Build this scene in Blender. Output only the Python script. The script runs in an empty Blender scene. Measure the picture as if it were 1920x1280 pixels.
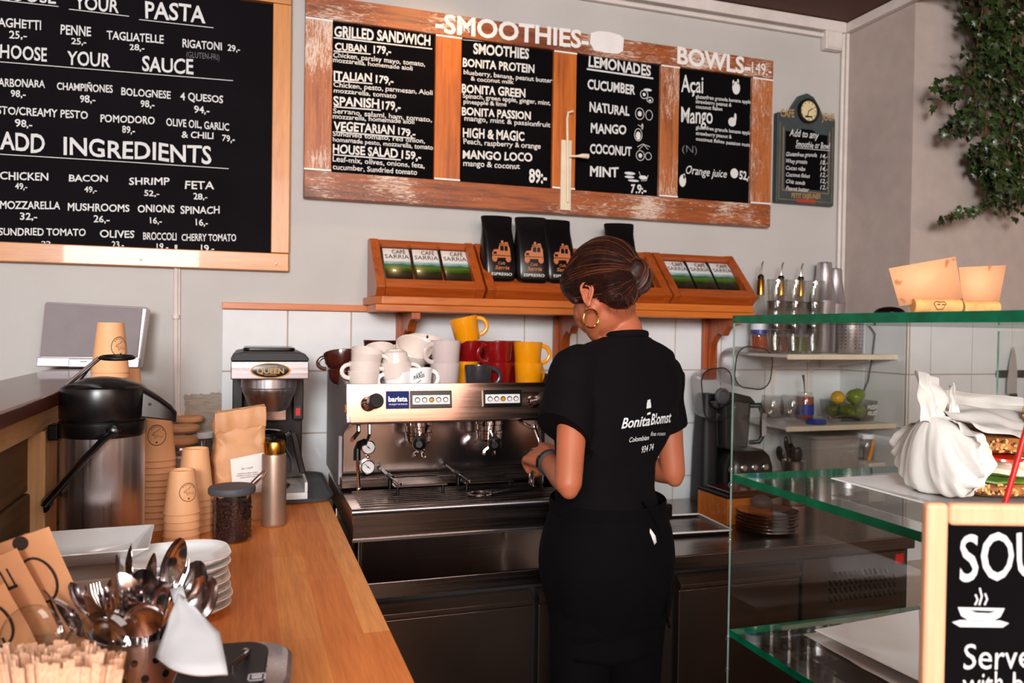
import bpy, bmesh, math, random
from mathutils import Vector, Matrix, noise
random.seed(7)
S = bpy.context.scene
COL = S.collection
PI = math.pi
V = Vector

# ---------------------------------------------------------------- camera
FPX = 1485.5
YAW, PITCH, ROLL = .3237, -.0162, .0147
CAM = V((0, -2.63, 1.38))
cf = V((math.sin(YAW)*math.cos(PITCH), math.cos(YAW)*math.cos(PITCH), math.sin(PITCH)))
cr0 = V((math.cos(YAW), -math.sin(YAW), 0)); cu0 = cr0.cross(cf)
CR = math.cos(ROLL)*cr0 + math.sin(ROLL)*cu0
CU = -math.sin(ROLL)*cr0 + math.cos(ROLL)*cu0
CF = cf
cd = bpy.data.cameras.new('camera'); co = bpy.data.objects.new('camera', cd); COL.objects.link(co)
cd.sensor_width = 36; cd.lens = 36*FPX/1920; cd.clip_start = .05
m = Matrix((CR, CU, -CF)).transposed().to_4x4(); m.translation = CAM; co.matrix_world = m
cd.dof.use_dof = True; cd.dof.focus_distance = 1.55; cd.dof.aperture_fstop = 5.6
S.camera = co
S.view_settings.view_transform = 'Standard'; S.view_settings.look = 'None'
S.view_settings.gamma = 1; S.view_settings.use_curve_mapping = False
S.view_settings.exposure = 0.0

# ---------------------------------------------------------------- light
w = bpy.data.worlds.new('world'); S.world = w; w.use_nodes = True
w.node_tree.nodes['Background'].inputs[0].default_value = (.8, .72, .68, 1)
w.node_tree.nodes['Background'].inputs[1].default_value = .12
def area(name, loc, to, sx, sy, power, col, spread=180):
    l = bpy.data.lights.new(name, 'AREA'); l.shape = 'RECTANGLE'; l.size = sx; l.size_y = sy
    l.energy = power; l.color = col; l.spread = math.radians(spread)
    o = bpy.data.objects.new(name, l); COL.objects.link(o); o.location = loc
    o.rotation_euler = (V(to)-V(loc)).to_track_quat('-Z', 'Y').to_euler(); return o
def spot(name, loc, to, power, col, deg, blend=.7, r=.03):
    l = bpy.data.lights.new(name, 'SPOT'); l.energy = power; l.color = col; l.spot_size = math.radians(deg)
    l.spot_blend = blend; l.shadow_soft_size = r
    o = bpy.data.objects.new(name, l); COL.objects.link(o); o.location = loc
    o.rotation_euler = (V(to)-V(loc)).to_track_quat('-Z', 'Y').to_euler(); return o
area('window_light', (-.95, -5.2, 2.15), (.45, -.2, 1.35), 1.1, .9, 188, (.95, .97, 1))
area('front_fill', (.6, -4.6, 2.3), (.8, 0, 1.2), 2.0, .8, 44, (1, .92, .87))  # added fill light, lifts the right-hand walls
area('rear_wall_fill', (1.2, -4.2, 2.45), (1.2, -5.6, 1.6), 3.4, .4, 90, (1, .84, .73))  # added light on the unseen rear wall, gives the steel something bright to reflect
area('overhead_fill', (-.15, -1.7, 2.6), (-.1, -1.5, .9), .9, .7, 4.6, (1, .93, .88), 130)  # added overhead fill, brightens the worktop and plate tops
for bx, by, bz in ((-.9, -4.3, 2.1), (.5, -4.6, 2.1), (1.9, -4.2, 2.1)):
    pl = bpy.data.lights.new('pendant_bulb', 'POINT'); pl.energy = 5; pl.color = (1, .72, .45); pl.shadow_soft_size = .05
    po = bpy.data.objects.new('pendant_bulb', pl); COL.objects.link(po); po.location = (bx, by, bz)
spot('ceiling_spot_light', (.56, -.42, 2.6), (.56, -.02, 1.9), 9, (1, .6, .28), 95)

def at(px, py, x=None, y=None, z=None, t=None):
    d = CF + (px-960)/FPX*CR - (py-640)/FPX*CU
    if x is not None: t = (x-CAM.x)/d.x
    elif y is not None: t = (y-CAM.y)/d.y
    elif z is not None: t = (z-CAM.z)/d.z
    return CAM + d*t

# ---------------------------------------------------------------- materials
def lin(c):
    return tuple(((v/255)/12.92 if v/255 <= .04045 else ((v/255+.055)/1.055)**2.4) for v in c)
def newmat(name):
    m = bpy.data.materials.new(name); m.use_nodes = True; nt = m.node_tree
    return m, nt, nt.nodes['Principled BSDF']
def setp(b, **k):
    for n, v in k.items():
        n = n.replace('_', ' ')
        if n in b.inputs: b.inputs[n].default_value = v
def coords(nt, scale=(1,1,1), rot=(0,0,0), obj=True):
    tc = nt.nodes.new('ShaderNodeTexCoord'); mp = nt.nodes.new('ShaderNodeMapping')
    mp.inputs['Scale'].default_value = scale; mp.inputs['Rotation'].default_value = rot
    nt.links.new(tc.outputs['Object'], mp.inputs[0]); return mp.outputs[0]
def noise_tex(nt, vec, scale, detail=3, rough=.5, dist=0):
    n = nt.nodes.new('ShaderNodeTexNoise'); n.inputs['Scale'].default_value = scale
    n.inputs['Detail'].default_value = detail; n.inputs['Roughness'].default_value = rough; n.inputs['Distortion'].default_value = dist
    nt.links.new(vec, n.inputs['Vector']); return n.outputs['Fac']
def ramp(nt, fac, stops):
    r = nt.nodes.new('ShaderNodeValToRGB'); e = r.color_ramp.elements
    while len(e) < len(stops): e.new(.5)
    for i, (p, c) in enumerate(stops):
        e[i].position = p; e[i].color = (*c, 1) if len(c) == 3 else c
    nt.links.new(fac, r.inputs[0]); return r.outputs[0]
def mix(nt, fac, a, b, mode='MIX'):
    n = nt.nodes.new('ShaderNodeMix'); n.data_type = 'RGBA'; n.blend_type = mode
    for i, v in ((0, fac), (6, a), (7, b)):
        if hasattr(v, 'is_linked'): nt.links.new(v, n.inputs[i])
        else: n.inputs[i].default_value = v if i == 0 else (*v, 1) if len(v) == 3 else v
    return n.outputs[2]
def bump(nt, b, h, strength=.3, dist=.002):
    n = nt.nodes.new('ShaderNodeBump'); n.inputs['Strength'].default_value = strength; n.inputs['Distance'].default_value = dist
    nt.links.new(h, n.inputs['Height']); nt.links.new(n.outputs[0], b.inputs['Normal'])
def mat(name, c, rough=.5, metal=0, var=.06, vscale=18, bmp=0, bscale=60, coat=0, spec=.5, sheen=0, sub=0, stretch=(1,1,1)):
    m, nt, b = newmat(name); c = lin(c)
    setp(b, Roughness=rough, Metallic=metal, Coat_Weight=coat, Specular_IOR_Level=spec, Sheen_Weight=sheen, Subsurface_Weight=sub)
    if sub: b.inputs['Subsurface Radius'].default_value = (.012, .005, .003)
    vec = coords(nt, stretch)
    f = noise_tex(nt, vec, vscale, 4)
    lo = tuple(v*(1-var) for v in c); hi = tuple(min(1, v*(1+var)) for v in c)
    nt.links.new(ramp(nt, f, [(.3, lo), (.7, hi)]), b.inputs['Base Color'])
    if bmp: bump(nt, b, noise_tex(nt, vec, bscale, 4), bmp)
    return m
def wood(name, c1, c2, axis=0, scale=14, rough=.45, paint=None, amount=.5, stretch=.08, knots=True, coat=0, bmp=.15):
    m, nt, b = newmat(name); sc = [1, 1, 1]; sc[axis] = stretch
    vec = coords(nt, tuple(sc))
    g = noise_tex(nt, vec, scale, 6, .6, 1.2); g2 = noise_tex(nt, vec, scale*7, 3, .6)
    col = ramp(nt, g, [(.32, lin(c2)), (.5, lin(c1)), (.68, tuple(v*.78+.22*u for v, u in zip(lin(c1), lin(c2))))])
    col = mix(nt, .35, col, ramp(nt, g2, [(.35, lin(c2)), (.6, lin(c1))]))
    setp(b, Roughness=rough, Coat_Weight=coat)
    if paint:
        p = noise_tex(nt, coords(nt, tuple(.14 if i == axis else 1 for i in range(3))), 170, 9, .85, 1.2)
        p2 = noise_tex(nt, coords(nt), 4.5, 2)
        mm = nt.nodes.new('ShaderNodeMath'); mm.operation = 'ADD'; nt.links.new(p, mm.inputs[0])
        ms = nt.nodes.new('ShaderNodeMath'); ms.operation = 'MULTIPLY'; ms.inputs[1].default_value = .55; nt.links.new(p2, ms.inputs[0])
        nt.links.new(ms.outputs[0], mm.inputs[1])
        mask = ramp(nt, mm.outputs[0], [(1.08-amount*.5, (0,0,0)), (1.13-amount*.5, (1,1,1))])
        col = mix(nt, mask, col, lin(paint))
    nt.links.new(col, b.inputs['Base Color'])
    bump(nt, b, g2, bmp, .001)
    return m
def glass(name, tint=(1,1,1), refl=.06, rough=.02, body=.0, bodycol=(.9,.95,.93)):
    """thin-walled glass: clear sheet that mirrors more at grazing angles"""
    m = bpy.data.materials.new(name); m.use_nodes = True; nt = m.node_tree; nt.nodes.clear()
    out = nt.nodes.new('ShaderNodeOutputMaterial'); tr = nt.nodes.new('ShaderNodeBsdfTransparent'); gl = nt.nodes.new('ShaderNodeBsdfGlossy')
    tr.inputs[0].default_value = (*tint, 1); gl.inputs['Roughness'].default_value = rough
    lw = nt.nodes.new('ShaderNodeLayerWeight'); lw.inputs[0].default_value = .35
    mr = nt.nodes.new('ShaderNodeMapRange'); mr.inputs[3].default_value = refl; mr.inputs[4].default_value = .75
    pw = nt.nodes.new('ShaderNodeMath'); pw.operation = 'POWER'; pw.inputs[1].default_value = 2.2
    nt.links.new(lw.outputs['Facing'], pw.inputs[0]); nt.links.new(pw.outputs[0], mr.inputs[0])
    mx = nt.nodes.new('ShaderNodeMixShader'); nt.links.new(mr.outputs[0], mx.inputs[0])
    src = tr
    if body:
        df = nt.nodes.new('ShaderNodeBsdfDiffuse'); df.inputs[0].default_value = (*bodycol, 1)
        m2 = nt.nodes.new('ShaderNodeMixShader'); m2.inputs[0].default_value = body
        nt.links.new(tr.outputs[0], m2.inputs[1]); nt.links.new(df.outputs[0], m2.inputs[2]); src = m2
    nt.links.new(src.outputs[0], mx.inputs[1]); nt.links.new(gl.outputs[0], mx.inputs[2]); nt.links.new(mx.outputs[0], out.inputs[0])
    return m

def wall_mat():
    m, nt, b = newmat('painted_wall'); setp(b, Roughness=.75)
    f = noise_tex(nt, coords(nt), 3, 4)
    col = ramp(nt, f, [(.3, lin((188, 185, 180))), (.7, lin((197, 194, 189)))])
    # bare plaster patch low on the wall beside the tiles (object coordinates = metres)
    tc = nt.nodes.new('ShaderNodeTexCoord'); sx = nt.nodes.new('ShaderNodeSeparateXYZ'); nt.links.new(tc.outputs['Object'], sx.inputs[0])
    n2 = noise_tex(nt, coords(nt), 22, 6, .7)
    def mth(op, a, b_):
        n = nt.nodes.new('ShaderNodeMath'); n.operation = op; n.use_clamp = False
        for i, v in enumerate((a, b_)):
            if hasattr(v, 'is_linked'): nt.links.new(v, n.inputs[i])
            else: n.inputs[i].default_value = v
        return n.outputs[0]
    wob = mth('MULTIPLY', mth('SUBTRACT', n2, .5), .06)
    zx = mth('ADD', sx.outputs[2], wob); xx = mth('ADD', sx.outputs[0], wob)
    mk = mth('MULTIPLY', mth('LESS_THAN', zx, 1.165), mth('MULTIPLY', mth('GREATER_THAN', xx, -.178), mth('LESS_THAN', xx, -.05)))
    tex = ramp(nt, noise_tex(nt, coords(nt, (1, 1, 5)), 30, 5), [(.3, lin((138, 124, 110))), (.7, lin((168, 154, 138)))])
    nt.links.new(mix(nt, mk, col, tex), b.inputs['Base Color'])
    bump(nt, b, noise_tex(nt, coords(nt), 90, 4), .12); return m
def worktop_mat():
    m, nt, b = newmat('oak_worktop'); setp(b, Roughness=.5, Specular_IOR_Level=.3)
    vec = coords(nt, (1, 1, 1), (0, 0, PI/2))
    br = nt.nodes.new('ShaderNodeTexBrick'); nt.links.new(vec, br.inputs[0])
    br.offset = .37; br.inputs['Scale'].default_value = 1; br.inputs['Brick Width'].default_value = .46; br.inputs['Row Height'].default_value = .062
    br.inputs['Mortar Size'].default_value = .0006
    br.inputs['Color1'].default_value = (0, 0, 0, 1); br.inputs['Color2'].default_value = (1, 1, 1, 1); br.inputs['Mortar'].default_value = (.2, .2, .2, 1)
    g = noise_tex(nt, coords(nt, (1, .07, 1)), 34, 7, .62, 1.5)
    g2 = noise_tex(nt, coords(nt, (1, .05, 1)), 190, 3, .6)
    base = ramp(nt, br.outputs[0], [(0, lin((226, 128, 62))), (.5, lin((240, 148, 76))), (1, lin((248, 166, 94)))])
    gr = ramp(nt, g, [(.3, (.84, .78, .7)), (.55, (1, 1, 1)), (.75, (.9, .87, .84))])
    col = mix(nt, .9, base, gr, 'MULTIPLY'); col = mix(nt, .35, col, ramp(nt, g2, [(.35, (.6, .52, .45)), (.6, (1, 1, 1))]), 'MULTIPLY')
    nt.links.new(col, b.inputs['Base Color']); bump(nt, b, g2, .08, .0006); return m
def brushed(name, c, rough=.28, axis=2, aniso=.6, var=.12):
    m, nt, b = newmat(name); setp(b, Metallic=1, Roughness=rough, Anisotropic=aniso)
    sc = [1, 1, 1]; sc[axis] = .02
    f = noise_tex(nt, coords(nt, tuple(sc)), 140, 3); c = lin(c)
    nt.links.new(ramp(nt, f, [(.3, tuple(v*(1-var) for v in c)), (.7, c)]), b.inputs['Base Color'])
    r = ramp(nt, f, [(.3, (rough*.8,)*3), (.7, (rough*1.25,)*3)]); nt.links.new(r, b.inputs['Roughness']); return m

M = {}
M['wall'] = wall_mat()
M['wall_dimmed'] = mat('painted_wall_dimmed', (186, 170, 161), .75, bmp=.1)  # dimmer light on the right-hand walls is put into this darker paint
M['ceiling'] = mat('brown_ceiling', (88, 48, 36), .7)
M['floor'] = mat('grey_floor', (58, 52, 49), .5)
M['rear'] = mat('warm_plaster', (206, 178, 160), .8)
M['white_trim'] = mat('white_gloss_paint', (222, 212, 205), .4)
M['grout'] = mat('tile_grout', (186, 165, 146), .9)
M['tile'] = mat('white_glazed_tile', (228, 230, 231), .09, coat=.3, var=.02, bmp=.06, bscale=9)
M['orange_wood'] = wood('orange_pine', (206, 112, 38), (168, 78, 22), 0, 12, .35, coat=.2)
M['brown_wood'] = wood('stained_pine', (178, 84, 28), (112, 44, 14), 0, 12, .35, coat=.2)
M['brown_wood_z'] = wood('stained_pine_upright', (178, 84, 28), (112, 44, 14), 2, 12, .35, coat=.2)
M['pine_frame'] = wood('varnished_pine', (216, 148, 84), (184, 112, 56), 0, 16, .35, coat=.2)
M['pine_frame_z'] = wood('varnished_pine_upright', (216, 148, 84), (184, 112, 56), 2, 16, .35, coat=.2)
M['distress'] = wood('chipped_paint_wood', (168, 90, 44), (84, 38, 18), 0, 20, .45, paint=(222, 200, 182), amount=.47)
M['distress_z'] = wood('chipped_paint_wood_upright', (190, 112, 60), (118, 58, 28), 2, 18, .45, paint=(222, 200, 182), amount=.5)
M['worn_z'] = wood('worn_orange_wood_upright', (206, 112, 40), (140, 64, 22), 2, 14, .4, paint=(236, 196, 160), amount=.1, coat=.1)
M['dark_ledge'] = wood('dark_ledge_wood', (98, 48, 34), (52, 24, 18), 1, 14, .3, coat=.3)
M['raw_pine_y'] = wood('raw_pine_rail', (206, 164, 112), (160, 112, 66), 1, 16, .6)
M['raw_pine_z'] = wood('raw_pine_post', (214, 170, 120), (176, 126, 78), 2, 16, .6)
M['old_plank'] = wood('dark_old_plank', (104, 74, 42), (58, 38, 20), 1, 10, .6)
M['worktop'] = worktop_mat()
M['chalkboard'] = mat('black_chalkboard', (10, 8, 10), .85, spec=.06, var=.25, vscale=7)
M['blackfoil'] = mat('black_sheet', (16, 13, 17), .8, spec=.08, var=.2, vscale=5, bmp=.5, bscale=7)
M['chalk'] = mat('white_chalk_paint', (222, 222, 220), .8, var=.05)
M['dimchalk'] = mat('faint_chalk', (120, 122, 122), .8, var=.15)
M['whitepaint'] = mat('thick_white_paint', (240, 236, 232), .6, var=.03)
M['black'] = mat('black_plastic', (10, 9, 10), .28, var=.2)
M['matblack'] = mat('matt_black_plastic', (20, 19, 21), .55, var=.2)
M['steel'] = brushed('brushed_steel', (208, 202, 204), .33)
M['steel_x'] = brushed('brushed_steel_level', (196, 190, 194), .3, 0)
M['panel_steel'] = brushed('warm_reflection_panel_steel', (186, 148, 130), .18, 0, .5, .06)  # warm reflection of the room is put into the steel colour
M['chrome'] = mat('chrome', (226, 222, 220), .06, 1, .02)
M['mirror'] = mat('polished_steel', (206, 198, 198), .14, 1, .05)
M['dark_steel'] = brushed('dark_worn_steel', (120, 106, 100), .25, 0)
M['counter_steel'] = brushed('steel_counter', (158, 142, 134), .22, 0)
M['fridge_steel'] = mat('satin_fridge_steel', (112, 92, 80), .24, .88, .08, 6)
M['grey_side'] = mat('grey_side_panel', (150, 144, 146), .4, .6)
M['cream'] = mat('cream_porcelain', (232, 218, 208), .16, coat=.5, var=.02)
M['white_china'] = mat('white_china', (246, 246, 246), .12, coat=.6, var=.02)
M['yellow_mug'] = mat('yellow_glaze', (238, 150, 10), .2, coat=.5, var=.03)
M['red_mug'] = mat('red_glaze', (128, 12, 16), .2, coat=.5, var=.05)
M['grey_mug'] = mat('pale_grey_glaze', (206, 190, 186), .22, coat=.4, var=.02)
M['dark_mug'] = mat('charcoal_glaze', (48, 46, 50), .3, coat=.3, var=.05)
M['brown_cup'] = mat('dark_brown_glaze', (66, 24, 16), .2, coat=.5, var=.05)
M['kraft'] = mat('kraft_paper', (212, 150, 104), .75, var=.05, vscale=30)
M['kraft_cup'] = mat('kraft_cup_board', (238, 178, 128), .6, var=.03)
M['kraft_bag'] = mat('kraft_bag_paper', (206, 148, 100), .5, var=.08, bmp=1.0, bscale=22)
M['ink'] = mat('black_print', (44, 26, 18), .7)
M['paper'] = mat('white_paper', (236, 230, 224), .8, var=.02)
M['napkin'] = mat('napkin_tissue', (184, 184, 185), .85, var=.02, bmp=.3, bscale=40)
M['tissue'] = mat('white_tissue', (222, 219, 212), .85, var=.02, bmp=.3, bscale=40, sub=.0)
M['gold'] = mat('brushed_gold', (196, 146, 60), .25, 1, .1)
M['gold_ring'] = mat('polished_gold', (236, 180, 90), .15, 1, .05)
M['champagne'] = mat('champagne_metal', (176, 150, 132), .38, .7, .05)
M['greylid'] = mat('grey_silicone', (74, 74, 80), .6)
M['beans'] = mat('roasted_beans', (46, 20, 16), .6, spec=.25, var=.4, vscale=140)
M['glass'] = glass('clear_glass', (.97, .98, .97), .07)
M['bottle_glass'] = glass('clear_bottle_glass', (.94, .95, .94), .1)
M['pane'] = glass('display_pane_glass', (.965, .985, .975), .035)
M['frost'] = glass('cloudy_plastic', (.9, .88, .86), .06, .25, .3, (.8, .76, .72))
M['smoke'] = glass('smoky_plastic', (.8, .79, .79), .08, .1, .06, (.5, .48, .48))
M['green_edge'] = mat('green_glass_edge', (2, 96, 64), .3, 0, .3, 30, spec=.3)
M['pale_edge'] = mat('pale_glass_edge', (150, 180, 168), .2, 0, .2, 30, coat=.4)
M['skin'] = mat('skin', (182, 102, 68), .5, var=.05, sub=.12, vscale=12)
M['shirt'] = mat('black_cotton', (9, 6, 9), .9, spec=.15, var=.15, bmp=.15, bscale=300)
M['apron'] = mat('black_apron_cloth', (6, 4, 6), .9, spec=.12, var=.15, bmp=.2, bscale=240)
M['shoe'] = mat('black_leather', (14, 12, 12), .4)
M['red'] = mat('red_plastic', (200, 24, 22), .35)
M['blue'] = mat('blue_plastic', (24, 58, 150), .35)
M['badge'] = mat('navy_badge', (16, 34, 100), .6, spec=.2)
M['orange_liquid'] = mat('amber_syrup', (168, 62, 18), .15, coat=.5)
M['speaker_grey'] = mat('grey_speaker_cloth', (132, 122, 124), .6, var=.05, bmp=.15, bscale=400)
M['speaker_silver'] = mat('silver_plastic', (196, 188, 190), .3, .3)
M['ivory'] = mat('ivory_paint', (226, 210, 184), .45)
M['sign_green'] = mat('slate_green_paint', (58, 68, 70), .5, var=.15)
M['goldpaint'] = mat('gold_paint', (176, 140, 84), .5)
M['red_paint'] = mat('brick_red_paint', (168, 60, 40), .5)
M['dial'] = mat('cream_dial', (226, 206, 160), .4)
M['leaf'] = mat('ivy_leaf', (44, 62, 24), .4, var=.75, vscale=22, coat=.15)
M['vine'] = mat('ivy_stem', (120, 70, 44), .6)
M['bag_print'] = mat('copper_bag_print', (186, 108, 62), .5)
M['cork'] = mat('cork', (222, 160, 96), .8, var=.2, vscale=90, bmp=.4, bscale=120)
def card_mat():
    m, nt, b = newmat('grease_spotted_card'); setp(b, Roughness=.75)
    f = noise_tex(nt, coords(nt), 38, 2, .4)
    nt.links.new(ramp(nt, f, [(.63, lin((226, 164, 118))), (.68, lin((188, 118, 74)))]), b.inputs['Base Color']); return m
M['stained_kraft'] = card_mat()
M['jug_plastic'] = glass('dark_jug_plastic', (.5, .49, .5), .1, .1, .12, (.2, .19, .2))
M['seed'] = mat('pale_seed', (222, 178, 112), .6, var=.3, vscale=60)
M['seed_dark'] = mat('dark_seed', (84, 52, 30), .6, var=.3)
M['bread'] = mat('seeded_bread', (176, 112, 56), .8, var=.35, vscale=60, bmp=1.0, bscale=90)
M['egg'] = mat('egg_white', (240, 228, 200), .3, var=.05)
M['yolk'] = mat('orange_sauce', (232, 150, 40), .3)
M['tomato'] = mat('tomato_flesh', (200, 40, 20), .2, coat=.4)
M['lettuce'] = mat('green_lettuce', (96, 128, 40), .45, var=.4, vscale=40)
M['lime'] = mat('lime_peel', (112, 132, 20), .35, var=.3, vscale=14)
M['lemon'] = mat('lemon_peel', (206, 160, 20), .35, var=.2)
M['stick'] = wood('birch_stick', (230, 188, 156), (204, 152, 118), 2, 60, .6)
M['signwood'] = wood('pale_sign_wood', (240, 186, 146), (222, 162, 120), 2, 20, .5)
M['packphoto'] = None
def pack_mat():
    m, nt, b = newmat('coffee_pack_print'); setp(b, Roughness=.25, Coat_Weight=.3)
    tc = nt.nodes.new('ShaderNodeTexCoord'); sx = nt.nodes.new('ShaderNodeSeparateXYZ'); nt.links.new(tc.outputs['Object'], sx.inputs[0])
    n = noise_tex(nt, coords(nt, (1, 1, 3)), 26, 5)
    ms = nt.nodes.new('ShaderNodeMath'); ms.operation = 'MULTIPLY_ADD'; ms.inputs[1].default_value = .022; nt.links.new(n, ms.inputs[0]); nt.links.new(sx.outputs[2], ms.inputs[2])
    mr = nt.nodes.new('ShaderNodeMapRange'); mr.inputs[1].default_value = .011; mr.inputs[2].default_value = .171; nt.links.new(ms.outputs[0], mr.inputs[0])
    col = ramp(nt, mr.outputs[0], [(0, lin((8, 7, 7))), (.2, lin((46, 36, 26))), (.27, lin((30, 44, 14))), (.38, lin((84, 110, 30))), (.46, lin((44, 92, 70))), (.52, lin((150, 190, 190))), (.56, lin((232, 228, 226)))])
    nt.links.new(col, b.inputs['Base Color']); return m
M['packphoto'] = pack_mat()
def hair_mat():
    m, nt, b = newmat('brown_hair'); setp(b, Roughness=.5, Specular_IOR_Level=.3)
    f = noise_tex(nt, coords(nt, (1, 1, 1)), 60, 4, .6, .8)
    nt.links.new(ramp(nt, f, [(.3, lin((22, 9, 7))), (.6, lin((48, 22, 15))), (.8, lin((92, 48, 30)))]), b.inputs['Base Color'])
    bump(nt, b, noise_tex(nt, coords(nt), 200, 3), .3, .001); return m
M['hair'] = hair_mat()
M['hair_strand'] = mat('painted_highlight_strand', (104, 54, 32), .42, spec=.4, var=.3)  # sheen of the hair painted as lighter strands

# ---------------------------------------------------------------- mesh helpers
class MB:
    def __init__(s): s.bm = bmesh.new(); s.m = Matrix(); s.mi = 0
    def add(s, vs, fs):
        v = [s.bm.verts.new(s.m @ V(p)) for p in vs]; out = []
        for f in fs:
            try:
                fc = s.bm.faces.new([v[i] for i in f]); fc.material_index = s.mi; fc.smooth = True; out.append(fc)
            except ValueError: pass
        return out
    def box(s, x0, x1, y0, y1, z0, z1):
        s.add([(x0,y0,z0),(x1,y0,z0),(x1,y1,z0),(x0,y1,z0),(x0,y0,z1),(x1,y0,z1),(x1,y1,z1),(x0,y1,z1)],
              [(0,3,2,1),(4,5,6,7),(0,1,5,4),(1,2,6,5),(2,3,7,6),(3,0,4,7)]); return s
    def quad(s, a, b, c, d): s.add([a, b, c, d], [(0, 1, 2, 3)]); return s
    def rings(s, R, cap0=True, cap1=True, closed=False):
        n = len(R[0]); vs = [p for r in R for p in r]; fs = []
        k = len(R)
        for i in range(k if closed else k-1):
            for j in range(n):
                a = i*n+j; b = i*n+(j+1) % n; c = ((i+1) % k)*n+(j+1) % n; d = ((i+1) % k)*n+j
                fs.append((a, b, c, d))
        if cap0 and not closed: fs.append(tuple(range(n-1, -1, -1)))
        if cap1 and not closed: fs.append(tuple((k-1)*n+j for j in range(n)))
        s.add(vs, fs); return s
    def lathe(s, prof, seg=32, c=(0, 0, 0), sx=1, sy=1, cap0=True, cap1=True):
        s.rings([[(c[0]+r*sx*math.cos(2*PI*j/seg), c[1]+r*sy*math.sin(2*PI*j/seg), c[2]+z) for j in range(seg)] for r, z in prof], cap0, cap1); return s
    def cyl(s, c, r, h, seg=24): return s.lathe([(r, 0), (r, h)], seg, c)
    def rod(s, a, b, r0, r1=None, seg=12):
        return s.tube([a, b], [r0, r1 if r1 is not None else r0], seg)
    def tube(s, pts, r, seg=10, closed=False, flat=None):
        pts = [V(p) for p in pts]; n = len(pts)
        rs = r if isinstance(r, (list, tuple)) else [r]*n
        R = []; up = None
        for i, p in enumerate(pts):
            if closed: t = pts[(i+1) % n]-pts[i-1]
            else: t = pts[min(i+1, n-1)]-pts[max(i-1, 0)]
            t.normalize()
            if up is None:
                up = V((0, 0, 1)) if abs(t.z) < .9 else V((1, 0, 0))
            u = (up-up.dot(t)*t).normalized(); up = u; v_ = t.cross(u)
            k = flat if flat else 1
            R.append([p+rs[i]*(math.cos(2*PI*j/seg)*u*k+math.sin(2*PI*j/seg)*v_) for j in range(seg)])
        s.rings(R, closed=closed); return s
    def ball(s, c, r, seg=16, ax=None):
        if not hasattr(r, '__len__'): r = (r, r, r)
        c = V(c); ax = ax or (V((1,0,0)), V((0,1,0)), V((0,0,1))); k = seg//2
        vs = [c-ax[2]*r[2]]; fs = []
        for i in range(1, k):
            ph = -PI/2+PI*i/k
            for j in range(seg):
                th = 2*PI*j/seg
                vs.append(c+ax[0]*r[0]*math.cos(ph)*math.cos(th)+ax[1]*r[1]*math.cos(ph)*math.sin(th)+ax[2]*r[2]*math.sin(ph))
        vs.append(c+ax[2]*r[2]); T = len(vs)-1
        for j in range(seg): fs.append((0, 1+(j+1) % seg, 1+j))
        for i in range(k-2):
            for j in range(seg):
                a = 1+i*seg+j; b = 1+i*seg+(j+1) % seg; fs.append((a, b, b+seg, a+seg))
        for j in range(seg): fs.append((1+(k-2)*seg+j, 1+(k-2)*seg+(j+1) % seg, T))
        s.add(vs, fs); return s
    def chain(s, pts, rs, seg=14, sub=4):
        """smooth tapered limb with round ends"""
        P = [V(p) for p in pts]; Q = []; rr = []
        for i in range(len(P)-1):
            p0 = P[max(i-1, 0)]; p1 = P[i]; p2 = P[i+1]; p3 = P[min(i+2, len(P)-1)]
            for k in range(sub):
                t = k/sub
                Q.append(.5*((2*p1)+(p2-p0)*t+(2*p0-5*p1+4*p2-p3)*t*t+(3*p1-p0-3*p2+p3)*t**3)); rr.append(rs[i]*(1-t)+rs[i+1]*t)
        Q.append(P[-1]); rr.append(rs[-1])
        s.tube(Q, rr, seg); s.ball(Q[0], rr[0]*.995, seg); s.ball(Q[-1], rr[-1]*.995, seg); return s
    def prism(s, poly, a0, a1, plane='xz'):
        """polygon in a plane, extruded along the third axis"""
        f = {'xz': lambda u, v, w: (u, w, v), 'yz': lambda u, v, w: (w, u, v), 'xy': lambda u, v, w: (u, v, w)}[plane]
        n = len(poly)
        vs = [f(u, v, a0) for u, v in poly]+[f(u, v, a1) for u, v in poly]
        fs = [tuple(range(n)), tuple(range(2*n-1, n-1, -1))]+[(i, (i+1) % n, n+(i+1) % n, n+i) for i in range(n)]
        s.add(vs, fs); return s
    def build(s, name, mats, parent=None, off=None, bevel=0, angle=35, loc=None, seg=2, normals=True, sub=0):
        bm = s.bm
        if normals and len(bm.faces): bmesh.ops.recalc_face_normals(bm, faces=bm.faces)
        if off is not None: bmesh.ops.translate(bm, verts=bm.verts, vec=-V(off))
        me = bpy.data.meshes.new(name); bm.to_mesh(me); bm.free()
        for mm in (mats if isinstance(mats, (list, tuple)) else [mats]): me.materials.append(M[mm] if isinstance(mm, str) else mm)
        me.set_sharp_from_angle(angle=math.radians(angle))
        o = bpy.data.objects.new(name, me); COL.objects.link(o)
        if parent is not None: o.parent = parent
        if loc is not None: o.location = loc
        if bevel:
            b = o.modifiers.new('bevel', 'BEVEL'); b.width = bevel; b.segments = seg; b.limit_method = 'ANGLE'; b.angle_limit = math.radians(40); b.harden_normals = True
        if sub:
            b = o.modifiers.new('sub', 'SUBSURF'); b.levels = sub; b.render_levels = sub
        return o
    def wbuild(s, name, mats, parent, **k):      # vertices given in room coordinates
        return s.build(name, mats, parent, off=parent.location, **k)
def tag(o, label=None, cat=None, group=None, kind=None):
    if label: o['label'] = label
    if cat: o['category'] = cat
    if group: o['group'] = group
    if kind: o['kind'] = kind
    return o
def thing(name, label, cat, loc=(0, 0, 0), rz=0, group=None):
    o = bpy.data.objects.new(name, None); COL.objects.link(o); o.location = loc; o.rotation_euler = (0, 0, rz); o.empty_display_size = .05
    return tag(o, label, cat, group)
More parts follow.
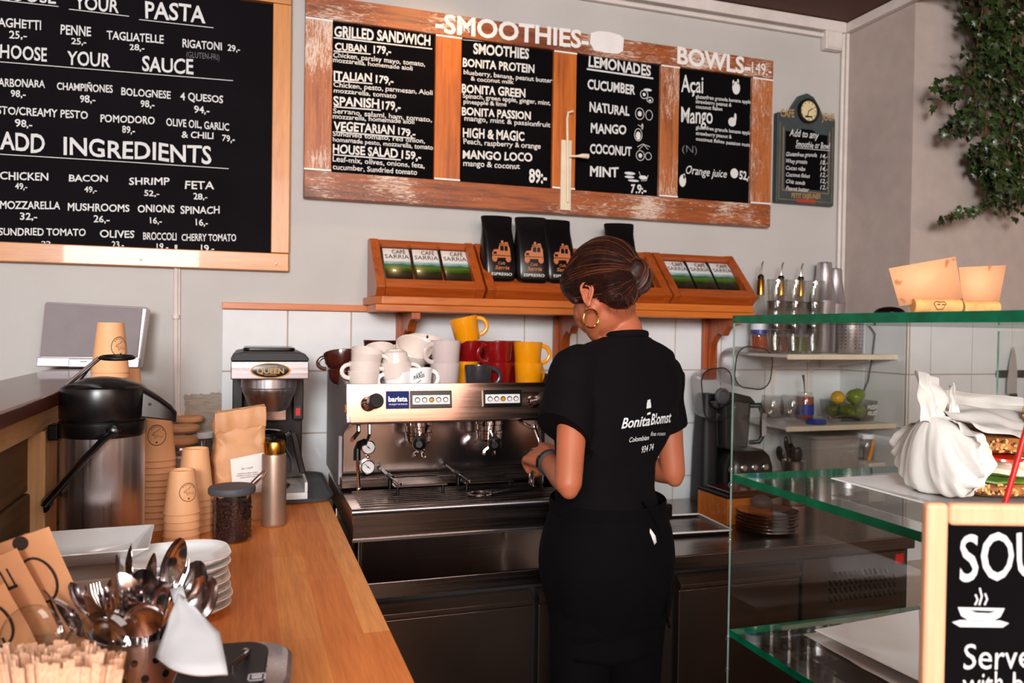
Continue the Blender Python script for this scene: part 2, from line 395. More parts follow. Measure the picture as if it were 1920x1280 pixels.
def solo(mb, name, mats, label, cat, loc, group=None, **k):   # world-space mesh that is one thing
    o = mb.build(name, mats, off=loc, loc=loc, **k); return tag(o, label, cat, group)
def kids(o): return [c for c in bpy.data.objects if c.parent == o]
def dup(root, loc, rot=None, label=None, group=None, scale=None):
    def cp(o, par):
        c = o.copy(); COL.objects.link(c); c.parent = par
        for k in KID.get(o.name, None) or kids(o): cp(k, c)
        return c
    r = cp(root, None); r.location = loc
    if rot is not None: r.rotation_euler = rot
    if scale: r.scale = scale
    if label: r['label'] = label
    if group: r['group'] = group
    return r
KID = {}
def structure(mb, name, mats, parent=None, **k):
    o = mb.build(name, mats, parent, **k)
    if parent is None: o['kind'] = 'structure'
    return o
_tc = {}
def glyphs(text, bold=0, shear=0):
    key = (text, bold, shear)
    if key in _tc: return _tc[key]
    cu = bpy.data.curves.new('t', 'FONT'); cu.body = text; cu.offset = bold; cu.resolution_u = 3; cu.shear = shear
    ob = bpy.data.objects.new('t', cu); COL.objects.link(ob)
    dg = bpy.context.evaluated_depsgraph_get(); ev = ob.evaluated_get(dg); me = ev.to_mesh()
    vs = [tuple(v.co) for v in me.vertices]; fs = [tuple(p.vertices) for p in me.polygons]
    ev.to_mesh_clear(); bpy.data.objects.remove(ob); bpy.data.curves.remove(cu)
    _tc[key] = (vs, fs); return _tc[key]
def write(mb, text, A, B, h, up=V((0, 0, 1)), bold=.02, shear=0, wob=.03, outn=None):
    """lettering whose baseline runs from A to B, capitals h high"""
    vs, fs = glyphs(text, bold, shear)
    if not vs: return
    x0 = min(v[0] for v in vs); x1 = max(v[0] for v in vs); A = V(A); B = V(B); ex = B-A; L = ex.length; ex = ex/L
    sx = L/(x1-x0); sy = h/.7; sd = random.random()*99
    out = []
    for v in vs:
        n1 = noise.noise(V((v[0]*1.6+sd, v[1]*1.3, 0)))*wob*2.2; n2 = noise.noise(V((v[0]*1.2, sd, v[1]*1.1)))*wob*2.2
        out.append(A+ex*((v[0]-x0+n1)*sx)+up*((v[1]+n2)*sy))
    mb.add(out, fs)
def stroke(mb, pts, w, nrm=V((0, -1, 0))):
    pts = [V(p) for p in pts]; vs = []; n = len(pts)
    for i, p in enumerate(pts):
        t = (pts[min(i+1, n-1)]-pts[max(i-1, 0)]).normalized(); b = t.cross(nrm).normalized()
        vs += [p-b*w/2, p+b*w/2]
    mb.add(vs, [(2*i, 2*i+1, 2*i+3, 2*i+2) for i in range(n-1)])
def ring_stroke(mb, c, rx, rz, w, ex=V((1,0,0)), ez=V((0,0,1)), n=20, a0=0, a1=2*PI):
    c = V(c); nrm = ex.cross(ez)
    stroke(mb, [c+ex*rx*math.cos(a0+(a1-a0)*i/n)+ez*rz*math.sin(a0+(a1-a0)*i/n) for i in range(n+1)], w, nrm)
def disc(mb, c, rx, rz, ex=V((1,0,0)), ez=V((0,0,1)), n=16):
    c = V(c); mb.add([c+ex*rx*math.cos(2*PI*i/n)+ez*rz*math.sin(2*PI*i/n) for i in range(n)], [tuple(range(n))])
def fuse(mb, voxel, smooth=6, factor=.5):
    """union the pieces of mb into one continuous skin; returns a new MB"""
    bmesh.ops.recalc_face_normals(mb.bm, faces=mb.bm.faces)
    me = bpy.data.meshes.new('tmp'); mb.bm.to_mesh(me); mb.bm.free(); ob = bpy.data.objects.new('tmp', me); COL.objects.link(ob)
    r = ob.modifiers.new('r', 'REMESH'); r.mode = 'VOXEL'; r.voxel_size = voxel; r.adaptivity = 0
    s_ = ob.modifiers.new('s', 'SMOOTH'); s_.iterations = smooth; s_.factor = factor
    dg = bpy.context.evaluated_depsgraph_get(); ev = ob.evaluated_get(dg); m2 = ev.to_mesh()
    out = MB(); out.bm.from_mesh(m2)
    for f in out.bm.faces: f.smooth = True
    ev.to_mesh_clear(); bpy.data.objects.remove(ob); bpy.data.meshes.remove(me)
    return out
def rrect(w, d, r, n=6, cx=0, cy=0):
    P = []
    for sx, sy, a in ((1, 1, 0), (-1, 1, PI/2), (-1, -1, PI), (1, -1, 3*PI/2)):
        for i in range(n+1):
            P.append((cx+sx*(w/2-r)+r*math.cos(a+PI/2*i/n), cy+sy*(d/2-r)+r*math.sin(a+PI/2*i/n)))
    return P
ORD = ['topmost', 'second', 'third', 'fourth', 'fifth', 'sixth', 'seventh', 'eighth', 'ninth', 'tenth', 'eleventh', 'twelfth', 'thirteenth', 'fourteenth', 'fifteenth', 'sixteenth', 'seventeenth', 'eighteenth']
def nth(i): return ORD[0] if i == 0 else ORD[i]+' from the top'

# ================================================================ ROOM
CX = 2.294; RY = -.344; CEIL = 2.625
structure(MB().box(-2.6, CX+.1, 0, .12, 0, CEIL), 'wall_back', 'wall')
structure(MB().box(CX, CX+.12, RY+.12, 0, 0, CEIL), 'wall_right', 'wall_dimmed')
structure(MB().box(CX, 4.6, RY, RY+.12, 0, CEIL), 'wall_recess', 'wall_dimmed')
structure(MB().box(-2.7, -2.6, -5.6, .1, 0, CEIL), 'wall_left', 'wall_dimmed')
structure(MB().box(-2.6, 4.6, -5.7, -5.6, 0, CEIL), 'wall_rear', 'rear')
structure(MB().box(4.6, 4.7, -5.6, RY, 0, CEIL), 'wall_far_right', 'rear')
structure(MB().box(-2.7, 4.7, -5.7, .12, -.1, 0), 'floor', 'floor')
structure(MB().box(-2.7, 4.7, -5.7, .12, CEIL, CEIL+.1), 'ceiling', 'ceiling')
# glazed tiles: 0.2 m grid, every tile a bevelled plate on its grout bed
def tiles(name, x0, x1, y, z0, z1, gx, axis='x', sgn=-1):
    par = bpy.data.objects['wall_back' if name == 'back' else 'wall_right' if name == 'right' else 'wall_recess']
    g = MB(); t = MB()
    def bx(mb, a0, a1, d0, d1, z0_, z1_):
        d0, d1 = sorted((d0, d1))
        if axis == 'x': mb.box(a0, a1, d0, d1, z0_, z1_)
        else: mb.box(d0, d1, a0, a1, z0_, z1_)
    bx(g, x0, x1, y+sgn*.006, y+sgn*.0001, z0, z1)
    a = gx-.2*math.ceil((gx-x0)/.2); rnd = random.Random(3)
    while a < x1:
        z = 1.4335-.2*6
        while z < z1:
            a0, a1 = max(a+.0018, x0), min(a+.1982, x1); b0, b1 = max(z+.0018, z0), min(z+.1982, z1)
            if a1-a0 > .01 and b1-b0 > .01:
                n0 = len(t.bm.verts); bx(t, a0, a1, y+sgn*.0101, y+sgn*.0055, b0, b1)
                t.bm.verts.ensure_lookup_table()
                for v in t.bm.verts[n0:]:
                    k = (rnd.random()-.5)*.0012
                    if axis == 'x': v.co.y += k if abs(v.co.y-(y+sgn*.0101)) < 1e-4 else 0
                    else: v.co.x += k if abs(v.co.x-(y+sgn*.0101)) < 1e-4 else 0
            z += .2
        a += .2
    g.build('tile_grout', 'grout', par); t.build('glazed_tiles', 'tile', par, bevel=.0022)
tiles('back', -.071, CX, 0, .55, 1.427, .125)
tiles('right', RY-.011, -.0, CX, .55, 1.427, -.144, 'y')
tiles('recess', CX-.01, 4.2, RY, .55, 1.427, 2.393)
structure(MB().box(-.072, 1.9, -.022, -.0005, 1.428, 1.449), 'trim_1', 'orange_wood', bevel=.002)
# cable trunking under the ceiling and down the corner
t2 = MB(); t2.box(-2.5, CX-.03, -.03, -.0005, 2.58, CEIL-.002).box(-2.5, CX-.03, -.02, -.0005, 2.555, 2.57)
structure(t2, 'trim_2', 'white_trim', bevel=.004)
t3 = MB(); t3.box(CX-.028, CX-.001, RY-.7, -.001, 2.585, CEIL-.002); structure(t3, 'trim_3', 'white_trim', bevel=.004)
t4 = MB(); t4.tube([(CX-.03, -.012, 2.6), (CX-.032, -.012, 2.0), (CX-.03, -.012, 1.44)], .008, 8); t4.box(CX-.016, CX-.002, -.016, -.002, 1.43, 2.6)
structure(t4, 'trim_4', 'white_trim', bevel=.002)
t5 = MB(); t5.tube([(-.205, -.008, 1.62), (-.204, -.008, 1.3), (-.2, -.008, 1.0)], .0065, 8); t5.tube([(-.196, -.006, 1.62), (-.193, -.006, 1.0)], .003, 8)
t5.cyl((-.204, -.009, 1.395), .011, .012)
structure(t5, 'trim_5', 'white_trim')
jb = thing('junction_box', 'white square junction box at the top of the wall beside the corner pipe', 'junction box', (2.2, -.002, 2.545))
MB().box(-.04, .04, -.035, 0, -.04, .035).build('housing', 'white_trim', jb, bevel=.006)
MB().box(-.034, .034, -.039, -.0351, -.034, .029).build('cover_plate', 'white_trim', jb, bevel=.003)

# ================================================================ PASTA BOARD
c1 = lambda x, y: (x/2.461, y/2.461)
PB = thing('pasta_menu_board', 'black pasta menu board in a pale pine frame, at the left edge', 'menu board', (-.6, -.002, 1.52))
MB().box(-1.6, .125, -.03, -.001, 1.55, 1.606).wbuild('bottom_rail', 'pine_frame', PB, bevel=.003)
MB().box(.071, .126, -.03, -.001, 1.607, 2.385).wbuild('side_rail', 'pine_frame_z', PB, bevel=.003)
MB().box(-1.6, .126, -.03, -.001, 2.386, 2.445).wbuild('top_rail', 'pine_frame', PB, bevel=.003)
for x, y in ((650, 1199), (1274, 1218)):
    MB().ball(at(*c1(x, y), y=-.03), (.0035, .0015, .0035), 10).wbuild('rail_screw', 'chrome', PB)
sheet = MB()   # creased sheet
nx, nz = 60, 36; vs = []; fs = []
for j in range(nz+1):
    for i in range(nx+1):
        x = -1.55+i*(1.62/nx); z = 1.6+j*(.79/nz)
        vs.append((x, -.012+.0022*noise.noise(V((x*7, z*9, 1)))-.0012*abs(noise.noise(V((x*4+z*6, z*3-x*8, 5)))), z))
for j in range(nz):
    for i in range(nx): a = j*(nx+1)+i; fs.append((a, a+1, a+nx+2, a+nx+1))
sheet.add(vs, fs); sheet.wbuild('writing_sheet', 'blackfoil', PB, normals=False)
LB = [("CHOOSE",(-70,-8),(257,16),58),("YOUR",(345,40),(548,58),62),("PASTA",(668,80),(948,103),76),
("SPAGHETTI",(-55,118),(190,137),42),("25,-",(42,175),(122,179),34),("PENNE",(280,158),(420,168),45),("25,-",(328,203),(398,208),30),
("TAGLIATELLE",(492,180),(755,200),38),("28,-",(598,230),(665,234),28),("RIGATONI",(842,217),(1023,232),36),("29,-",(1050,233),(1108,240),28),
("CHOOSE",(-50,262),(218,282),62),("YOUR",(310,298),(510,310),64),("SAUCE",(655,325),(893,343),68),
("CARBONARA",(-35,395),(208,405),36),("98,-",(50,445),(118,450),32),("CHAMPIÑONES",(262,412),(520,428),34),("98,-",(368,470),(440,475),32),
("BOLOGNESE",(560,438),(788,455),34),("98,-",(648,492),(712,498),32),("4 QUESOS",(832,460),(1030,475),34),("94,-",(895,518),(965,525),32),
("PESTO/CREAMY PESTO",(-60,522),(405,548),36),("98,-",(70,583),(150,590),34),("POMODORO",(463,562),(715,572),34),("89,-",(563,612),(622,618),34),
("OLIVE OIL, GARLIC",(768,578),(1057,602),34),("& CHILI",(838,635),(985,640),30),("79,-",(1025,650),(1083,656),30),
("ADD",(0,692),(203,702),84),("INGREDIENTS",(293,712),(975,755),82),
("CHICKEN",(0,828),(222,833),36),("49,-",(70,872),(125,875),28),("BACON",(318,835),(497,838),30),("49,-",(388,885),(447,890),28),
("SHRIMP",(595,852),(782,852),33),("52,-",(665,903),(735,905),26),("FETA",(855,870),(988,873),36),("28,-",(893,918),(957,922),28),
("MOZZARELLA",(0,962),(278,965),36),("32,-",(92,1012),(172,1015),32),("MUSHROOMS",(312,970),(597,978),34),("26,-",(432,1024),(505,1028),32),
("ONIONS",(635,978),(805,980),34),("16,-",(692,1030),(747,1033),28),("SPINACH",(833,985),(1013,985),34),("16,-",(903,1038),(960,1042),28),
("SUNDRIED TOMATO",(-5,1085),(395,1087),33),("22,-",(190,1135),(258,1135),22),("OLIVES",(462,1095),(620,1097),34),("23,-",(516,1140),(573,1143),28),
("BROCCOLI",(660,1105),(815,1108),34),("19,-",(722,1150),(777,1152),28),("CHERRY TOMATO",(838,1110),(1090,1112),32),("19,-",(928,1157),(988,1160),28)]
def letter(mb, items, cfn, yp, scale, bold=.02, shear=0, wob=.03, k=1.0):
    for it in items:
        txt, a, b, h = it[:4]
        A = at(*cfn(*a), y=yp); B = at(*cfn(*b), y=yp); d = (A-CAM).dot(CF)
        write(mb, txt, A, B, h/scale/FPX*d*k, bold=bold, shear=shear, wob=wob)
def lines(mb, items, cfn, yp, w):
    for it in items: stroke(mb, [at(*cfn(*p), y=yp) for p in it], w)
lt = MB(); letter(lt, LB, c1, -.0165, 2.461, .018)
lines(lt, [((0, 0), (270, 30)), ((318, 42), (595, 75)), ((642, 90), (985, 128)), ((0, 285), (530, 328)), ((530, 328), (1075, 372)), ((0, 711), (600, 748)), ((600, 748), (1055, 778)), ((400, 392), (425, 395))], c1, -.0165, .0022)
lt.wbuild('chalk_lettering', 'chalk', PB, normals=False)
lt = MB(); letter(lt, [("(GLUTEN-FRI)", (860, 265), (1012, 278), 28)], c1, -.0165, 2.461, -.01); o = lt.wbuild('faint_lettering', 'dimchalk', PB, normals=False); o['label'] = 'thin grey bracketed lettering'

# ================================================================ LONG MENU BOARD
LM = thing('smoothie_menu_board', 'long menu board of four black panels in a chipped orange-brown old window frame', 'menu board', (1.04, -.002, 1.78))
X0, X1 = .168, 1.914
MB().box(X0, X1, -.04, -.001, 1.786, 1.872).wbuild('bottom_rail', 'distress', LM, bevel=.003)
MB().box(X0, X1, -.04, -.001, 2.353, 2.425).wbuild('top_rail', 'distress', LM, bevel=.003)
def xs(px, py=250): return at(px, py, y=-.04).x
vert = [(X0, xs(622), 'distress_z'), (xs(815), xs(864), 'worn_z'), (xs(1037), xs(1080), 'worn_z'), (xs(1238), xs(1273), 'distress_z'), (xs(1410), X1, 'distress_z')]
for a, b, mm in vert: MB().box(a, b, -.039, -.001, 1.8725, 2.3525).wbuild('stile', mm, LM, bevel=.003)
pans = []
for i in range(4):
    a, b = vert[i][1], vert[i+1][0]
    o = MB().box(a+.0005, b-.0005, -.026, -.002, 1.8725, 2.3525).wbuild('chalk_panel', 'chalkboard', LM); pans.append(o)
for a, b, mm in vert:
    for z in (1.8755, 2.3495): MB().box(a+.0003, b-.0003, -.0402, -.0391, z-.0028, z+.0028).wbuild('paint_edge', 'whitepaint', LM)
c2 = lambda x, y: (560+x/2.976, y/2.976); c3 = lambda x, y: (1040+x/2.909, y/2.909)
YP = -.0268
def on_panel(i, big, small, un, cfn, sc_, extra=None, w=.0035):
    o = pans[i]; mb = MB(); letter(mb, big, cfn, YP, sc_, .028); letter(mb, small, cfn, YP, sc_, .012, wob=.03)
    lines(mb, un, cfn, YP, w)
    if extra: extra(mb)
    q = mb.build('chalk_lettering', 'chalk', o, off=LM.location, normals=False)
on_panel(0, [("GRILLED SANDWICH",(200,203),(735,254),60),("CUBAN",(203,277),(378,292),40),("179,-",(418,296),(515,304),42),("ITALIAN",(195,445),(408,456),48),("179,-",(430,462),(530,470),42),
 ("SPANISH",(195,587),(450,602),50),("179,-",(465,608),(568,618),46),("VEGETARIAN",(195,727),(535,748),50),("179,-",(555,752),(650,764),40),("HOUSE SALAD",(190,852),(552,880),50),("159,-",(575,882),(683,895),44)],
 [("Chicken, parsley mayo, tomato,",(192,318),(705,370),28),("mozzarella, homemade aioli",(192,345),(635,393),26),("Chicken, pesto, parmesan, Aioli",(195,483),(748,530),28),("mozzarella, tomato",(195,515),(545,548),26),
  ("Serrano, salami, ham, tomato,",(192,630),(742,680),28),("mozzarella, homemade aioli",(190,660),(645,692),26),("Sundried tomato, red onion,",(190,757),(705,798),26),("homemade pesto, mozzarella, tomato",(190,788),(750,835),26),
  ("Leaf-mix, olives, onions, feta,",(190,900),(703,938),30),("cucumber, Sundried tomato",(190,943),(660,975),30)],
 [((195,210),(745,273)),((195,284),(402,302)),((195,450),(412,467)),((195,595),(458,615)),((195,734),(650,772)),((190,862),(570,892))], c2, 2.976, w=.004)
on_panel(1, [("SMOOTHIES",(975,298),(1285,328),58),("BONITA PROTEIN",(915,370),(1315,406),46),("BONITA GREEN",(910,515),(1265,542),46),("BONITA PASSION",(910,640),(1295,668),44),("HIGH & MAGIC",(915,765),(1260,785),52),("MANGO LOCO",(915,883),(1303,900),46),("89:-",(1285,1015),(1385,1022),74)],
 [("blueberry, banana, peanut butter",(920,413),(1415,463),26),("& coconut milk",(960,450),(1200,470),24),("Spinach, green apple, ginger, mint,",(915,545),(1405,586),26),("pineapple & lime",(920,578),(1160,594),24),
  ("mango, mint & passionfruit",(925,672),(1405,710),28),("Peach, raspberry & orange",(920,802),(1350,830),30),("mango & coconut",(920,925),(1235,943),32)], [((915,222),(1410,262))], c2, 2.976, w=.002)
def fruits(mb):
    def C(x, y): return at(*c3(x, y), y=YP)
    K = .00069
    for x, y, rx, rz in ((488,515,22,22),(520,545,18,14),(464,620,25,30),(515,628,20,26),(456,735,22,32),(467,848,24,26),(511,852,18,19),(478,690,4,14)):
        ring_stroke(mb, C(x, y), rx*K, rz*K, .0022)
    for x, y, rx, rz in ((488,515,9,9),(464,620,12,14),(467,848,11,12),(456,740,14,22),(508,490,24,7),(410,945,32,8),(408,965,28,7),(430,985,32,6),(482,968,24,11),(520,548,8,6)):
        disc(mb, C(x, y), rx*K, rz*K)
    lines(mb, [((452,800),(480,785),(520,800)),((460,815),(485,790),(510,815)),((455,680),(470,690),(480,682)),((460,935),(468,958)),((510,955),(500,985),(470,985))], c3, YP, .002)
on_panel(2, [("LEMONADES",(185,362),(525,414),58),("CUCUMBER",(178,483),(440,515),52),("NATURAL",(190,606),(408,630),50),("MANGO",(197,722),(390,735),50),("COCONUT",(192,833),(420,850),50),("MINT",(192,958),(348,965),52),("7.9:-",(415,1050),(500,1058),46)],
 [], [((175,376),(538,428))], c3, 2.909, fruits, w=.006)
def leaves(mb):
    def C(x, y): return at(*c3(x, y), y=YP)
    K = .00072
    for x, y, rx, rz in ((990,480,24,34),(698,985,20,32),(968,665,24,24),(980,945,24,26)): disc(mb, C(x, y), rx*K, rz*K)
    for x, y, rx, rz in ((1000,445,6,14),(975,450,6,14),(985,640,8,22),(706,960,6,14)): disc(mb, C(x, y), rx*K, rz*K)
    letter(mb, [("Orange juice",(715,945),(940,970),44)], c3, YP, 2.909, .005, .3)
on_panel(3, [("52,-",(1008,975),(1068,982),46)],
 [("Açai",(690,500),(810,508),90),("Mango",(690,668),(860,676),85),("glutenfree granola banana apple",(770,535),(1070,565),20),("strawberry peanut &",(770,562),(965,582),20),("coconut flakes",(770,590),(915,604),20),
  ("glutenfree granola banana apple",(770,702),(1070,735),20),("strawberry peanut &",(770,735),(965,755),20),("coconut flakes passion nuts",(770,765),(1065,800),20)], [((1072,900),(1062,985))], c3, 2.909, leaves, w=.001)
mb = MB(); letter(mb, [("(N)", (697, 830), (775, 836), 40)], c3, YP, 2.909, -.01); o = mb.build('faint_lettering', 'dimchalk', pans[3], off=LM.location, normals=False)
mb = MB(); write(mb, "-SMOOTHIES-", at(816, 59, y=-.0406), at(1104, 91, y=-.0406), .06, bold=.03, wob=.006)
write(mb, "BOWLS-", at(1270, 118, y=-.0406), at(1407, 139, y=-.0406), .06, bold=.03, wob=.008)
write(mb, "149.-", at(1410, 137, y=-.0406), at(1446, 143, y=-.0406), .045, bold=.0, wob=.02)
mb.wbuild('painted_heading', 'whitepaint', LM, normals=False)
mb = MB(); P = [(1108,62),(1122,58),(1143,60),(1163,66),(1170,72),(1168,96),(1158,101),(1135,99),(1114,94),(1106,80)]
mb.add([at(x, y, y=-.0405) for x, y in P], [tuple(range(len(P)))]); o = mb.wbuild('white_paint_patch', 'whitepaint', LM, normals=False)
# old window bolt
def wb(px, py): return at(px, py, y=-.045)
b = MB(); p0 = wb(1052, 262); p1 = wb(1071, 395)
b.box(p0.x, p1.x-.003, -.05, -.04, p1.z, p0.z); bolt = b.wbuild('window_bolt', 'ivory', LM, bevel=.002)
b = MB(); b.tube([wb(1072, 210)+V((0,-.012,0)), wb(1063, 213)+V((0,-.012,0)), wb(1061, 225)+V((0,-.012,0)), wb(1062, 300)+V((0,-.012,0)), wb(1062, 380)+V((0,-.012,0))], .0045, 8)
b.build('bolt_rod', 'ivory', bolt, off=LM.location)
b = MB(); b.tube([wb(1064, 294)+V((0,-.012,0)), wb(1078, 295)+V((0,-.022,0)), wb(1086, 295)+V((0,-.028,0)), wb(1097, 296)+V((0,-.028,0))], [.004, .004, .008, .009], 10)
b.build('bolt_knob', 'ivory', bolt, off=LM.location)

# ================================================================ SMALL CAFE SIGN
SG = thing('clock_chalk_sign', 'small slate green café sign with a round dial on top and a chalk price list', 'sign', (2.08, -.002, 1.885))
a0, a1, zt = 1.946, 2.22, 2.235
P = [(a0, 1.887), (a1, 1.887), (a1, zt), (a1-.06, zt+.005), (a1-.075, zt+.035), (2.115, zt+.075), (2.083, zt+.088), (2.05, zt+.075), (a0+.075, zt+.035), (a0+.06, zt+.005), (a0, zt)]
bo = MB().prism(P, -.028, -.001).wbuild('sign_body', 'sign_green', SG, bevel=.004)
MB().box(a0+.038, a1-.038, -.0295, -.0281, 1.945, 2.165).prism([(a0+.09, 2.166), (a1-.09, 2.166), (a1-.11, 2.18), (a0+.11, 2.18)], -.0295, -.0281).wbuild('chalk_panel', 'chalkboard', SG)
m_ = MB(); m_.m = Matrix.Translation((2.083, -.029, 2.25)) @ Matrix.Rotation(PI/2, 4, 'X'); m_.lathe([(.048, 0), (.048, .012), (.04, .014), (.039, .006), (.0001, .006)], 32)
dl = m_.wbuild('clock_case', 'black', SG)
m_ = MB(); m_.m = Matrix.Translation((2.083, -.0355, 2.25)) @ Matrix.Rotation(PI/2, 4, 'X'); m_.lathe([(.0385, 0), (.0385, .0015)], 32); m_.build('clock_face', 'dial', dl, off=SG.location)
m_ = MB()
for k in range(12):
    a = PI*k/6; stroke(m_, [(2.083+.03*math.cos(a), -.0375, 2.25+.03*math.sin(a)), (2.083+.036*math.cos(a), -.0375, 2.25+.036*math.sin(a))], .003)
stroke(m_, [(2.083, -.0376, 2.25), (2.103, -.0376, 2.262)], .004); stroke(m_, [(2.083, -.0376, 2.25), (2.076, -.0376, 2.223)], .004); stroke(m_, [(2.066, -.0376, 2.228), (2.1, -.0376, 2.228)], .006)
m_.build('clock_hands', 'black', dl, off=SG.location, normals=False)
Y2 = -.0286
g = MB(); letter(g, [("CAFE", (1232, 634), (1308, 640), 42), ("JOUR", (1458, 654), (1530, 660), 42), ("PETIT DEJEUNER", (1292, 1078), (1452, 1084), 26)], c3, Y2, 2.909, .02)
for x0_, x1_, z0_, z1_ in ((a0+.028, a1-.028, 1.935, 2.18),):
    stroke(g, [(x0_, Y2, z1_), (x0_, Y2, z0_), (x1_, Y2, z0_), (x1_, Y2, z1_)], .003)
stroke(g, [(a0+.012, Y2, 1.9), (a1-.012, Y2, 1.9), (a1-.012, Y2, 2.2)], .0015); stroke(g, [(a0+.012, Y2, 1.9), (a0+.012, Y2, 2.2)], .0015)
g.wbuild('gold_lettering', 'goldpaint', SG, normals=False)
MB().box(2.04, 2.13, -.0292, -.0281, 1.893, 1.906).wbuild('red_banner', 'red_paint', SG)
g = MB(); letter(g, [("Add to any", (1280, 742), (1440, 756), 40), ("Smoothie or Bowl", (1315, 800), (1502, 815), 36)]+[(t_, (1262, 850+37*i), (1262+w_, 856+38*i), 22) for i, (t_, w_) in enumerate((("Glutenfree granola", 168), ("Whey protein", 115), ("Cacao nibs", 105), ("Coconut flakes", 130), ("Chia seeds", 105), ("Peanut butter", 125)))]
 + [(t_, (1448, 862+34*i), (1490, 864+34*i), 24) for i, t_ in enumerate(("14,-", "18,-", "14,-", "12,-", "12,-", "12,-"))], c3, -.0302, 2.909, .008, .25)
lines(g, [((1315, 806), (1500, 822))], c3, -.0302, .002)
g.wbuild('chalk_lettering', 'chalk', SG, normals=False)

# ================================================================ WALL SHELF
SH = thing('wall_shelf', 'long orange pine shelf on carved brackets above the white tiles', 'shelf', (1.05, -.001, 1.43))
pl = MB(); P = [(.362, -.001), (.374, -.19), (.39, -.215), (1.72, -.215), (1.732, -.19), (1.74, -.001)]; pl.prism(P, 1.4495, 1.4745, 'xy')
pl.box(.372, 1.73, -.212, -.001, 1.427, 1.4493)
pl.wbuild('plank', 'orange_wood', SH, bevel=.003)
for bx_ in (.5, 1.06, 1.665):
    b = MB(); prof = [(-.012, 1.426), (-.2, 1.426), (-.2, 1.405), (-.165, 1.4), (-.14, 1.385), (-.125, 1.365), (-.1, 1.375), (-.075, 1.36), (-.055, 1.335), (-.04, 1.3), (-.04, 1.24), (-.012, 1.22)]
    b.prism([(y_, z_) for y_, z_ in prof], bx_-.014, bx_+.014, 'yz'); b.box(bx_-.03, bx_+.03, -.03, -.0105, 1.2, 1.426)
    br_ = b.wbuild('bracket', 'brown_wood_z', SH, bevel=.002)
    s_ = MB()
    for z_ in (1.36, 1.255): s_.ball((bx_+.021, -.031, z_), (.005, .002, .005), 10)
    s_.build('screw', 'chrome', br_, off=SH.location)
# tilted display crates with a deep rim
def crate(x0, x1, label):
    T = thing('display_crate', label, 'crate', ((x0+x1)/2, -.1, 1.4755), group='wooden display crates on the wall shelf')
    w_ = x1-x0; h = w_/2-.0015
    zb, fy, bt = 0, -.108, .052      # local y: front edge / back top
    # side cheeks
    side = [(-.085, 0), (.095, 0), (.095, .19), (.05, .19), (-.112, .028)]
    for sx in (-1, 1):
        MB().prism(side, sx*h-(.0 if sx < 0 else .028), sx*h+(.028 if sx < 0 else 0), 'yz').build('side_panel', 'brown_wood_z', T, bevel=.0015)
    MB().prism([(-.085, 0), (-.112, .028), (-.1, .04), (-.074, .012)], -h+.0285, h-.0285, 'yz').build('front_panel', 'brown_wood', T, bevel=.001)
    # front and rear rims of the sloping face
    def sl(u, n): return (-.112+.162*u-.707*n, .028+.162*u+.707*n)   # u 0..1 up the slope, n = height above it
    for u0, u1, nm in ((.075, .16, 'front_rim'), (.9, .985, 'top_rim')):
        a = sl(u0, 0); b_ = sl(u1, 0); c = sl(u1, -.03); d = sl(u0, -.03)
        MB().prism([a, b_, c, d], -h+.0285, h-.0285, 'yz').build(nm, 'brown_wood', T, bevel=.001)
    a = sl(.16, -.026); b_ = sl(.9, -.026); c = sl(.9, -.034); d = sl(.16, -.034)
    MB().prism([a, b_, c, d], -h+.0285, h-.0285, 'yz').build('back_board', 'brown_wood', T)
    MB().box(-h, h, -.085, .09, -.0002, .012).build('base_board', 'orange_wood', T, bevel=.001) if False else None
    return T
cs = [crate(.374, .722, 'leftmost tilted wooden crate, with three landscape coffee packs'), crate(.727, 1.068, 'tilted wooden crate with three black espresso bags'),
      crate(1.073, 1.395, 'tilted wooden crate behind the barista, half hidden by the head'), crate(1.4, 1.742, 'rightmost tilted wooden crate, with three landscape packs beside the glasses')]
# coffee packs lie on the slope
def pack(x, label, lift=0, tilt=0):
    T = thing('coffee_pack', label, 'coffee pack', (x, -.1-.072+.02, 1.4755+.04), group='landscape-printed coffee packs')
    q = MB(); W, H = .092, .158; n = 8; fr = []; bk = []
    R = []
    for (u, v) in rrect(W, H, .006, 2): pass
    def cs_(z, th): return [(p[0], p[1], z) for p in rrect(W, th, min(.008, th/2-.0005), 3)]
    R = [cs_(0, .012), cs_(.008, .02), cs_(.06, .026), cs_(.12, .024), cs_(.15, .01), cs_(H, .003)]
    q.rings(R); body = q.build('pack_body', 'packphoto', T)
    q = MB(); q.box(-W/2-.002, -W/2+.003, -.012, .01, 0, .15).box(-W/2, W/2, -.004, .003, .15, .168); q.build('black_seal', 'black', T)
    q = MB(); yy = -.0138
    write(q, "CAFÉ", (-.014, yy, .12), (.03, yy-.0, .12), .018, bold=.0, wob=.02); write(q, "SARRIA", (-.038, yy, .098), (.04, yy, .098), .018, bold=.0, wob=.02)
    q.build('pack_lettering', 'ink', T, normals=False)
    T.rotation_euler = (-math.radians(40), 0, 0)
    return T
px_ = [.432, .544, .656]
labs = ['landscape coffee pack nearest the left end of the shelf', 'middle of the three landscape coffee packs in the leftmost crate', 'landscape coffee pack in the leftmost crate, next to the black bags']
first = None
for x, l in zip([.456, .552, .648, 1.315, 1.478, 1.572, 1.666], labs+['lone landscape coffee pack in the crate right behind the hair bun', 'left pack of the three in the rightmost crate', 'middle pack of the three in the rightmost crate', 'landscape coffee pack nearest the syrup bottles, at the right end of the shelf']):
    if first is None: first = pack(x, l); kk = first
    else:
        kk = dup(first, (x, first.location.y, first.location.z), label=l)
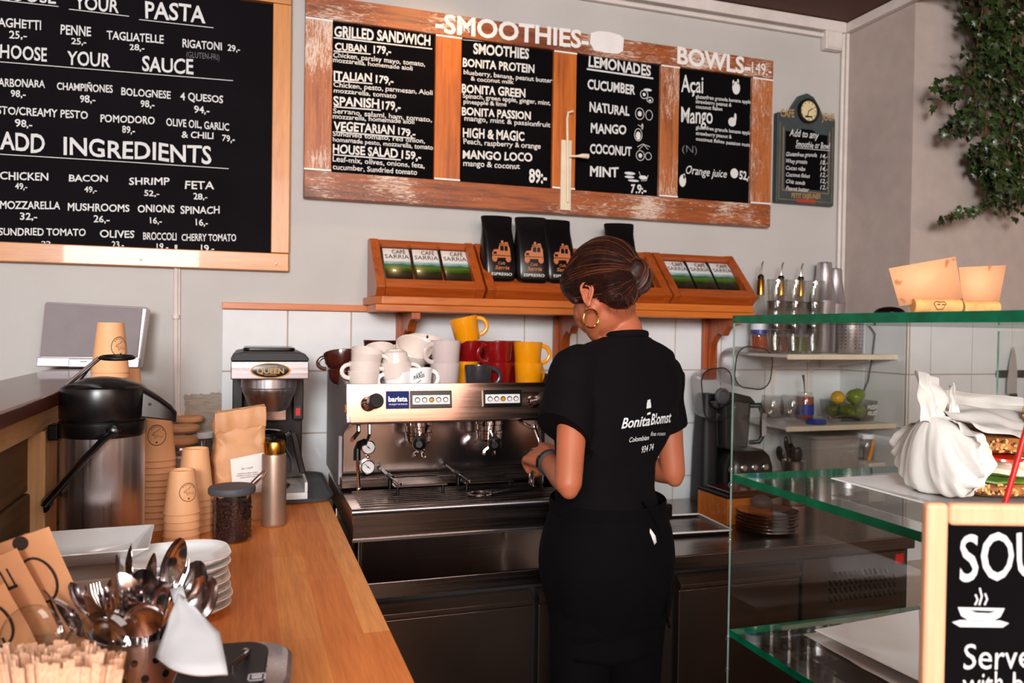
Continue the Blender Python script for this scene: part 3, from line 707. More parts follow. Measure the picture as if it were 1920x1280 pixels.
# espresso bags stand on end in the second and third crates
def bag(x, label, rz=0, lean=.12):
    T = thing('espresso_bag', label, 'coffee bag', (x, -.125, 1.528), group='black espresso bags'); T.rotation_euler = (-lean, 0, rz)
    W = .118; q = MB()
    def cs_(z, w_, th, sh=0): return [(p[0]+sh, p[1]+.004*noise.noise(V((p[0]*20, z*20, x*9))), z+(.03*abs(p[0])/.059-.012+.010*noise.noise(V((p[0]*30, x*13, 0))) if z > .19 else 0)) for p in rrect(w_, th, min(.02, th/2-.0004), 4)]
    q.rings([cs_(0, W*.86, .05), cs_(.015, W*.95, .062), cs_(.05, W, .068), cs_(.1, W*.99, .064), cs_(.14, W*.97, .05), cs_(.17, W*.92, .03), cs_(.19, W*.88, .012), cs_(.207, W*.95, .004), cs_(.216, W*.97, .002)])
    q.build('bag_body', 'black', T, sub=1)
    q = MB(); yy = -.0352
    def R_(x0, z0, x1, z1, y_=yy): q.add([(x0, y_, z0), (x1, y_, z0), (x1, y_, z1), (x0, y_, z1)], [(0, 1, 2, 3)])
    # off-road car silhouette, loaded roof
    q.add([(u*.00085, yy, .078+v*.00085) for u, v in ((-36, 6), (-38, 22), (-30, 34), (-12, 36), (-8, 52), (30, 54), (36, 40), (38, 10), (30, 4), (-20, 2))], [tuple(range(10))])
    for cx_ in (-24, 24): disc(q, (cx_*.001, yy-.0004, .078), .0095, .012)
    R_(-.006, .125, .026, .128); R_(.0, .129, .008, .138); R_(.012, .129, .024, .133)
    write(q, "Café", (-.012, yy, .058), (.012, yy, .058), .009, bold=.01, shear=.2); write(q, "Sarria", (-.024, yy-.001, .042), (.026, yy-.001, .042), .012, bold=.02, shear=.2)
    q.build('gold_print', 'bag_print', T, normals=False)
    q = MB(); write(q, "ESPRESSO", (-.036, yy+.0005, .022), (.036, yy+.0005, .022), .009, bold=.01); q.build('white_print', 'chalk', T, normals=False)
    q = MB(); q.box(-.004, .008, yy-.0012, yy-.0006, .104, .12).box(.011, .022, yy-.0012, yy-.0006, .104, .12).box(-.028, -.017, yy-.0012, yy-.0006, .092, .100).box(-.03, .03, yy-.0012, yy-.0006, .0865, .0885); q.build('print_windows', 'black', T)
    return T
b0 = bag(.79, 'black espresso bag with torn-looking top, leftmost of the three side by side', .06)
for x, r, l in ((.903, -.05, 'middle black espresso bag of the three side by side'), (1.005, .1, 'black espresso bag just left of the barista head, rightmost of three'), (1.235, -.1, 'black espresso bag behind the top of the hair bun')):
    dup(b0, (x, b0.location.y+random.uniform(-.008, .004), b0.location.z), (-.12+random.uniform(-.03, .03), 0, r), label=l)

# ================================================================ COUNTERS
wt = MB().box(-.352, .221, -2.15, -.012, .862, .9); solo(wt, 'oak_worktop', 'worktop', 'long oak-stave worktop running from the foreground to the coffee brewer', 'worktop', (-.07, -1.1, .862), bevel=.003)
wc = thing('worktop_base_cabinet', 'plain dark cabinet carrying the oak worktop', 'cabinet', (-.07, -1.1, 0))
MB().box(-.352, .19, -2.1, -.012, .0, .8615).wbuild('body', 'matblack', wc)
# raised dark ledge on a plank partition, left
lg = MB(); lg.box(-.515, -.333, -2.3, -.012, 1.222, 1.25)
solo(lg, 'bar_ledge', 'dark_ledge', 'dark reddish-brown bar ledge receding along the left side, carrying the speaker', 'ledge', (-.42, -1.1, 1.222), bevel=.005)
pt = thing('plank_partition', 'partition of dark old planks with raw pine rail and post under the bar ledge', 'partition', (-.4, -1.1, 0))
MB().box(-.43, -.36, -2.3, -.02, 1.175, 1.2215).wbuild('top_rail', 'raw_pine_y', pt, bevel=.003)
for y_ in (-.89, -1.75): MB().box(-.43, -.357, y_-.05, y_+.05, 0, 1.1745).wbuild('post', 'raw_pine_z', pt, bevel=.003)
k = 0
for z_ in [0.0+.118*i for i in range(10)]:
    z1 = min(z_+.115, 1.174)
    for ya, yb in ((-2.3, -1.801), (-1.699, -.941), (-.839, -.02)):
        if z1 > z_: MB().box(-.42, -.385+.004*(k % 2), ya, yb, z_, z1).wbuild('plank', 'old_plank', pt, bevel=.004); k += 1
# speaker on the ledge
SP = thing('desktop_speaker', 'grey and silver music speaker standing on the far end of the bar ledge', 'speaker', (-.41, -.105, 1.2505), math.radians(-2)); SP.rotation_euler = (math.radians(-6), 0, math.radians(-3))
W = .128
front = [(-W-.012, .02), (W-.002, .02), (W+.006, .172), (-W+.004, .182)]
MB().prism([(-W-.014, .004), (W-.006, .0), (W+.012, .176), (-W-.002, .186)], -.02, .03).build('case', 'speaker_silver', SP, bevel=.008, seg=3)
MB().prism([(-W-.006, .03), (W-.012, .028), (W-.002, .17), (-W+.003, .18)], -.0235, -.0195).build('grille', 'speaker_grey', SP, bevel=.002)
MB().prism([(-W-.014, .002), (W-.008, -.001), (W-.006, .026), (-W-.012, .028)], -.03, -.0205).box(-.06, .04, -.036, -.03, .0, .024).build('control_bar', 'speaker_silver', SP, bevel=.003)
MB().box(-.03, -.012, -.0368, -.0361, .014, .017).build('logo_bar', 'black', SP)

# ================================================================ AIRPOT
AP = thing('airpot', 'tall brushed steel airpot flask with black lid, spout and lowered carrying handle', 'airpot', (-.262, -.92, .9005))
MB().lathe([(.0, 0), (.072, 0), (.074, .004), (.074, .268), (.07, .272)], 48).build('flask_body', 'steel', AP)
a = MB().lathe([(.0745, .262), (.077, .266), (.077, .29), (.074, .293), (.0765, .297), (.0765, .347), (.0745, .355), (.068, .36), (.03, .372), (.01, .375), (0, .375)], 48).build('lid', 'black', AP)
sp = MB(); R = []
for x, w_, z0, z1 in ((.03, .03, .30, .368), (.075, .028, .296, .352), (.1, .025, .292, .336), (.122, .02, .288, .318), (.132, .016, .284, .304)):
    R.append([(x, -w_, z0), (x, w_, z0), (x, w_*.8, z1-.008), (x, w_*.4, z1), (x, -w_*.4, z1), (x, -w_*.8, z1-.008)])
sp.rings(R); sp.build('spout', 'black', AP, bevel=.003)
hd = MB()
pts = [(.028, -.083, .275), (.012, -.09, .262), (-.02, -.1, .225), (-.055, -.108, .18), (-.075, -.112, .155), (-.074, -.1, .148)]
hd.tube(pts, [.013]*6, 10, flat=.45); pts2 = [(.028, .083, .275), (.012, .09, .262), (-.02, .1, .225), (-.055, .1, .18), (-.075, .07, .155)]
hd.tube(pts2, .009, 8, flat=.5); hd.tube([(-.074, -.105, .152), (-.085, -.05, .15), (-.087, 0, .15), (-.084, .04, .151), (-.075, .072, .155)], .010, 8, flat=.5)
hd.ball((.03, -.08, .277), (.014, .008, .014), 12); hd.ball((.03, .08, .277), (.014, .008, .014), 12)
hd.build('carrying_handle', 'black', AP)
pv = MB().box(-.092, -.074, -.02, .02, .255, .285); pv.build('rear_catch', 'black', AP, bevel=.003)
lv = MB(); lv.rod((-.06, -.02, .36), (-.002, -.04, .412), .0045); lv.rod((-.05, .03, .362), (-.028, .02, .392), .0035); lv.build('pump_arm', 'chrome', AP)
lv = MB(); lv.tube([(.028+.03*math.cos(2*PI*i/16)*.95, -.03+.02*math.sin(2*PI*i/16), .413+.002*math.sin(2*PI*i/16)) for i in range(16)], .0038, 8, closed=True); lv.build('pump_ring', 'black', AP)
MB().ball((.085, -.027, .322), .003, 8).build('spout_screw', 'chrome', AP)

# ================================================================ KRAFT CUPS
def kraft_cup(loc, label, group, big=True, logo=None):
    T = thing('kraft_cup', label, 'paper cup', loc, group=group)
    H, R0, R1 = (.118, .040, .0285) if big else (.094, .0375, .0262)
    MB().lathe([(R0-.0015, .001), (R0+.001, 0), (R0+.0018, .002), (R0+.0005, .004), (R1+.0004, H-.0035), (R1-.0005, H), (R1-.0025, H), (R1-.003, H-.006), (0, H-.006)], 40).build('cup_wall', 'kraft_cup', T)
    if logo is not None:
        q = MB(); a = logo; zc = H*.52; rr = R0+(R1-R0)*zc/H+.0006
        ha = .6; hz = .024 if big else .02
        def P_(u, v):
            z = zc+v*hz; r = R0+(R1-R0)*z/H+.0007; th = a+u*ha; return V((r*math.cos(th), r*math.sin(th), z))
        n = 36; vs = []; fs = []
        for i in range(n):
            t = 2*PI*i/n; vs += [P_(math.cos(t), math.sin(t)), P_(math.cos(t)*.93, math.sin(t)*.93)]
        q.add(vs, [(2*i, 2*i+1, (2*i+3) % (2*n), (2*i+2) % (2*n)) for i in range(n)])
        def ln(pp, w=.045):
            vs = []; 
            for i, (u, v) in enumerate(pp):
                d = V((pp[min(i+1, len(pp)-1)][0]-pp[max(i-1, 0)][0], pp[min(i+1, len(pp)-1)][1]-pp[max(i-1, 0)][1])).normalized()
                vs += [P_(u-d.y*w/2, v+d.x*w/2), P_(u+d.y*w/2, v-d.x*w/2)]
            q.add(vs, [(2*i, 2*i+1, 2*i+3, 2*i+2) for i in range(len(pp)-1)])
        # hat-shaped swirl and a scribbled word, small print on the rim of the oval
        ln([(-.5, .05), (-.3, .25), (-.1, .3), (.1, .38), (.2, .55), (.35, .5)]); ln([(-.5, .05), (-.35, 0), (-.2, .15), (-.25, -.1), (-.15, -.35), (-.05, .05), (.0, -.3), (.1, .05), (.15, -.2), (.3, -.05), (.4, -.25), (.55, -.05), (.6, -.3)])
        for k_ in range(7): u = -.6+k_*.2; vv = math.sqrt(max(0, .8*.8-u*u)); ln([(u, vv), (u+.07, math.sqrt(max(0, .8*.8-(u+.07)**2)))], .1)
        ln([(-.1, -.68), (.1, -.68)], .14)
        q.build('printed_logo', 'ink', T, normals=False)
    return T
def stack(n, loc, where, group, big=True, logo=None, step=.0146):
    lab = lambda i: f'kraft cup, {nth(i)} in the stack {where}'
    top = kraft_cup((loc[0], loc[1], loc[2]+(n-1)*step), lab(0), group, big, logo)
    if n > 1:
        plain = kraft_cup((loc[0], loc[1], loc[2]+(n-2)*step), lab(1), group, big, None)
        for i in range(2, n): dup(plain, (loc[0]+random.uniform(-.0006, .0006), loc[1], loc[2]+(n-1-i)*step), label=lab(i))
def camang(x, y): return math.atan2(CAM.y-y, CAM.x-x)
p = at(295, 870, t=1.86); stack(12, (p.x, p.y, .9005), 'right beside the airpot', 'upturned kraft cups on the worktop', True, camang(p.x, p.y)-.05)
p = at(341, 955, t=1.74); stack(5, (p.x, p.y, .9005), 'nearest the bean jar', 'upturned kraft cups on the worktop', False, camang(p.x, p.y)+.42, .0165)
p = at(364, 955, t=1.845); stack(6, (p.x+.002, p.y, .9005), 'touching the folded paper bag', 'upturned kraft cups on the worktop', True, None)
p = at(238, 790, t=1.97); stack(18, (p.x, p.y, .9005), 'hidden mostly behind the airpot', 'upturned kraft cups on the worktop', True, None)
p = at(207, 700, t=1.87); stack(2, (p.x, p.y, 1.2505), 'on the bar ledge by the speaker', 'upturned kraft cups on the ledge', True, camang(p.x, p.y)+.62, .012)

# wooden-lidded jars, sugar pourer, glass jar behind
def lid_jar(px, z, t, label):
    p = at(px, 815, t=t); T = thing('storage_jar', label, 'jar', (p.x, p.y, .9005), group='jars with wooden lids')
    MB().lathe([(0, 0), (.036, 0), (.04, .01), (.04, z-.915), (.036, z-.903)], 28).build('glass_body', 'bottle_glass', T)
    MB().lathe([(0, z-.9025), (.04, z-.9025), (.046, z-.897), (.046, z-.889), (.04, z-.884), (0, z-.882)], 32).build('wooden_lid', 'kraft', T)
lid_jar(352, 1.082, 2.42, 'glass jar whose wooden lid is the highest of three, behind the cup stacks')
lid_jar(344, 1.073, 2.27, 'glass jar with the middle of three brown wooden lids')
lid_jar(338, 1.06, 2.12, 'glass jar with the lowest and nearest of three brown wooden lids')
p = at(345, 870, t=1.97); T = thing('sugar_pourer', 'sugar pourer with silver flap lid between the cup stacks and paper bag', 'sugar pourer', (p.x-.001, p.y, .9005))
MB().lathe([(0, 0), (.028, 0), (.03, .01), (.029, .09), (.024, .11), (.024, .12)], 24).build('glass_body', 'bottle_glass', T)
MB().lathe([(.025, .118), (.028, .12), (.028, .136), (.022, .148), (0, .152)], 24).build('metal_lid', 'speaker_silver', T)
MB().tube([(-.018, 0, .148), (-.016, 0, .162), (.01, 0, .164), (.014, 0, .15)], .0025, 6).build('lid_flap', 'chrome', T)
p = at(386, 860, t=2.32); T = thing('glass_jar', 'small glass jar with white lid behind the folded paper bag', 'jar', (p.x-.012, p.y, .9005))
MB().lathe([(0, 0), (.034, 0), (.037, .012), (.037, .12), (.03, .14), (.03, .15)], 24).build('glass_body', 'smoke', T)
MB().lathe([(0, .149), (.034, .149), (.034, .163), (.03, .166), (0, .166)], 24).build('white_lid', 'white_china', T)

# ================================================================ COFFEE BREWER
CB = thing('filter_coffee_brewer', 'filter coffee brewer with silver front band and oval badge, standing by the tiled wall', 'coffee brewer', (.062, -.22, .9005))
# local: x -.1...1, y -.2 front .. .18 back
MB().prism(rrect(.2, .36, .02, cx=0, cy=0), .0, .0001, 'xy') if False else None
MB().box(-.1, .1, -.2, .17, .0, .022).box(-.1, -.092, -.2, .17, .022, .045).box(.092, .1, -.2, .17, .022, .05).build('white_base', 'white_china', CB, bevel=.002)
MB().lathe([(0, 0), (.058, 0), (.06, .004), (0, .006)], 32, (0, -.1, .0225)).build('warming_plate', 'black', CB)
MB().box(-.098, .098, .02, .17, .0225, .33).build('rear_column', 'black', CB, bevel=.004)
MB().box(.068, .0979, -.03, .0199, .2, .3295).box(-.0979, -.07, -.03, .0199, .2, .3295).build('side_cheek', 'black', CB, bevel=.003)
MB().box(-.1, .1, -.198, .17, .33, .378).build('front_band', 'steel_x', CB, bevel=.003)
q = MB(); q.prism([(-.1, .3785), (.1, .3785), (.1, .386), (.09, .398), (.07, .402), (-.07, .402), (-.09, .398), (-.1, .386)], -.196, .165, 'xz'); q.build('top_cover', 'matblack', CB, bevel=.003)
MB().prism(rrect(.14, .2, .02), .4025, .412, 'xy').build('filling_lid', 'black', CB, bevel=.003)
q = MB(); q.m = Matrix.Translation((0, -.1985, .354)) @ Matrix.Rotation(PI/2, 4, 'X'); q.lathe([(.051, 0), (.051, .003), (.046, .004), (0, .004)], 40, sy=.39)
bd_ = q.build('oval_badge', 'black', CB)
q = MB(); q.m = Matrix.Translation((0, -.1985, .354)) @ Matrix.Rotation(PI/2, 4, 'X'); q.rings([[(r*math.cos(2*PI*j/40), r*.39*math.sin(2*PI*j/40), z) for j in range(40)] for r, z in ((.0515, .0005), (.0515, .0048), (.0475, .0048), (.0475, .0005))], closed=True); q.build('badge_rim', 'gold_ring', bd_)
q = MB(); write(q, "COFFEE", (-.018, -.2032, .3625), (.018, -.2032, .3625), .0055, bold=.02, wob=0); write(q, "QUEEN", (-.035, -.2032, .3465), (.035, -.2032, .3465), .013, bold=.04, wob=0); write(q, "ORIGINAL", (-.016, -.2032, .3405), (.016, -.2032, .3405), .0035, bold=.01, wob=0)
q.build('badge_lettering', 'goldpaint', bd_, normals=False)
q = MB(); q.lathe([(.03, .235), (.045, .238), (.056, .252), (.066, .28), (.0715, .292), (.0715, .3), (.0745, .303), (.0745, .329)], 40, (0, -.1, 0), cap1=True); q.build('filter_basket', 'steel', CB)
MB().box(-.03, .05, -.029, .019, .2, .24).build('chrome_spout_plate', 'mirror', CB, bevel=.002)
q = MB().box(.07, .094, -.0345, -.0305, .205, .245).build('switch_plate', 'matblack', CB, bevel=.001)
MB().box(.075, .089, -.0375, -.035, .213, .236).build('power_switch', 'red', q, bevel=.001)
KF = thing('coffee_carafe', 'glass coffee carafe with black lid and handle on the brewer plate', 'carafe', (.062, -.32, .9305))
MB().lathe([(0, 0), (.05, 0), (.062, .02), (.066, .045), (.062, .075), (.048, .1), (.042, .115)], 36, cap1=False).build('glass_bowl', 'glass', KF)
MB().lathe([(.043, .112), (.05, .114), (.05, .13), (.044, .142), (.03, .152), (0, .156)], 36).build('lid', 'black', KF)
q = MB(); q.rings([[(x-.008, -.012, z), (x+.01, -.012, z-.004), (x+.01, .012, z-.004), (x-.008, .012, z)] for x, z in ((.04, .135), (.062, .15), (.07, .13), (.08, .08), (.092, .03))]); q.build('handle', 'black', KF, bevel=.003)
# tray under the brewer
q = MB(); P = rrect(.25, .42, .05, 8); 
q.rings([[(x*k_, y*k_, z) for x, y in P] for k_, z in ((.9, 0.0), (.97, .003), (1.0, .014), (.985, .014), (.955, .006), (.9, .004), (.0, .004))])
o = solo(q, 'serving_tray', 'matblack', 'dark grey tray with raised rim sticking out beside the coffee brewer', 'tray', (.09, -.235, .9005)) if False else q.build('serving_tray', 'greylid', loc=(.108, -.235, .9003)); tag(o, 'dark grey tray with raised rim sticking out beside the coffee brewer', 'tray')
for o_ in (CB,): o_.location.z = .9049
KF.location.z = .9345

# ================================================================ PAPER BAG, BOTTLE, BEAN JAR
BG = thing('paper_coffee_bag', 'crumpled kraft paper bag with folded top and white printed label', 'paper bag', (-.012, -.56, .9005), math.radians(7))
q = MB(); R = []; NZ_ = 46; NP_ = 72
def ridge(v): return 1-abs(noise.noise(v))*2.2
for i in range(NZ_+1):
    t = i/NZ_; z = .272*t; w_ = .132-.016*max(0, t-.45)/.55; d_ = .086*(1-max(0, t-.4)/.6*.78); k_ = .94 if i == 0 else 1
    ring = []
    for j in range(NP_):
        a = 2*PI*j/NP_; ca, sa = math.cos(a), math.sin(a); e_ = .28
        x = w_/2*(abs(ca)**e_)*(1 if ca > 0 else -1)*k_; y = d_/2*(abs(sa)**e_)*(1 if sa > 0 else -1)*k_
        am = (.0035+.0075*t)*(.25 if (-.03 < x < .056 and y < 0 and .2 < t < .66) else 1)*min(1, t*8)
        f_ = ridge(V((x*22+z*12, y*18+3, z*20-x*9)))*.6+noise.noise(V((x*55, y*40, z*48)))*.35
        x += am*noise.noise(V((z*30, x*20, y*20)))*1.2; y += am*(f_-.5)*(-1 if sa < 0 else 1)+.014*t
        ring.append((x, y, z+(.13*x*max(0, t-.6)/.4)))
    R.append(ring)
q.rings(R); q.build('bag_body', 'kraft_bag', BG, angle=60)
q = MB(); R = []
for i in range(30):      # rolled, slightly jagged top fold
    x = -.06+.12*i/29; z = .262+.13*x+.004*noise.noise(V((x*60, 1, 2))); y0 = .006+.004*noise.noise(V((x*40, 5, 2)))
    R.append([(x, y0-.014-.003*noise.noise(V((x*50, 3, 1))), z-.04+.006*noise.noise(V((x*70, 9, 1)))), (x, y0-.017, z-.012), (x, y0-.010, z+.008), (x, y0+.012, z+.01), (x, y0+.02, z-.006), (x, y0+.012, z-.03)])
q.rings(R); q.build('folded_top', 'kraft_bag', BG, angle=60)
q = MB(); q.prism([(-.022, .075), (.05, .07), (.05, .168), (-.028, .155)], -.0505, -.0495, 'xz'); lb = q.build('label', 'paper', BG)
q = MB()
write(q, "kir royal", (-.002, -.0509, .128), (.024, -.0509, .131), .006, bold=.0, wob=0)
for i_, (a_, b_) in enumerate(((-.012, .036), (-.014, .038), (-.006, .03))): write(q, "washed arabica beans", (a_, -.0509, .118-.005*i_), (b_, -.0509, .1195-.005*i_), .0028, wob=0)
write(q, "250 g", (-.02, -.0509, .082), (-.008, -.0509, .082), .003, wob=0)
q.build('label_print', 'ink', lb, normals=False)
BT = thing('gold_collared_bottle', 'matt champagne metal bottle with brass collar, right of the bean jar', 'bottle', (.066, -.655, .9005))
MB().lathe([(0, 0), (.026, 0), (.0285, .003), (.029, .008), (.029, .165), (.028, .171), (.024, .173)], 40).build('bottle_body', 'champagne', BT)
MB().lathe([(.0245, .172), (.0252, .175), (.0252, .2), (.024, .2025), (.022, .2025), (.022, .178), (0, .178)], 40).build('brass_collar', 'gold', BT)
MB().tube([(-.006, 0, .178), (-.005, 0, .205), (.0, 0, .212), (.004, 0, .2)], .004, 8).build('black_stopper', 'black', BT)
BJ = thing('bean_jar', 'glass jar full of roasted coffee beans under a flat grey lid', 'jar', (-.027, -.765, .9005))
MB().lathe([(0, 0), (.04, 0), (.045, .005), (.045, .105)], 40, cap1=False).build('glass_body', 'glass', BJ)
MB().lathe([(0, .105), (.049, .105), (.0505, .108), (.0505, .116), (.048, .12), (0, .121)], 48).build('grey_lid', 'greylid', BJ)
q = MB(); rnd = random.Random(5)
q.cyl((0, 0, .004), .036, .084, 20)
for i in range(520):
    a = rnd.uniform(0, 2*PI); z = rnd.uniform(.006, .09); r = .0385+rnd.uniform(-.001, .001)
    u = V((rnd.gauss(0, 1), rnd.gauss(0, 1), rnd.gauss(0, 1))).normalized(); rad = V((math.cos(a), math.sin(a), 0)); u = (u-u.dot(rad)*rad*.7).normalized(); v_ = rad.cross(u).normalized(); w2 = u.cross(v_)
    q.ball((r*math.cos(a), r*math.sin(a), z), (.0055, .0038, .0028), 8, (u, v_, w2))
bn = q.build('coffee_beans', 'beans', BJ, normals=False); bn['kind'] = 'stuff'; bn['label'] = 'dark roasted coffee beans'
T = thing('wire_tongs', 'small silver wire tongs leaning behind the bean jar', 'tongs', (.012, -.672, .9005))
q = MB(); q.tube([(-.02, -.0, .0), (-.005, -.004, .1), (.014, -.008, .122), (.03, -.01, .137), (.034, -.01, .134), (.03, -.012, .126), (.008, -.008, .106)], .0022, 8); q.build('wire_loop', 'chrome', T)
q = MB(); q.tube([(-.012, -.004, .0), (.002, -.01, .094), (.018, -.014, .112), (.026, -.016, .121)], .0018, 6); q.build('wire_arm', 'chrome', T)

# ================================================================ ESPRESSO MACHINE
STEEL_Z = .75
EM = thing('espresso_machine', 'two-group steel espresso machine crowded with cups on top', 'espresso machine', (.53, -.4, STEEL_Z+.0005))
def E(mb, name, m_, par=None, **k): return mb.build(name, m_, par or EM, off=EM.location, **k)
mx0, mx1 = .238, .835
for x_, nm in ((mx0, 'grey_side'), (mx1-.012, 'matblack')):
    P = [(-.13, .95), (-.13, 1.282), (-.16, 1.284), (-.618, 1.235), (-.636, 1.139), (-.46, 1.085), (-.46, .95)]
    sd = E(MB().prism(P, x_, x_+.012, 'yz'), 'side_panel', nm, bevel=.003)
    if x_ == mx0:
        s_ = MB()
        for i_, (z_, l_) in enumerate(((1.262, .02), (1.245, .045), (1.228, .07))): s_.box(x_-.0012, x_+.001, -.155-l_, -.15, z_-.003, z_+.003)
        E(s_, 'vent_slot', 'black', sd)
        E(MB().box(x_-.004, x_, -.632, -.62, 1.165, 1.185), 'side_latch', 'gold', sd, bevel=.001)
E(MB().box(mx0+.0125, mx1-.0125, -.605, -.135, 1.185, 1.2125), 'cup_tray', 'mirror')
q = MB(); q.prism([(-.617, 1.235), (-.622, 1.236), (-.635, 1.139), (-.616, 1.139), (-.606, 1.21)], mx0+.0005, mx1-.0005, 'yz'); fp = E(q, 'front_panel', 'panel_steel', bevel=.0015)
E(MB().box(mx0+.0125, mx1-.0125, -.6155, -.135, 1.132, 1.184), 'group_housing', 'dark_steel', bevel=.002)
q = MB(); q.box(mx0+.013, mx1-.013, -.46, -.44, .985, 1.1315); E(q, 'splash_back', 'mirror', bevel=.002)
E(MB().box(mx0+.0125, mx1-.0125, -.4395, -.135, .87, 1.1315), 'boiler_case', 'dark_steel')
E(MB().box(mx0+.004, mx1-.004, -.505, -.4605, .948, .975), 'lower_apron', 'dark_steel', bevel=.003)
# ridged front tray
q = MB(); q.box(mx0+.005, mx1+.02, -.725, -.46, .93, .9405)
for i_ in range(9): yy = -.505-.022*i_; q.box(mx0+.03, mx1, yy-.011, yy-.003, .9405, .9435)
tr = E(q, 'drip_tray', 'dark_steel', bevel=.0012)
q = MB(); q.tube([(mx0+.004, -.727, .936), (mx1+.02, -.727, .936)], .008, 12); E(q, 'tray_lip', 'steel_x', tr)
E(MB().box(mx0+.006, mx1+.018, -.722, -.14, .866, .9295), 'base_box', 'counter_steel', bevel=.003)
q = MB(); q.box(mx0+.006, mx1+.018, -.728, -.7225, .864, .87); E(q, 'base_trim', 'steel_x')
for x_ in (.262, .8):
    for y_ in (-.7, -.2): E(MB().lathe([(.013, 0), (.013, .02), (.009, .025), (.009, .1155)], 16, (x_, y_, STEEL_Z+.0006)), 'foot', 'chrome')
# raised drip grates with wire handles
for i_, x_ in enumerate((.37, .555)):
    q = MB(); q.box(x_-.005, x_+.135, -.61, -.475, .967, .969)
    for k_ in range(9): q.box(x_, x_+.13, -.605+.014*k_, -.6+.014*k_, .9692, .973)
    gr_ = E(q, 'cup_grate', 'dark_steel')
    for lx in (0, .12):
        q = MB(); q.rod((x_+lx+.005, -.60, .9415), (x_+lx+.005, -.60, .9665), .004); q.rod((x_+lx+.005, -.5, .9485), (x_+lx+.005, -.5, .9665), .004) if False else None
        E(q, 'grate_leg', 'black', gr_)
    a = V((x_-.02, -.485, .993)); b_ = V((x_+.005, -.63, .978)); q = MB(); q.rod(a, b_, .0035); q.ball(a, .005, 8); q.ball(b_, .005, 8); E(q, 'wire_handle', 'chrome', gr_)
    q = MB(); q.rod(a.lerp(b_, .4), a.lerp(b_, .6), .007); q.rod(a.lerp(b_, .5), a.lerp(b_, .5)-V((0, 0, .03)), .006); E(q, 'rubber_sleeve', 'black', gr_)
# gauges
for z_ in (1.052, .998):
    q = MB(); q.m = Matrix.Translation((.317, -.4605, z_)) @ Matrix.Rotation(PI/2, 4, 'X'); q.lathe([(.0195, 0), (.0195, .012), (.017, .014), (.0165, .01), (0, .01)], 32); gg = E(q, 'pressure_gauge', 'chrome')
    q = MB(); q.m = Matrix.Translation((.317, -.4712, z_)) @ Matrix.Rotation(PI/2, 4, 'X'); q.lathe([(.016, 0), (.016, .0006), (0, .0006)], 32); E(q, 'gauge_face', 'white_china', gg)
    q = MB(); c_ = V((.317, -.4725, z_)); stroke(q, [c_+V((.006, 0, -.005)), c_+V((-.009, 0, .009))], .0016)
    for k_ in range(11):
        a = math.radians(225-27*k_); stroke(q, [c_+V((math.cos(a), 0, math.sin(a)))*.0115, c_+V((math.cos(a), 0, math.sin(a)))*.0138], .0006)
    q.m = Matrix.Identity(4); disc(q, c_, .0022, .0022); E(q, 'gauge_needle', 'black', gg, normals=False)
q = MB(); q.ball((.317, -.465, 1.025), .006, 12); E(q, 'gauge_bolt', 'chrome')
# knobs
for x_, dx in ((.292, .012), (.735, .014)):
    q = MB(); A_ = V((x_, -.628, 1.185)); B_ = V((x_+dx, -.69, 1.199)); q.tube([A_, A_.lerp(B_, .25), A_.lerp(B_, .3), A_.lerp(B_, .7)], [.019, .017, .015, .013], 20); kb = E(q, 'steam_knob', 'chrome')
    q = MB(); d_ = (B_-A_).normalized(); q.tube([A_.lerp(B_, .62), A_.lerp(B_, .7), B_, B_+d_*.003], [.015, .0185, .0185, .016], 24); q.tube([B_+d_*.0031, B_+d_*.004], [.009, .008], 16); E(q, 'knob_cap', 'matblack', kb)
# badge and button plates (on the sloping panel)
def pan(x, s, n=0): return V((x, -.622-.013*s-.99*n, 1.236-.097*s+.13*n))     # s: 0 top .. 1 bottom
def slab(x0, x1, s0, s1, n0, n1, name, m_, par, bev=.001):
    q = MB(); P = [pan(x0, s0, n0), pan(x1, s0, n0), pan(x1, s1, n0), pan(x0, s1, n0), pan(x0, s0, n1), pan(x1, s0, n1), pan(x1, s1, n1), pan(x0, s1, n1)]
    q.add(P, [(0, 1, 2, 3), (7, 6, 5, 4), (0, 4, 5, 1), (1, 5, 6, 2), (2, 6, 7, 3), (3, 7, 4, 0)]); return E(q, name, m_, par, bevel=bev)
bg_ = slab(.337, .3965, .2, .66, .0002, .003, 'brand_badge', 'badge', fp)
q = MB(); up = (pan(0, 0)-pan(0, 1)).normalized()
write(q, "barista", pan(.3425, .47, .0036), pan(.3915, .47, .0036), .0125, up=up, bold=.04, wob=0)
write(q, "espresso", pan(.344, .56, .0036), pan(.391, .56, .0036), .005, up=up, bold=.0, wob=0); E(q, 'badge_lettering', 'whitepaint', bg_ if False else fp, normals=False)
for x0_, x1_ in ((.398, .508), (.592, .7)):
    bp = slab(x0_, x1_, .2, .66, .0002, .006, 'button_frame', 'black', fp, .002)
    wp = slab(x0_+.006, x1_-.006, .32, .56, .0062, .0075, 'button_plate', 'whitepaint', fp, .0005) ; bp['label'] = 'black button frame'
    for k_ in range(5):
        c_ = pan(x0_+.018+k_*(x1_-x0_-.036)/4, .44, .0077); nn = V((0, -.99, .13))
        q = MB(); q.m = Matrix.Translation(c_) @ nn.to_track_quat('Z', 'Y').to_matrix().to_4x4(); q.lathe([(.0068, 0), (.0068, .003), (.0058, .0035), (.0058, .002), (0, .002)], 20); E(q, 'button_ring', 'red' if False else 'brown_cup', fp)
        q = MB(); q.m = Matrix.Translation(c_+V((0, 0, -.0012))+nn*.002) @ nn.to_track_quat('Z', 'Y').to_matrix().to_4x4(); q.lathe([(.005, 0), (.005, .003), (.0035, .0045), (0, .005)], 18); E(q, 'push_button', 'yellow_mug' if k_ == 2 else 'white_china', fp)
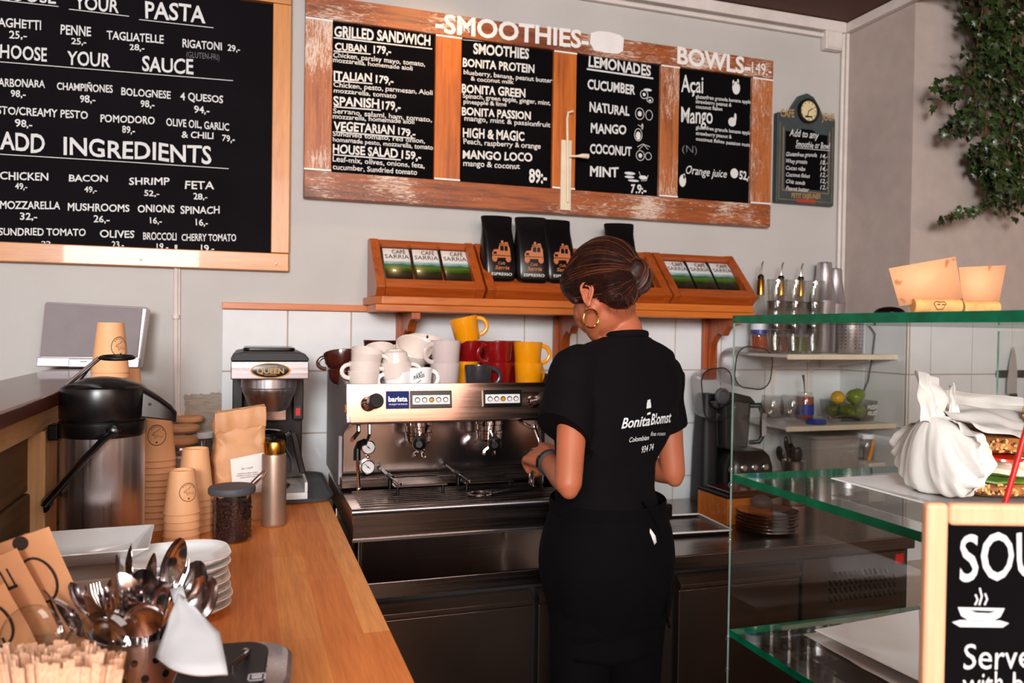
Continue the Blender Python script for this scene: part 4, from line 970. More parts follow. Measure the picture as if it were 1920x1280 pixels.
# group heads and portafilters
for gx, hx, hz in ((.437, .397, 1.098), (.632, .588, 1.09)):
    q = MB(); q.lathe([(.036, 0), (.036, -.012), (.033, -.014), (.033, -.028), (.036, -.03), (.036, -.036)], 32, (gx, -.56, 1.1315)); gh = E(q, 'group_head', 'chrome')
    q = MB(); q.lathe([(.034, 1.108), (.034, 1.094), (.028, 1.088), (.01, 1.085)], 28, (gx, -.56, -.0145)); q.tube([(gx, -.56, 1.072), (gx, -.56, 1.055), (gx-.012, -.56, 1.046), (gx-.014, -.56, 1.035)], .006, 8); q.tube([(gx, -.56, 1.06), (gx+.012, -.56, 1.05), (gx+.015, -.56, 1.034)], .006, 8)
    A_ = V((gx-.002, -.59, 1.098)); B_ = V((hx, -.755, hz)); d_ = (B_-A_)
    q.rod(A_, A_+d_*.3, .007); pfz = E(q, 'portafilter', 'chrome', gh if False else EM)
    q = MB(); q.tube([A_+d_*t_ for t_ in (.28, .34, .5, .65, .8, .9, .97, 1.0)], [.009, .011, .01, .012, .017, .018, .015, .008], 20); E(q, 'portafilter_grip', 'black', pfz)
# steam wand left, with black sleeve
q = MB(); q.tube([(.30, -.6, 1.131), (.3, -.605, 1.105), (.292, -.62, 1.092), (.272, -.64, 1.088), (.262, -.66, 1.075), (.264, -.662, 1.03), (.268, -.655, .98)], .0045, 10); q.ball((.268, -.655, .978), .006, 10); sw = E(q, 'steam_wand', 'chrome')
q = MB(); q.tube([(.285, -.628, 1.09), (.27, -.642, 1.087), (.262, -.66, 1.075), (.262, -.662, 1.05)], .009, 10); E(q, 'rubber_sleeve', 'black', sw)
q = MB(); q.tube([(.275, -.58, 1.131), (.275, -.585, 1.11), (.262, -.6, 1.098), (.254, -.62, 1.094)], .0055, 10); E(q, 'water_pipe', 'chrome')
# steam wand right
q = MB(); q.tube([(.70, -.62, 1.131), (.703, -.7, 1.125), (.698, -.738, 1.13), (.706, -.75, 1.1), (.712, -.758, 1.065), (.71, -.752, 1.0)], .005, 10); q.ball((.698, -.738, 1.13), .009, 12); sw2 = E(q, 'steam_wand', 'chrome')

# tools lying on the drip tray
T = thing('spare_portafilter', 'spare portafilter lying on the drip tray beside the barista hand', 'portafilter', (.62, -.66, .9445)); T.location.z = .9445
q = MB(); q.tube([(.0+.03*math.cos(2*PI*i/20)-.04, .026*math.sin(2*PI*i/20), .006) for i in range(20)], .004, 8, closed=True); q.rod((-.045, 0, .006), (.02, .0, .008), .0025); q.build('wire_ring', 'mirror', T)
q = MB(); q.tube([(-.01, 0, .006), (.02, 0, .01), (.06, .005, .012), (.11, .01, .012)], [.005, .009, .01, .008], 12); q.build('dark_grip', 'black', T)

# ================================================================ CUPS ON THE MACHINE
PLATE = 1.2135
def mug(name, label, cat, group, loc, outer, inner=None, rb=.036, rt=.041, h=.072, hs=.024, ha=0.0, bowl=False, print_=None):
    T = thing(name, label, cat, loc, ha, group)
    q = MB(); w_ = .003
    if bowl: prof = [(0, 0), (rb*.62, 0), (rb*.66, .004), (rb*.9, h*.18), (rt*.93, h*.45), (rt, h*.97), (rt-.0012, h), (rt-w_, h*.97), (rt*.93-w_, h*.45), (rb*.8, h*.2), (0, h*.12)]
    else: prof = [(0, 0), (rb-.003, 0), (rb, .004), (rt, h-.001), (rt-.0012, h), (rt-w_, h-.001), (rb-w_, .008), (0, .006)]
    n = 7 if not bowl else 7
    cut = [i for i, (r, z) in enumerate(prof) if z >= h-1e-6][0]
    q.lathe(prof[:cut+1], 36, cap0=False, cap1=False); b_ = q.build('cup_body', outer, T)
    q = MB(); q.lathe(prof[cut:], 36, cap0=False, cap1=False); q.build('cup_inside', inner or outer, T, normals=False)
    q = MB(); r_ = (rt+rb)/2-.002
    pts = []
    for i in range(11):
        a = -PI/2+PI*i/10; pts.append((r_+.001+(hs+.002)*math.cos(a)*(1 if abs(a) < 1.4 else .8), 0, h*.52+h*.34*math.sin(a)))
    q.tube(pts, .0042 if h > .06 else .0036, 10, flat=1.5); q.build('handle', outer, T)
    return T
def cx_(px, y): return at(px, 705, y=y).x
G = 'mugs and cups piled on the espresso machine'
zl = PLATE
ym = mug('yellow_mug', 'yellow mug, lower of the stacked pair at the right', 'mug', G, (cx_(991, -.53), -.53, zl), 'yellow_mug', ha=.5)
dup(ym, (cx_(989, -.53), -.53, zl+.058), (0, 0, -.15), 'yellow mug, upper of the stacked pair at the right')
dup(ym, (cx_(873, -.44), -.44, zl), (0, 0, 2.2), 'yellow mug, only a sliver shows between grey mug and charcoal mug')
dup(ym, (cx_(877, -.41), -.41, zl+.127), (0, math.radians(-13), -.2), 'yellow mug tilted on top of the red mug, highest of all')
rm = mug('red_mug', 'dark red mug, lower of the pair beside the yellow mugs', 'mug', G, (cx_(933, -.5), -.5, zl), 'red_mug', ha=1.2)
dup(rm, (cx_(932, -.5), -.5, zl+.058), (0, 0, PI+.25), 'dark red mug, upper of the pair, handle to the left')
dup(rm, (cx_(885, -.41), -.41, zl), (0, 0, 1), 'dark red mug at the back, lowest under the tilted yellow mug')
dup(rm, (cx_(883, -.41), -.41, zl+.058), (0, 0, PI-.1), 'dark red mug directly under the tilted yellow mug')
dup(rm, (cx_(951, -.39), -.39, zl+.058), (0, 0, 1.8), 'dark red mug in the back row, its rim behind the yellow pair')
dup(rm, (cx_(951, -.39), -.39, zl), (0, 0, 1.8), 'dark red mug in the back row, hidden below another')
gm = mug('grey_mug', 'pale grey mug, lower of the stacked pair', 'mug', G, (cx_(834, -.53), -.53, zl), 'grey_mug', ha=1.9)
dup(gm, (cx_(835, -.53), -.53, zl+.06), (0, 0, PI+.25), 'pale grey mug, upper of the stacked pair, handle to the left')
mug('charcoal_mug', 'charcoal mug with round handle in the front row', 'mug', G, (cx_(897, -.555), -.555, zl), 'dark_mug', ha=-.05, rb=.034, rt=.0385, h=.066)
cc = mug('cream_cup', 'cream cup, bottom of the leftmost front stack', 'cup', G, (cx_(682, -.56), -.56, zl), 'cream', ha=1.3, rb=.04, rt=.0415, h=.052, hs=.02, bowl=True)
dup(cc, (cx_(684, -.56), -.56, zl+.024), (0, 0, PI+.2), 'cream cup, middle of the leftmost front stack, handle to the left')
dup(cc, (cx_(683, -.555), -.555, zl+.056), (math.radians(9), math.radians(11), -.35), 'cream cup tilted on top of the leftmost front stack')
wc_ = mug('white_cup', 'white cup with a dark mark inside its handle, bottom of the second stack', 'cup', G, (cx_(746, -.56), -.56, zl), 'white_china', ha=PI+.25, rb=.036, rt=.038, h=.05, hs=.018, bowl=True)
dup(cc, (cx_(745, -.56), -.56, zl+.022), (0, math.radians(-4), -.2), 'cream cup, middle of the second stack, handle to the right')
dup(cc, (cx_(740, -.555), -.555, zl+.108), (math.radians(178), math.radians(2), 2.6), 'cream cup upside down on top of the second stack', scale=(.86, .86, .86))
lc = mug('printed_espresso_cup', 'white espresso cup with dark printed lettering, handle to the right', 'cup', G, (cx_(788, -.57), -.57, zl), 'white_china', ha=.1, rb=.03, rt=.0315, h=.06, hs=.018, bowl=True)
q = MB()
for i_, (tx, z_, h_, w_) in enumerate((("CAFE", .043, .006, .5), ("PARIS", .034, .009, .9), ("1892", .024, .003, .35))):
    a0 = camang(lc.location.x, lc.location.y)-.1
    vs, fs = glyphs(tx, .02); xa = min(v[0] for v in vs); xb = max(v[0] for v in vs)
    q.add([(.0322*math.cos(a0+((v[0]-xa)/(xb-xa)-.5)*w_), .0322*math.sin(a0+((v[0]-xa)/(xb-xa)-.5)*w_), z_+v[1]/.7*h_+.008*((v[0]-xa)/(xb-xa)-.5)) for v in vs], fs)
q.build('printed_lettering', 'ink', lc, normals=False).rotation_euler = (0, 0, -.1)
dup(cc, (cx_(713, -.47), -.47, zl+.062), (math.radians(20), math.radians(-14), .3), 'cream cup leaning in the second row, behind the two front stacks')
dup(cc, (cx_(716, -.46), -.46, zl), (0, 0, 2), 'cream cup standing in the second row behind the leftmost stack')
dup(cc, (cx_(765, -.47), -.47, zl+.066), (math.radians(38), math.radians(6), .1), 'large cream cup with its wide mouth tipped towards the room', scale=(1.22, 1.22, 1.22))
dup(cc, (cx_(768, -.45), -.45, zl), (0, 0, 2), 'cream cup in the second row, under the tipped large cup')
bc = mug('brown_cup', 'dark brown cup with cream inside, at the left end', 'cup', G, (cx_(643, -.42), -.42, zl+.045), 'brown_cup', 'cream', ha=2.9, rb=.042, rt=.05, h=.05, hs=.02, bowl=True)
bc.rotation_euler = (math.radians(14), math.radians(6), 2.9)
dup(bc, (cx_(650, -.42), -.42, zl), (0, 0, 2), 'dark brown cup, lower one at the left end')
dup(bc, (cx_(690, -.4), -.4, zl+.035), (0, math.radians(-4), 2), 'dark brown cup in the back row, behind the tilted cream cup')
dup(bc, (cx_(713, -.34), -.34, zl+.078), (0, 0, 1.4), 'dark brown cup at the back, standing highest against the tiles')
dup(bc, (cx_(713, -.34), -.34, zl+.02), (0, 0, 1.4), 'dark brown cup at the back under another brown cup')
dup(bc, (cx_(792, -.37), -.37, zl+.088), (math.radians(10), math.radians(-12), 1.2), 'dark brown cup behind the handle of the grey mug')
dup(bc, (cx_(792, -.37), -.37, zl+.03), (0, 0, 1.2), 'dark brown cup, lower one behind the grey mug')

# ================================================================ STEEL COUNTER AND FRIDGE
SC = MB(); SC.box(.225, 2.0, -.685, -.012, STEEL_Z-.042, STEEL_Z)
solo(SC, 'steel_counter', 'counter_steel', 'stainless steel counter top running behind the barista to the right corner', 'counter', (1.1, -.35, .708), bevel=.004)
FR = thing('undercounter_fridge', 'stainless under-counter fridge with two doors and a slotted vent panel', 'fridge', (1.1, -.35, 0))
def F(mb, name, m_, par=None, **k): return mb.build(name, m_, par or FR, off=FR.location, **k)
F(MB().box(.225, 2.0, -.655, -.012, .09, .7075), 'fridge_body', 'matblack', bevel=.002)
for x0_, x1_ in ((.3, .718), (.735, 1.135), (1.155, 1.56)):
    d_ = F(MB().box(x0_, x1_, -.69, -.6555, .12, .655), 'door', 'fridge_steel', bevel=.004)
    F(MB().prism([(-.656, .6555), (-.69, .6555), (-.70, .662), (-.70, .672), (-.675, .692), (-.656, .692)], x0_, x1_, 'yz'), 'grip_rail', 'fridge_steel', d_, bevel=.001)
vp = F(MB().box(1.585, 1.975, -.672, -.6555, .12, .7), 'vent_panel', 'fridge_steel', bevel=.003)
q = MB()
for r_ in range(4):
    for c_ in range(14):
        x_ = 1.69+c_*.0187; z_ = .645-.024*r_-.0
        q.add([(x_-.011, -.6726, z_+.0095), (x_-.002, -.6726, z_+.0095), (x_+.008, -.6726, z_-.0095), (x_-.001, -.6726, z_-.0095)], [(0, 1, 2, 3)])
F(q, 'vent_slots', 'black', vp, normals=False)
F(MB().box(1.934, 1.966, -.6735, -.6722, .662, .692), 'red_sticker', 'red', vp)
q = MB()
for x_ in (1.7, 1.77, 1.83): q.box(x_, x_+.045, -.6745, -.6722, .41, .45)
F(q, 'control_display', 'black', vp)
for x_ in (.3, 1.95):
    for y_ in (-.6, -.08): F(MB().cyl((x_, y_, 0), .02, .0895), 'foot', 'chrome')

# ================================================================ THINGS ON THE STEEL COUNTER
TS = STEEL_Z+.0006
KB = thing('knock_box', 'orange-brown wooden knock box with black rubber insert beside the barista', 'knock box', (1.572, -.335, TS), math.radians(2))
q = MB(); w_, d_, h_ = .088, .085, .085
for a in ((-w_, w_, -d_, -d_+.014), (-w_, w_, d_-.014, d_), (-w_, -w_+.014, -d_+.0142, d_-.0142), (w_-.014, w_, -d_+.0142, d_-.0142)): q.box(a[0], a[1], a[2], a[3], 0, h_)
q.box(-w_+.0142, w_-.0142, -d_+.0142, d_-.0142, 0, .01); q.build('wooden_box', 'orange_wood', KB, bevel=.002)
MB().box(-w_-.003, w_+.003, -d_-.003, d_+.003, h_+.0003, h_+.012).build('black_rim', 'black', KB, bevel=.004)
q = MB(); q.box(-w_+.02, w_-.03, -d_+.02, d_-.02, h_+.0125, h_+.02); q.build('coffee_grounds', 'bread' if False else 'brown_cup', KB, bevel=.006)
TR = thing('white_tray', 'flat pale tray lying on the steel counter, at the front left of the knock box', 'tray', (1.28, -.4, TS), math.radians(-4))
q = MB(); q.rings([[(x*k_, y*k_, z) for x, y in rrect(.34, .22, .012, 3)] for k_, z in ((.95, 0), (1, .012), (.985, .012), (.94, .004), (0.0, .004))]); q.build('tray_body', 'dark_steel', TR)
MB().tube([(x, y, .0125) for x, y in rrect(.34, .22, .012, 3)], .003, 6, closed=True).build('tray_rim', 'white_china', TR)
# dark grinder tamper base, black
TB = thing('black_tamping_station', 'black tamping station on the counter right behind the barista', 'tamping station', (1.25, -.28, TS+.0135)) 
MB().box(-.08, .08, -.07, .07, 0, .05).build('base', 'black', TB, bevel=.008); MB().lathe([(0, .0503), (.03, .0503), (.03, .07), (.01, .075), (.012, .1), (.018, .12), (.0, .128)], 24).build('tamper', 'black', TB)
# plates seen through the case
p = at(1420, 985, z=.76); G = 'thin steel plates stacked on the steel counter'
pl_ = None
for i in range(6):
    loc = (p.x+.02+random.uniform(-.004, .004), p.y-.02, TS+.0012+i*.0105)
    if pl_ is None:
        q = MB(); q.lathe([(0, 0), (.06, 0), (.088, .007), (.096, .009), (.096, .0102), (.086, .009), (.06, .002), (0, .002)], 40)
        pl_ = q.build('steel_plate', 'mirror', loc=loc); tag(pl_, f'round steel plate, {nth(5-i)} in the stack seen through the case', 'plate', G)
    else: dup(pl_, loc, label=f'round steel plate, {nth(5-i)} in the stack seen through the case')
T = thing('measuring_scoop', 'dark grey scoop lying on the stack of round steel plates', 'scoop', (p.x+.02, p.y-.02, TS+.068))
MB().ball((-.02, 0, .022), (.034, .034, .022), 20).build('scoop_bowl', 'greylid', T); MB().tube([(.01, 0, .035), (.05, .0, .04), (.09, .0, .032)], [.006, .006, .005], 8).build('handle', 'black', T)

# ---- sound-hood blender
BL = thing('hooded_blender', 'black countertop blender with its clear sound hood swung open', 'blender', (1.705, -.125, TS))
q = MB(); q.rings([[(.03+x*k_, y*k_, z) for x, y in rrect(.19, .19, .04, 5)] for k_, z in ((1, 0), (1, .14), (.9, .18), (.72, .2), (.0, .2))]); q.build('motor_base', 'black', BL, bevel=.002)
for x_ in (-.02, .025, .07):
    q = MB(); q.m = Matrix.Translation((x_, -.0955, .145)) @ Matrix.Rotation(PI/2, 4, 'X'); q.lathe([(.013, 0), (.013, .008), (.009, .011), (0, .011)], 20); q.build('dial_knob', 'steel', BL)
q = MB(); q.rings([[(-.085+x*k_+.0*z, .05+y*k_, z) for x, y in rrect(.06, .08, .02, 4)] for k_, z in ((1.3, 0), (1.15, .2), (.9, .38), (.8, .40))]); q.build('rear_tower', 'matblack', BL)
q = MB(); q.rings([[(x*k_, y*k_, z) for x, y in rrect(.105, .105, .03, 5)] for k_, z in ((.85, .205), (.88, .22), (1.02, .37), (1.02, .372), (1.0, .372), (.99, .37), (.85, .22), (.8, .208))]); q.build('jug', 'jug_plastic', BL)
q = MB(); q.prism([(-.1, .375), (-.03, .41), (.04, .395), (.062, .374), (.055, .365), (.02, .374), (-.03, .378), (-.09, .35)], -.05, .05, 'xz'); q.build('lid_arm', 'black', BL, bevel=.006)
q = MB(); q.tube([(.05, -.03, .36), (.08, -.045, .362), (.092, -.05, .335), (.092, -.05, .25), (.082, -.045, .228), (.05, -.03, .225)], [.009, .011, .011, .010, .009, .008], 12); q.build('jug_handle', 'black', BL)
MB().box(.08, .1, -.066, -.061, .25, .335).build('handle_insert', 'speaker_silver', BL, bevel=.003)
q = MB()
def hood(q, cx, cz, w_, h_, ang, d_, nm, nr, rim):
    Mx = Matrix.Translation((cx, .0, cz)) @ Matrix.Rotation(ang, 4, 'Y')
    q.m = Mx; q.rings([[(x*k_, y_, z*k_) for x, z in rrect(w_, h_, w_*.33, 6)] for k_, y_ in ((1, -d_), (.98, 0), (.9, d_*.7), (.6, d_), (0.01, d_))], cap0=False, cap1=False); q.build(nm, 'smoke', BL)
    r = MB(); r.tube([Mx @ V((x, -d_, z)) for x, z in rrect(w_, h_, w_*.33, 6)], rim, 6, closed=True); r.build(nr, 'matblack', BL)
hood(MB(), .035, .50, .155, .15, .12, .07, 'clear_hood', 'hood_rim', .0025)
hood(MB(), -.10, .405, .125, .185, -.12, .05, 'rear_hood_half', 'rear_hood_rim', .0025)
q = MB(); q.m = Matrix.Translation((-.085, -.05, .40)) @ Matrix.Rotation(PI/2, 4, 'X'); q.lathe([(.028, 0), (.028, .01), (.02, .014), (.016, .008), (0, .008)], 24); q.build('hood_hinge', 'greylid', BL)

# ---- utensil pot, boxes
UP = thing('utensil_pot', 'small steel pot of black-handled utensils on the steel counter', 'pot', (1.92, -.2, TS))
MB().lathe([(0, 0), (.04, 0), (.042, .005), (.042, .155), (.044, .16), (.041, .16), (.04, .155), (.04, .006), (0, .006)], 28).build('steel_pot', 'steel', UP)
for i_, (dx, dy, rot, l_, nm) in enumerate(((-.02, 0, -.25, .23, 'black spatula handle'), (.0, .015, .05, .2, 'black ladle'), (.015, -.01, .3, .2, 'black spoon'), (-.01, -.015, -.1, .19, 'grey whisk'), (.02, .01, .5, .2, 'black tongs'), (-.025, .01, -.5, .19, 'black brush'))):
    T = thing('kitchen_utensil', f'{nm} sticking out of the small steel pot', 'utensil', (1.92+dx*.5, -.2+dy, TS+.012), group='utensils in the steel pot'); T.rotation_euler = (0, rot*.5, i_)
    MB().rod((0, 0, 0), (0, 0, l_-.03), .004).build('utensil_stem', 'steel' if i_ in (1, 3) else 'black', T)
    MB().ball((0, 0, l_-.02), (.018 if i_ != 0 else .01, .006, .03), 14).build('utensil_head', 'black' if i_ != 1 else 'matblack', T)
T = thing('food_tub', 'cloudy plastic food tub standing under the lower wire shelf', 'tub', (2.1, -.15, TS))
q = MB(); q.rings([[(x*k_, y*k_, z) for x, y in rrect(.22, .16, .03, 5)] for k_, z in ((.88, 0), (.9, .01), (1, .235), (.98, .235), (.88, .012), (0.01, .012))]); q.build('tub_body', 'frost', T)
q = MB(); q.rings([[(x*k_, y*k_, z) for x, y in rrect(.235, .175, .035, 5)] for k_, z in ((.98, .236), (1, .238), (1, .246), (.96, .25), (0.01, .25))]); q.build('tub_lid', 'frost', T)
T = thing('wood_block', 'pale block under the small glass jar at the corner', 'block', (2.24, -.2, TS))
MB().box(-.04, .04, -.07, .07, 0, .15).build('block_body', 'white_trim', T, bevel=.006)
T = thing('spice_jar', 'small glass jar with white lid and yellow stripe in the corner', 'jar', (2.243, -.2, TS+.1512))
MB().lathe([(0, 0), (.03, 0), (.033, .008), (.033, .07), (.027, .08)], 24, cap1=False).build('glass_body', 'bottle_glass', T); MB().lathe([(0, .081), (.03, .081), (.03, .098), (0, .098)], 24).build('white_lid', 'white_china', T)
MB().prism([(-.022, .0), (-.006, .0), (.016, .078), (.002, .078)], -.036, -.034).build('yellow_stripe', 'yellow_mug', T)

# ================================================================ WIRE-RAIL SHELVES IN THE CORNER
def wshelf(z, label, x0):
    T = thing('white_wall_shelf', label, 'shelf', ((x0+2.29)/2, -.001, z-.012), group='white shelves in the corner')
    w_ = (2.29-x0)/2
    MB().box(-w_, w_, -.3, -.012, -.001, .011).build('shelf_board', 'white_trim', T, bevel=.003)
    q = MB()
    MB().prism([(-.305, -.006), (-.305, .012), (-.3005, .012), (-.3005, -.006)], -w_, w_, 'yz').build('edge_strip', 'ivory', T, bevel=.001)
    for s_ in (-w_*.55, w_*.55):
        MB().prism([(-.012, -.0015), (-.28, -.0015), (-.28, -.012), (-.012, -.05)], s_-.003, s_+.003, 'yz').build('shelf_bracket', 'white_trim', T)
    return T
wshelf(1.304, 'upper white shelf in the corner, holding syrup bottles and glasses', 1.80)
wshelf(1.05, 'lower white shelf in the corner, holding wine glasses and limes', 1.80)
for x_ in (1.96, 2.14):
    RL = MB(); RL.box(x_-.009, x_+.009, -.0118, -.0102, .95, 1.35)
    for k_ in range(20): RL.box(x_-.002, x_+.002, -.0122, -.0118, .96+.019*k_, .97+.019*k_)
    solo(RL, 'shelf_rail', 'white_trim', 'left slotted white shelf rail on the tiles' if x_ < 2 else 'right slotted white shelf rail on the tiles', 'rail', (x_, -.011, .95))
US = 1.3046
# syrup bottles with pourers
def syrup(x, y, label, liquid):
    T = thing('pourer_bottle', label, 'bottle', (x, y, US), group='bottles with pourers')
    MB().lathe([(0, 0), (.032, 0), (.034, .006), (.034, .12), (.03, .15), (.014, .195), (.0125, .2), (.0125, .25)], 28, cap1=False).build('glass_body', 'bottle_glass', T)
    MB().lathe([(0, .004), (.031, .004), (.032, .01), (.032, .06), (0, .06)], 24).build('syrup', liquid, T)
    MB().lathe([(.0345, .07), (.0345, .118)], 28, cap0=False, cap1=False).build('paper_label', 'white_china' if liquid == 'orange_liquid' else 'blue', T)
    q = MB(); q.lathe([(.0348, .07), (.0348, .085)], 28, cap0=False, cap1=False); q.build('blue_label_band', 'blue', T)
    MB().lathe([(.013, .215), (.0145, .217), (.0135, .272), (.012, .275)], 24).build('gold_neck_foil', 'gold', T)
    MB().lathe([(.0, .2755), (.011, .2755), (.012, .285), (.008, .292), (0, .294)], 20).build('pourer_collar', 'black', T)
    MB().tube([(0, 0, .29), (0, 0, .31), (.004, 0, .328), (.009, 0, .342)], [.005, .0045, .0035, .003], 10).build('pourer_spout', 'chrome', T)
for px_b, y_, l_, lq in ((1427, -.1, 'syrup bottle with gold neck and pourer, nearest the wooden crates', 'orange_liquid'), (1465, -.1, 'syrup bottle with pourer between the first and second glass stacks', 'orange_liquid'), (1502, -.1, 'syrup bottle with pourer, nearest the steel shaker', 'lime')):
    syrup(at(px_b, 500, y=y_).x, y_, l_, lq)
# tumblers, two nested in each of three stacks
tb = None
for (px_g, y_, h_), nm in zip(((1457, -.2, 1), (1491, -.2, 1), (1527, -.19, 1)), ('left', 'middle', 'right')):
    x_ = at(px_g, 545, y=y_).x
    for k_ in range(3):
        l_ = f'clear tumbler, {("lowest", "middle", "upper")[k_]} of the {nm} glass stack on the upper shelf'
        loc = (x_, y_, US+.0005+.078*k_)
        if tb is None:
            tb = thing('tumbler', l_, 'glass', loc, group='tumblers stacked on the corner shelf')
            MB().lathe([(0, 0), (.027, 0), (.0285, .004), (.036, .109), (.0355, .112), (.0345, .109), (.0268, .01), (0, .01)], 32).build('glass_wall', 'glass', tb)
            MB().tube([(.0355*math.cos(2*PI*i/28), .0355*math.sin(2*PI*i/28), .11) for i in range(28)], .0013, 6, closed=True).build('rim', 'bottle_glass', tb)
        else: dup(tb, loc, label=l_)
# steel shaker tins
for i_, (px_g, y_, z_, sc_, l_) in enumerate(((1546, -.07, 0, 1.0, 'tall polished steel shaker tin behind the right tumbler stack'), (1566, -.06, 0, .94, 'steel shaker tin nearest the corner pipe'))):
    x_ = at(px_g, 485, y=y_).x; T = thing('shaker_tin', l_, 'shaker', (x_, y_, US+.0006), group='steel shaker tins')
    MB().lathe([(0, .0), (.034, .0), (.036, .004), (.045, .2), (.046, .204), (.0455, .205), (.03, .3), (.028, .345), (.026, .352), (0, .354)], 36).build('tin_body', 'steel', T); T.scale = (sc_, sc_, sc_)
# perforated steel holder
x_ = at(1594, 640, y=-.16).x; T = thing('perforated_steel_holder', 'perforated steel cutlery cylinder at the right end of the upper shelf', 'holder', (x_, -.16, US+.0006))
MB().lathe([(0, 0), (.043, 0), (.045, .003), (.045, .125), (.047, .127), (.044, .127), (.043, .12), (.043, .005), (0, .005)], 40).build('cylinder_wall', 'steel', T)
q = MB()
for r_ in range(8):
    for c_ in range(16):
        a = 2*PI*c_/16+.1; n_ = V((math.cos(a), math.sin(a), 0)); q.m = Matrix.Translation(n_*.0452+V((0, 0, .02+.0135*r_))) @ n_.to_track_quat('Z', 'Y').to_matrix().to_4x4(); q.lathe([(.0026, 0), (.0026, .0003)], 8)
q.build('punched_holes', 'black', T)
# lower shelf
LS = 1.0506
for i_, (px_g, l_) in enumerate(((1447, 'stemless wine glass at the left of the lower shelf'), (1484, 'stemless wine glass beside the blue-labelled jar'))):
    x_ = at(px_g, 780, y=-.2).x; T = thing('stemless_wine_glass', l_, 'glass', (x_, -.2, LS), group='stemless wine glasses')
    MB().lathe([(0, 0), (.02, 0), (.034, .012), (.042, .035), (.041, .065), (.035, .1), (.0345, .101), (.0338, .099), (.0398, .065), (.0405, .035), (.032, .014), (0, .006)], 32).build('glass_wall', 'glass', T)
x_ = at(1512, 770, y=-.14).x; T = thing('sauce_jar', 'glass jar of orange sauce with a blue label, its lid off', 'jar', (x_, -.13, LS))
MB().lathe([(0, 0), (.03, 0), (.033, .005), (.033, .085), (.028, .095), (.028, .105)], 28, cap1=False).build('glass_body', 'bottle_glass', T); MB().lathe([(0, .003), (.031, .004), (.031, .088), (0, .09)], 24).build('orange_sauce', 'orange_liquid', T)
MB().lathe([(.0336, .02), (.0336, .06)], 28, cap0=False, cap1=False).build('blue_label', 'blue', T); MB().tube([(0, 0, .09), (-.005, 0, .14), (-.01, 0, .17)], [.003, .003, .006], 8).build('spoon_handle', 'chrome', T)
x_ = at(1526, 790, y=-.24).x; T = thing('blue_jar_lid', 'blue jar lid lying flat on the lower shelf edge', 'lid', (x_, -.25, LS))
MB().lathe([(0, 0), (.034, 0), (.036, .004), (.036, .014), (.033, .018), (0, .018)], 32).build('lid_disc', 'blue', T)
x_ = at(1590, 780, y=-.17).x; FB = thing('plastic_fruit_box', 'clear plastic punnet of limes and a lemon on the lower shelf', 'punnet', (x_, -.17, LS))
q = MB(); q.rings([[(x*k_, y*k_, z) for x, y in rrect(.19, .13, .025, 4)] for k_, z in ((.85, 0), (.88, .005), (1, .075), (.985, .075), (.86, .007), (.01, .007))]); q.build('box_wall', 'bottle_glass', FB)
q = MB(); write(q, "FRESH", (.03, -.067, .045), (.075, -.067, .047), .016, bold=.02); write(q, "FRUIT", (.032, -.067, .022), (.075, -.067, .024), .016, bold=.02); q.build('white_print', 'chalk', FB, normals=False)
fr = None
for i_, (dx, dy, dz, r_, l_, m_) in enumerate(((-.05, .0, .085, .026, 'yellow lemon at the left top of the punnet', 'lemon'), (.02, -.01, .088, .028, 'yellow-green lime in the middle top of the punnet', 'lime'), (.06, .02, .092, .026, 'green lime at the right top of the punnet', 'lime'),
      (-.03, -.03, .036, .028, 'lime low at the left front of the punnet', 'lime'), (.025, -.025, .036, .028, 'lime low in the middle of the punnet', 'lime'), (-.045, .03, .036, .027, 'lime low at the back left of the punnet', 'lime'), (.06, .03, .036, .027, 'lime low at the back right of the punnet', 'lime'))):
    q = MB(); q.ball((0, 0, 0), (r_*1.12, r_, r_), 24); q.tube([(r_*1.05, 0, 0), (r_*1.2, 0, 0)], [.006, .002], 8)
    o = q.build('lime' if m_ == 'lime' else 'lemon', m_, loc=(x_+dx, -.17+dy, LS+dz)); o.rotation_euler = (0, random.uniform(-.4, .4), random.uniform(0, 3)); tag(o, l_, 'fruit', 'fruit in the punnet')
x_ = at(1545, 775, y=-.22).x; T = thing('steel_strainer', 'small shiny steel strainer beside the lime punnet', 'strainer', (x_-.0, -.245, LS+.019)); T.location.z = LS+.0002; T.location.x += .025
MB().lathe([(0, 0), (.018, .004), (.026, .016), (.027, .018), (.025, .018), (.0, .006)], 24).build('strainer_bowl', 'mirror', T); MB().tube([(.02, 0, .017), (.06, -.01, .02), (.1, -.015, .012)], [.004, .004, .005], 8).build('handle', 'matblack', T)
# cable on the right wall
q = MB(); q.tube([(CX-.014, -.15, 1.43), (CX-.016, -.2, 1.38), (CX-.016, -.19, 1.3), (CX-.016, -.17, 1.2), (CX-.016, -.12, 1.1), (CX-.016, -.1, 1.0)], .003, 6); solo(q, 'grey_cable', 'greylid', 'thin grey cable hanging down the corner side wall', 'cable', (CX-.016, -.15, 1.0))
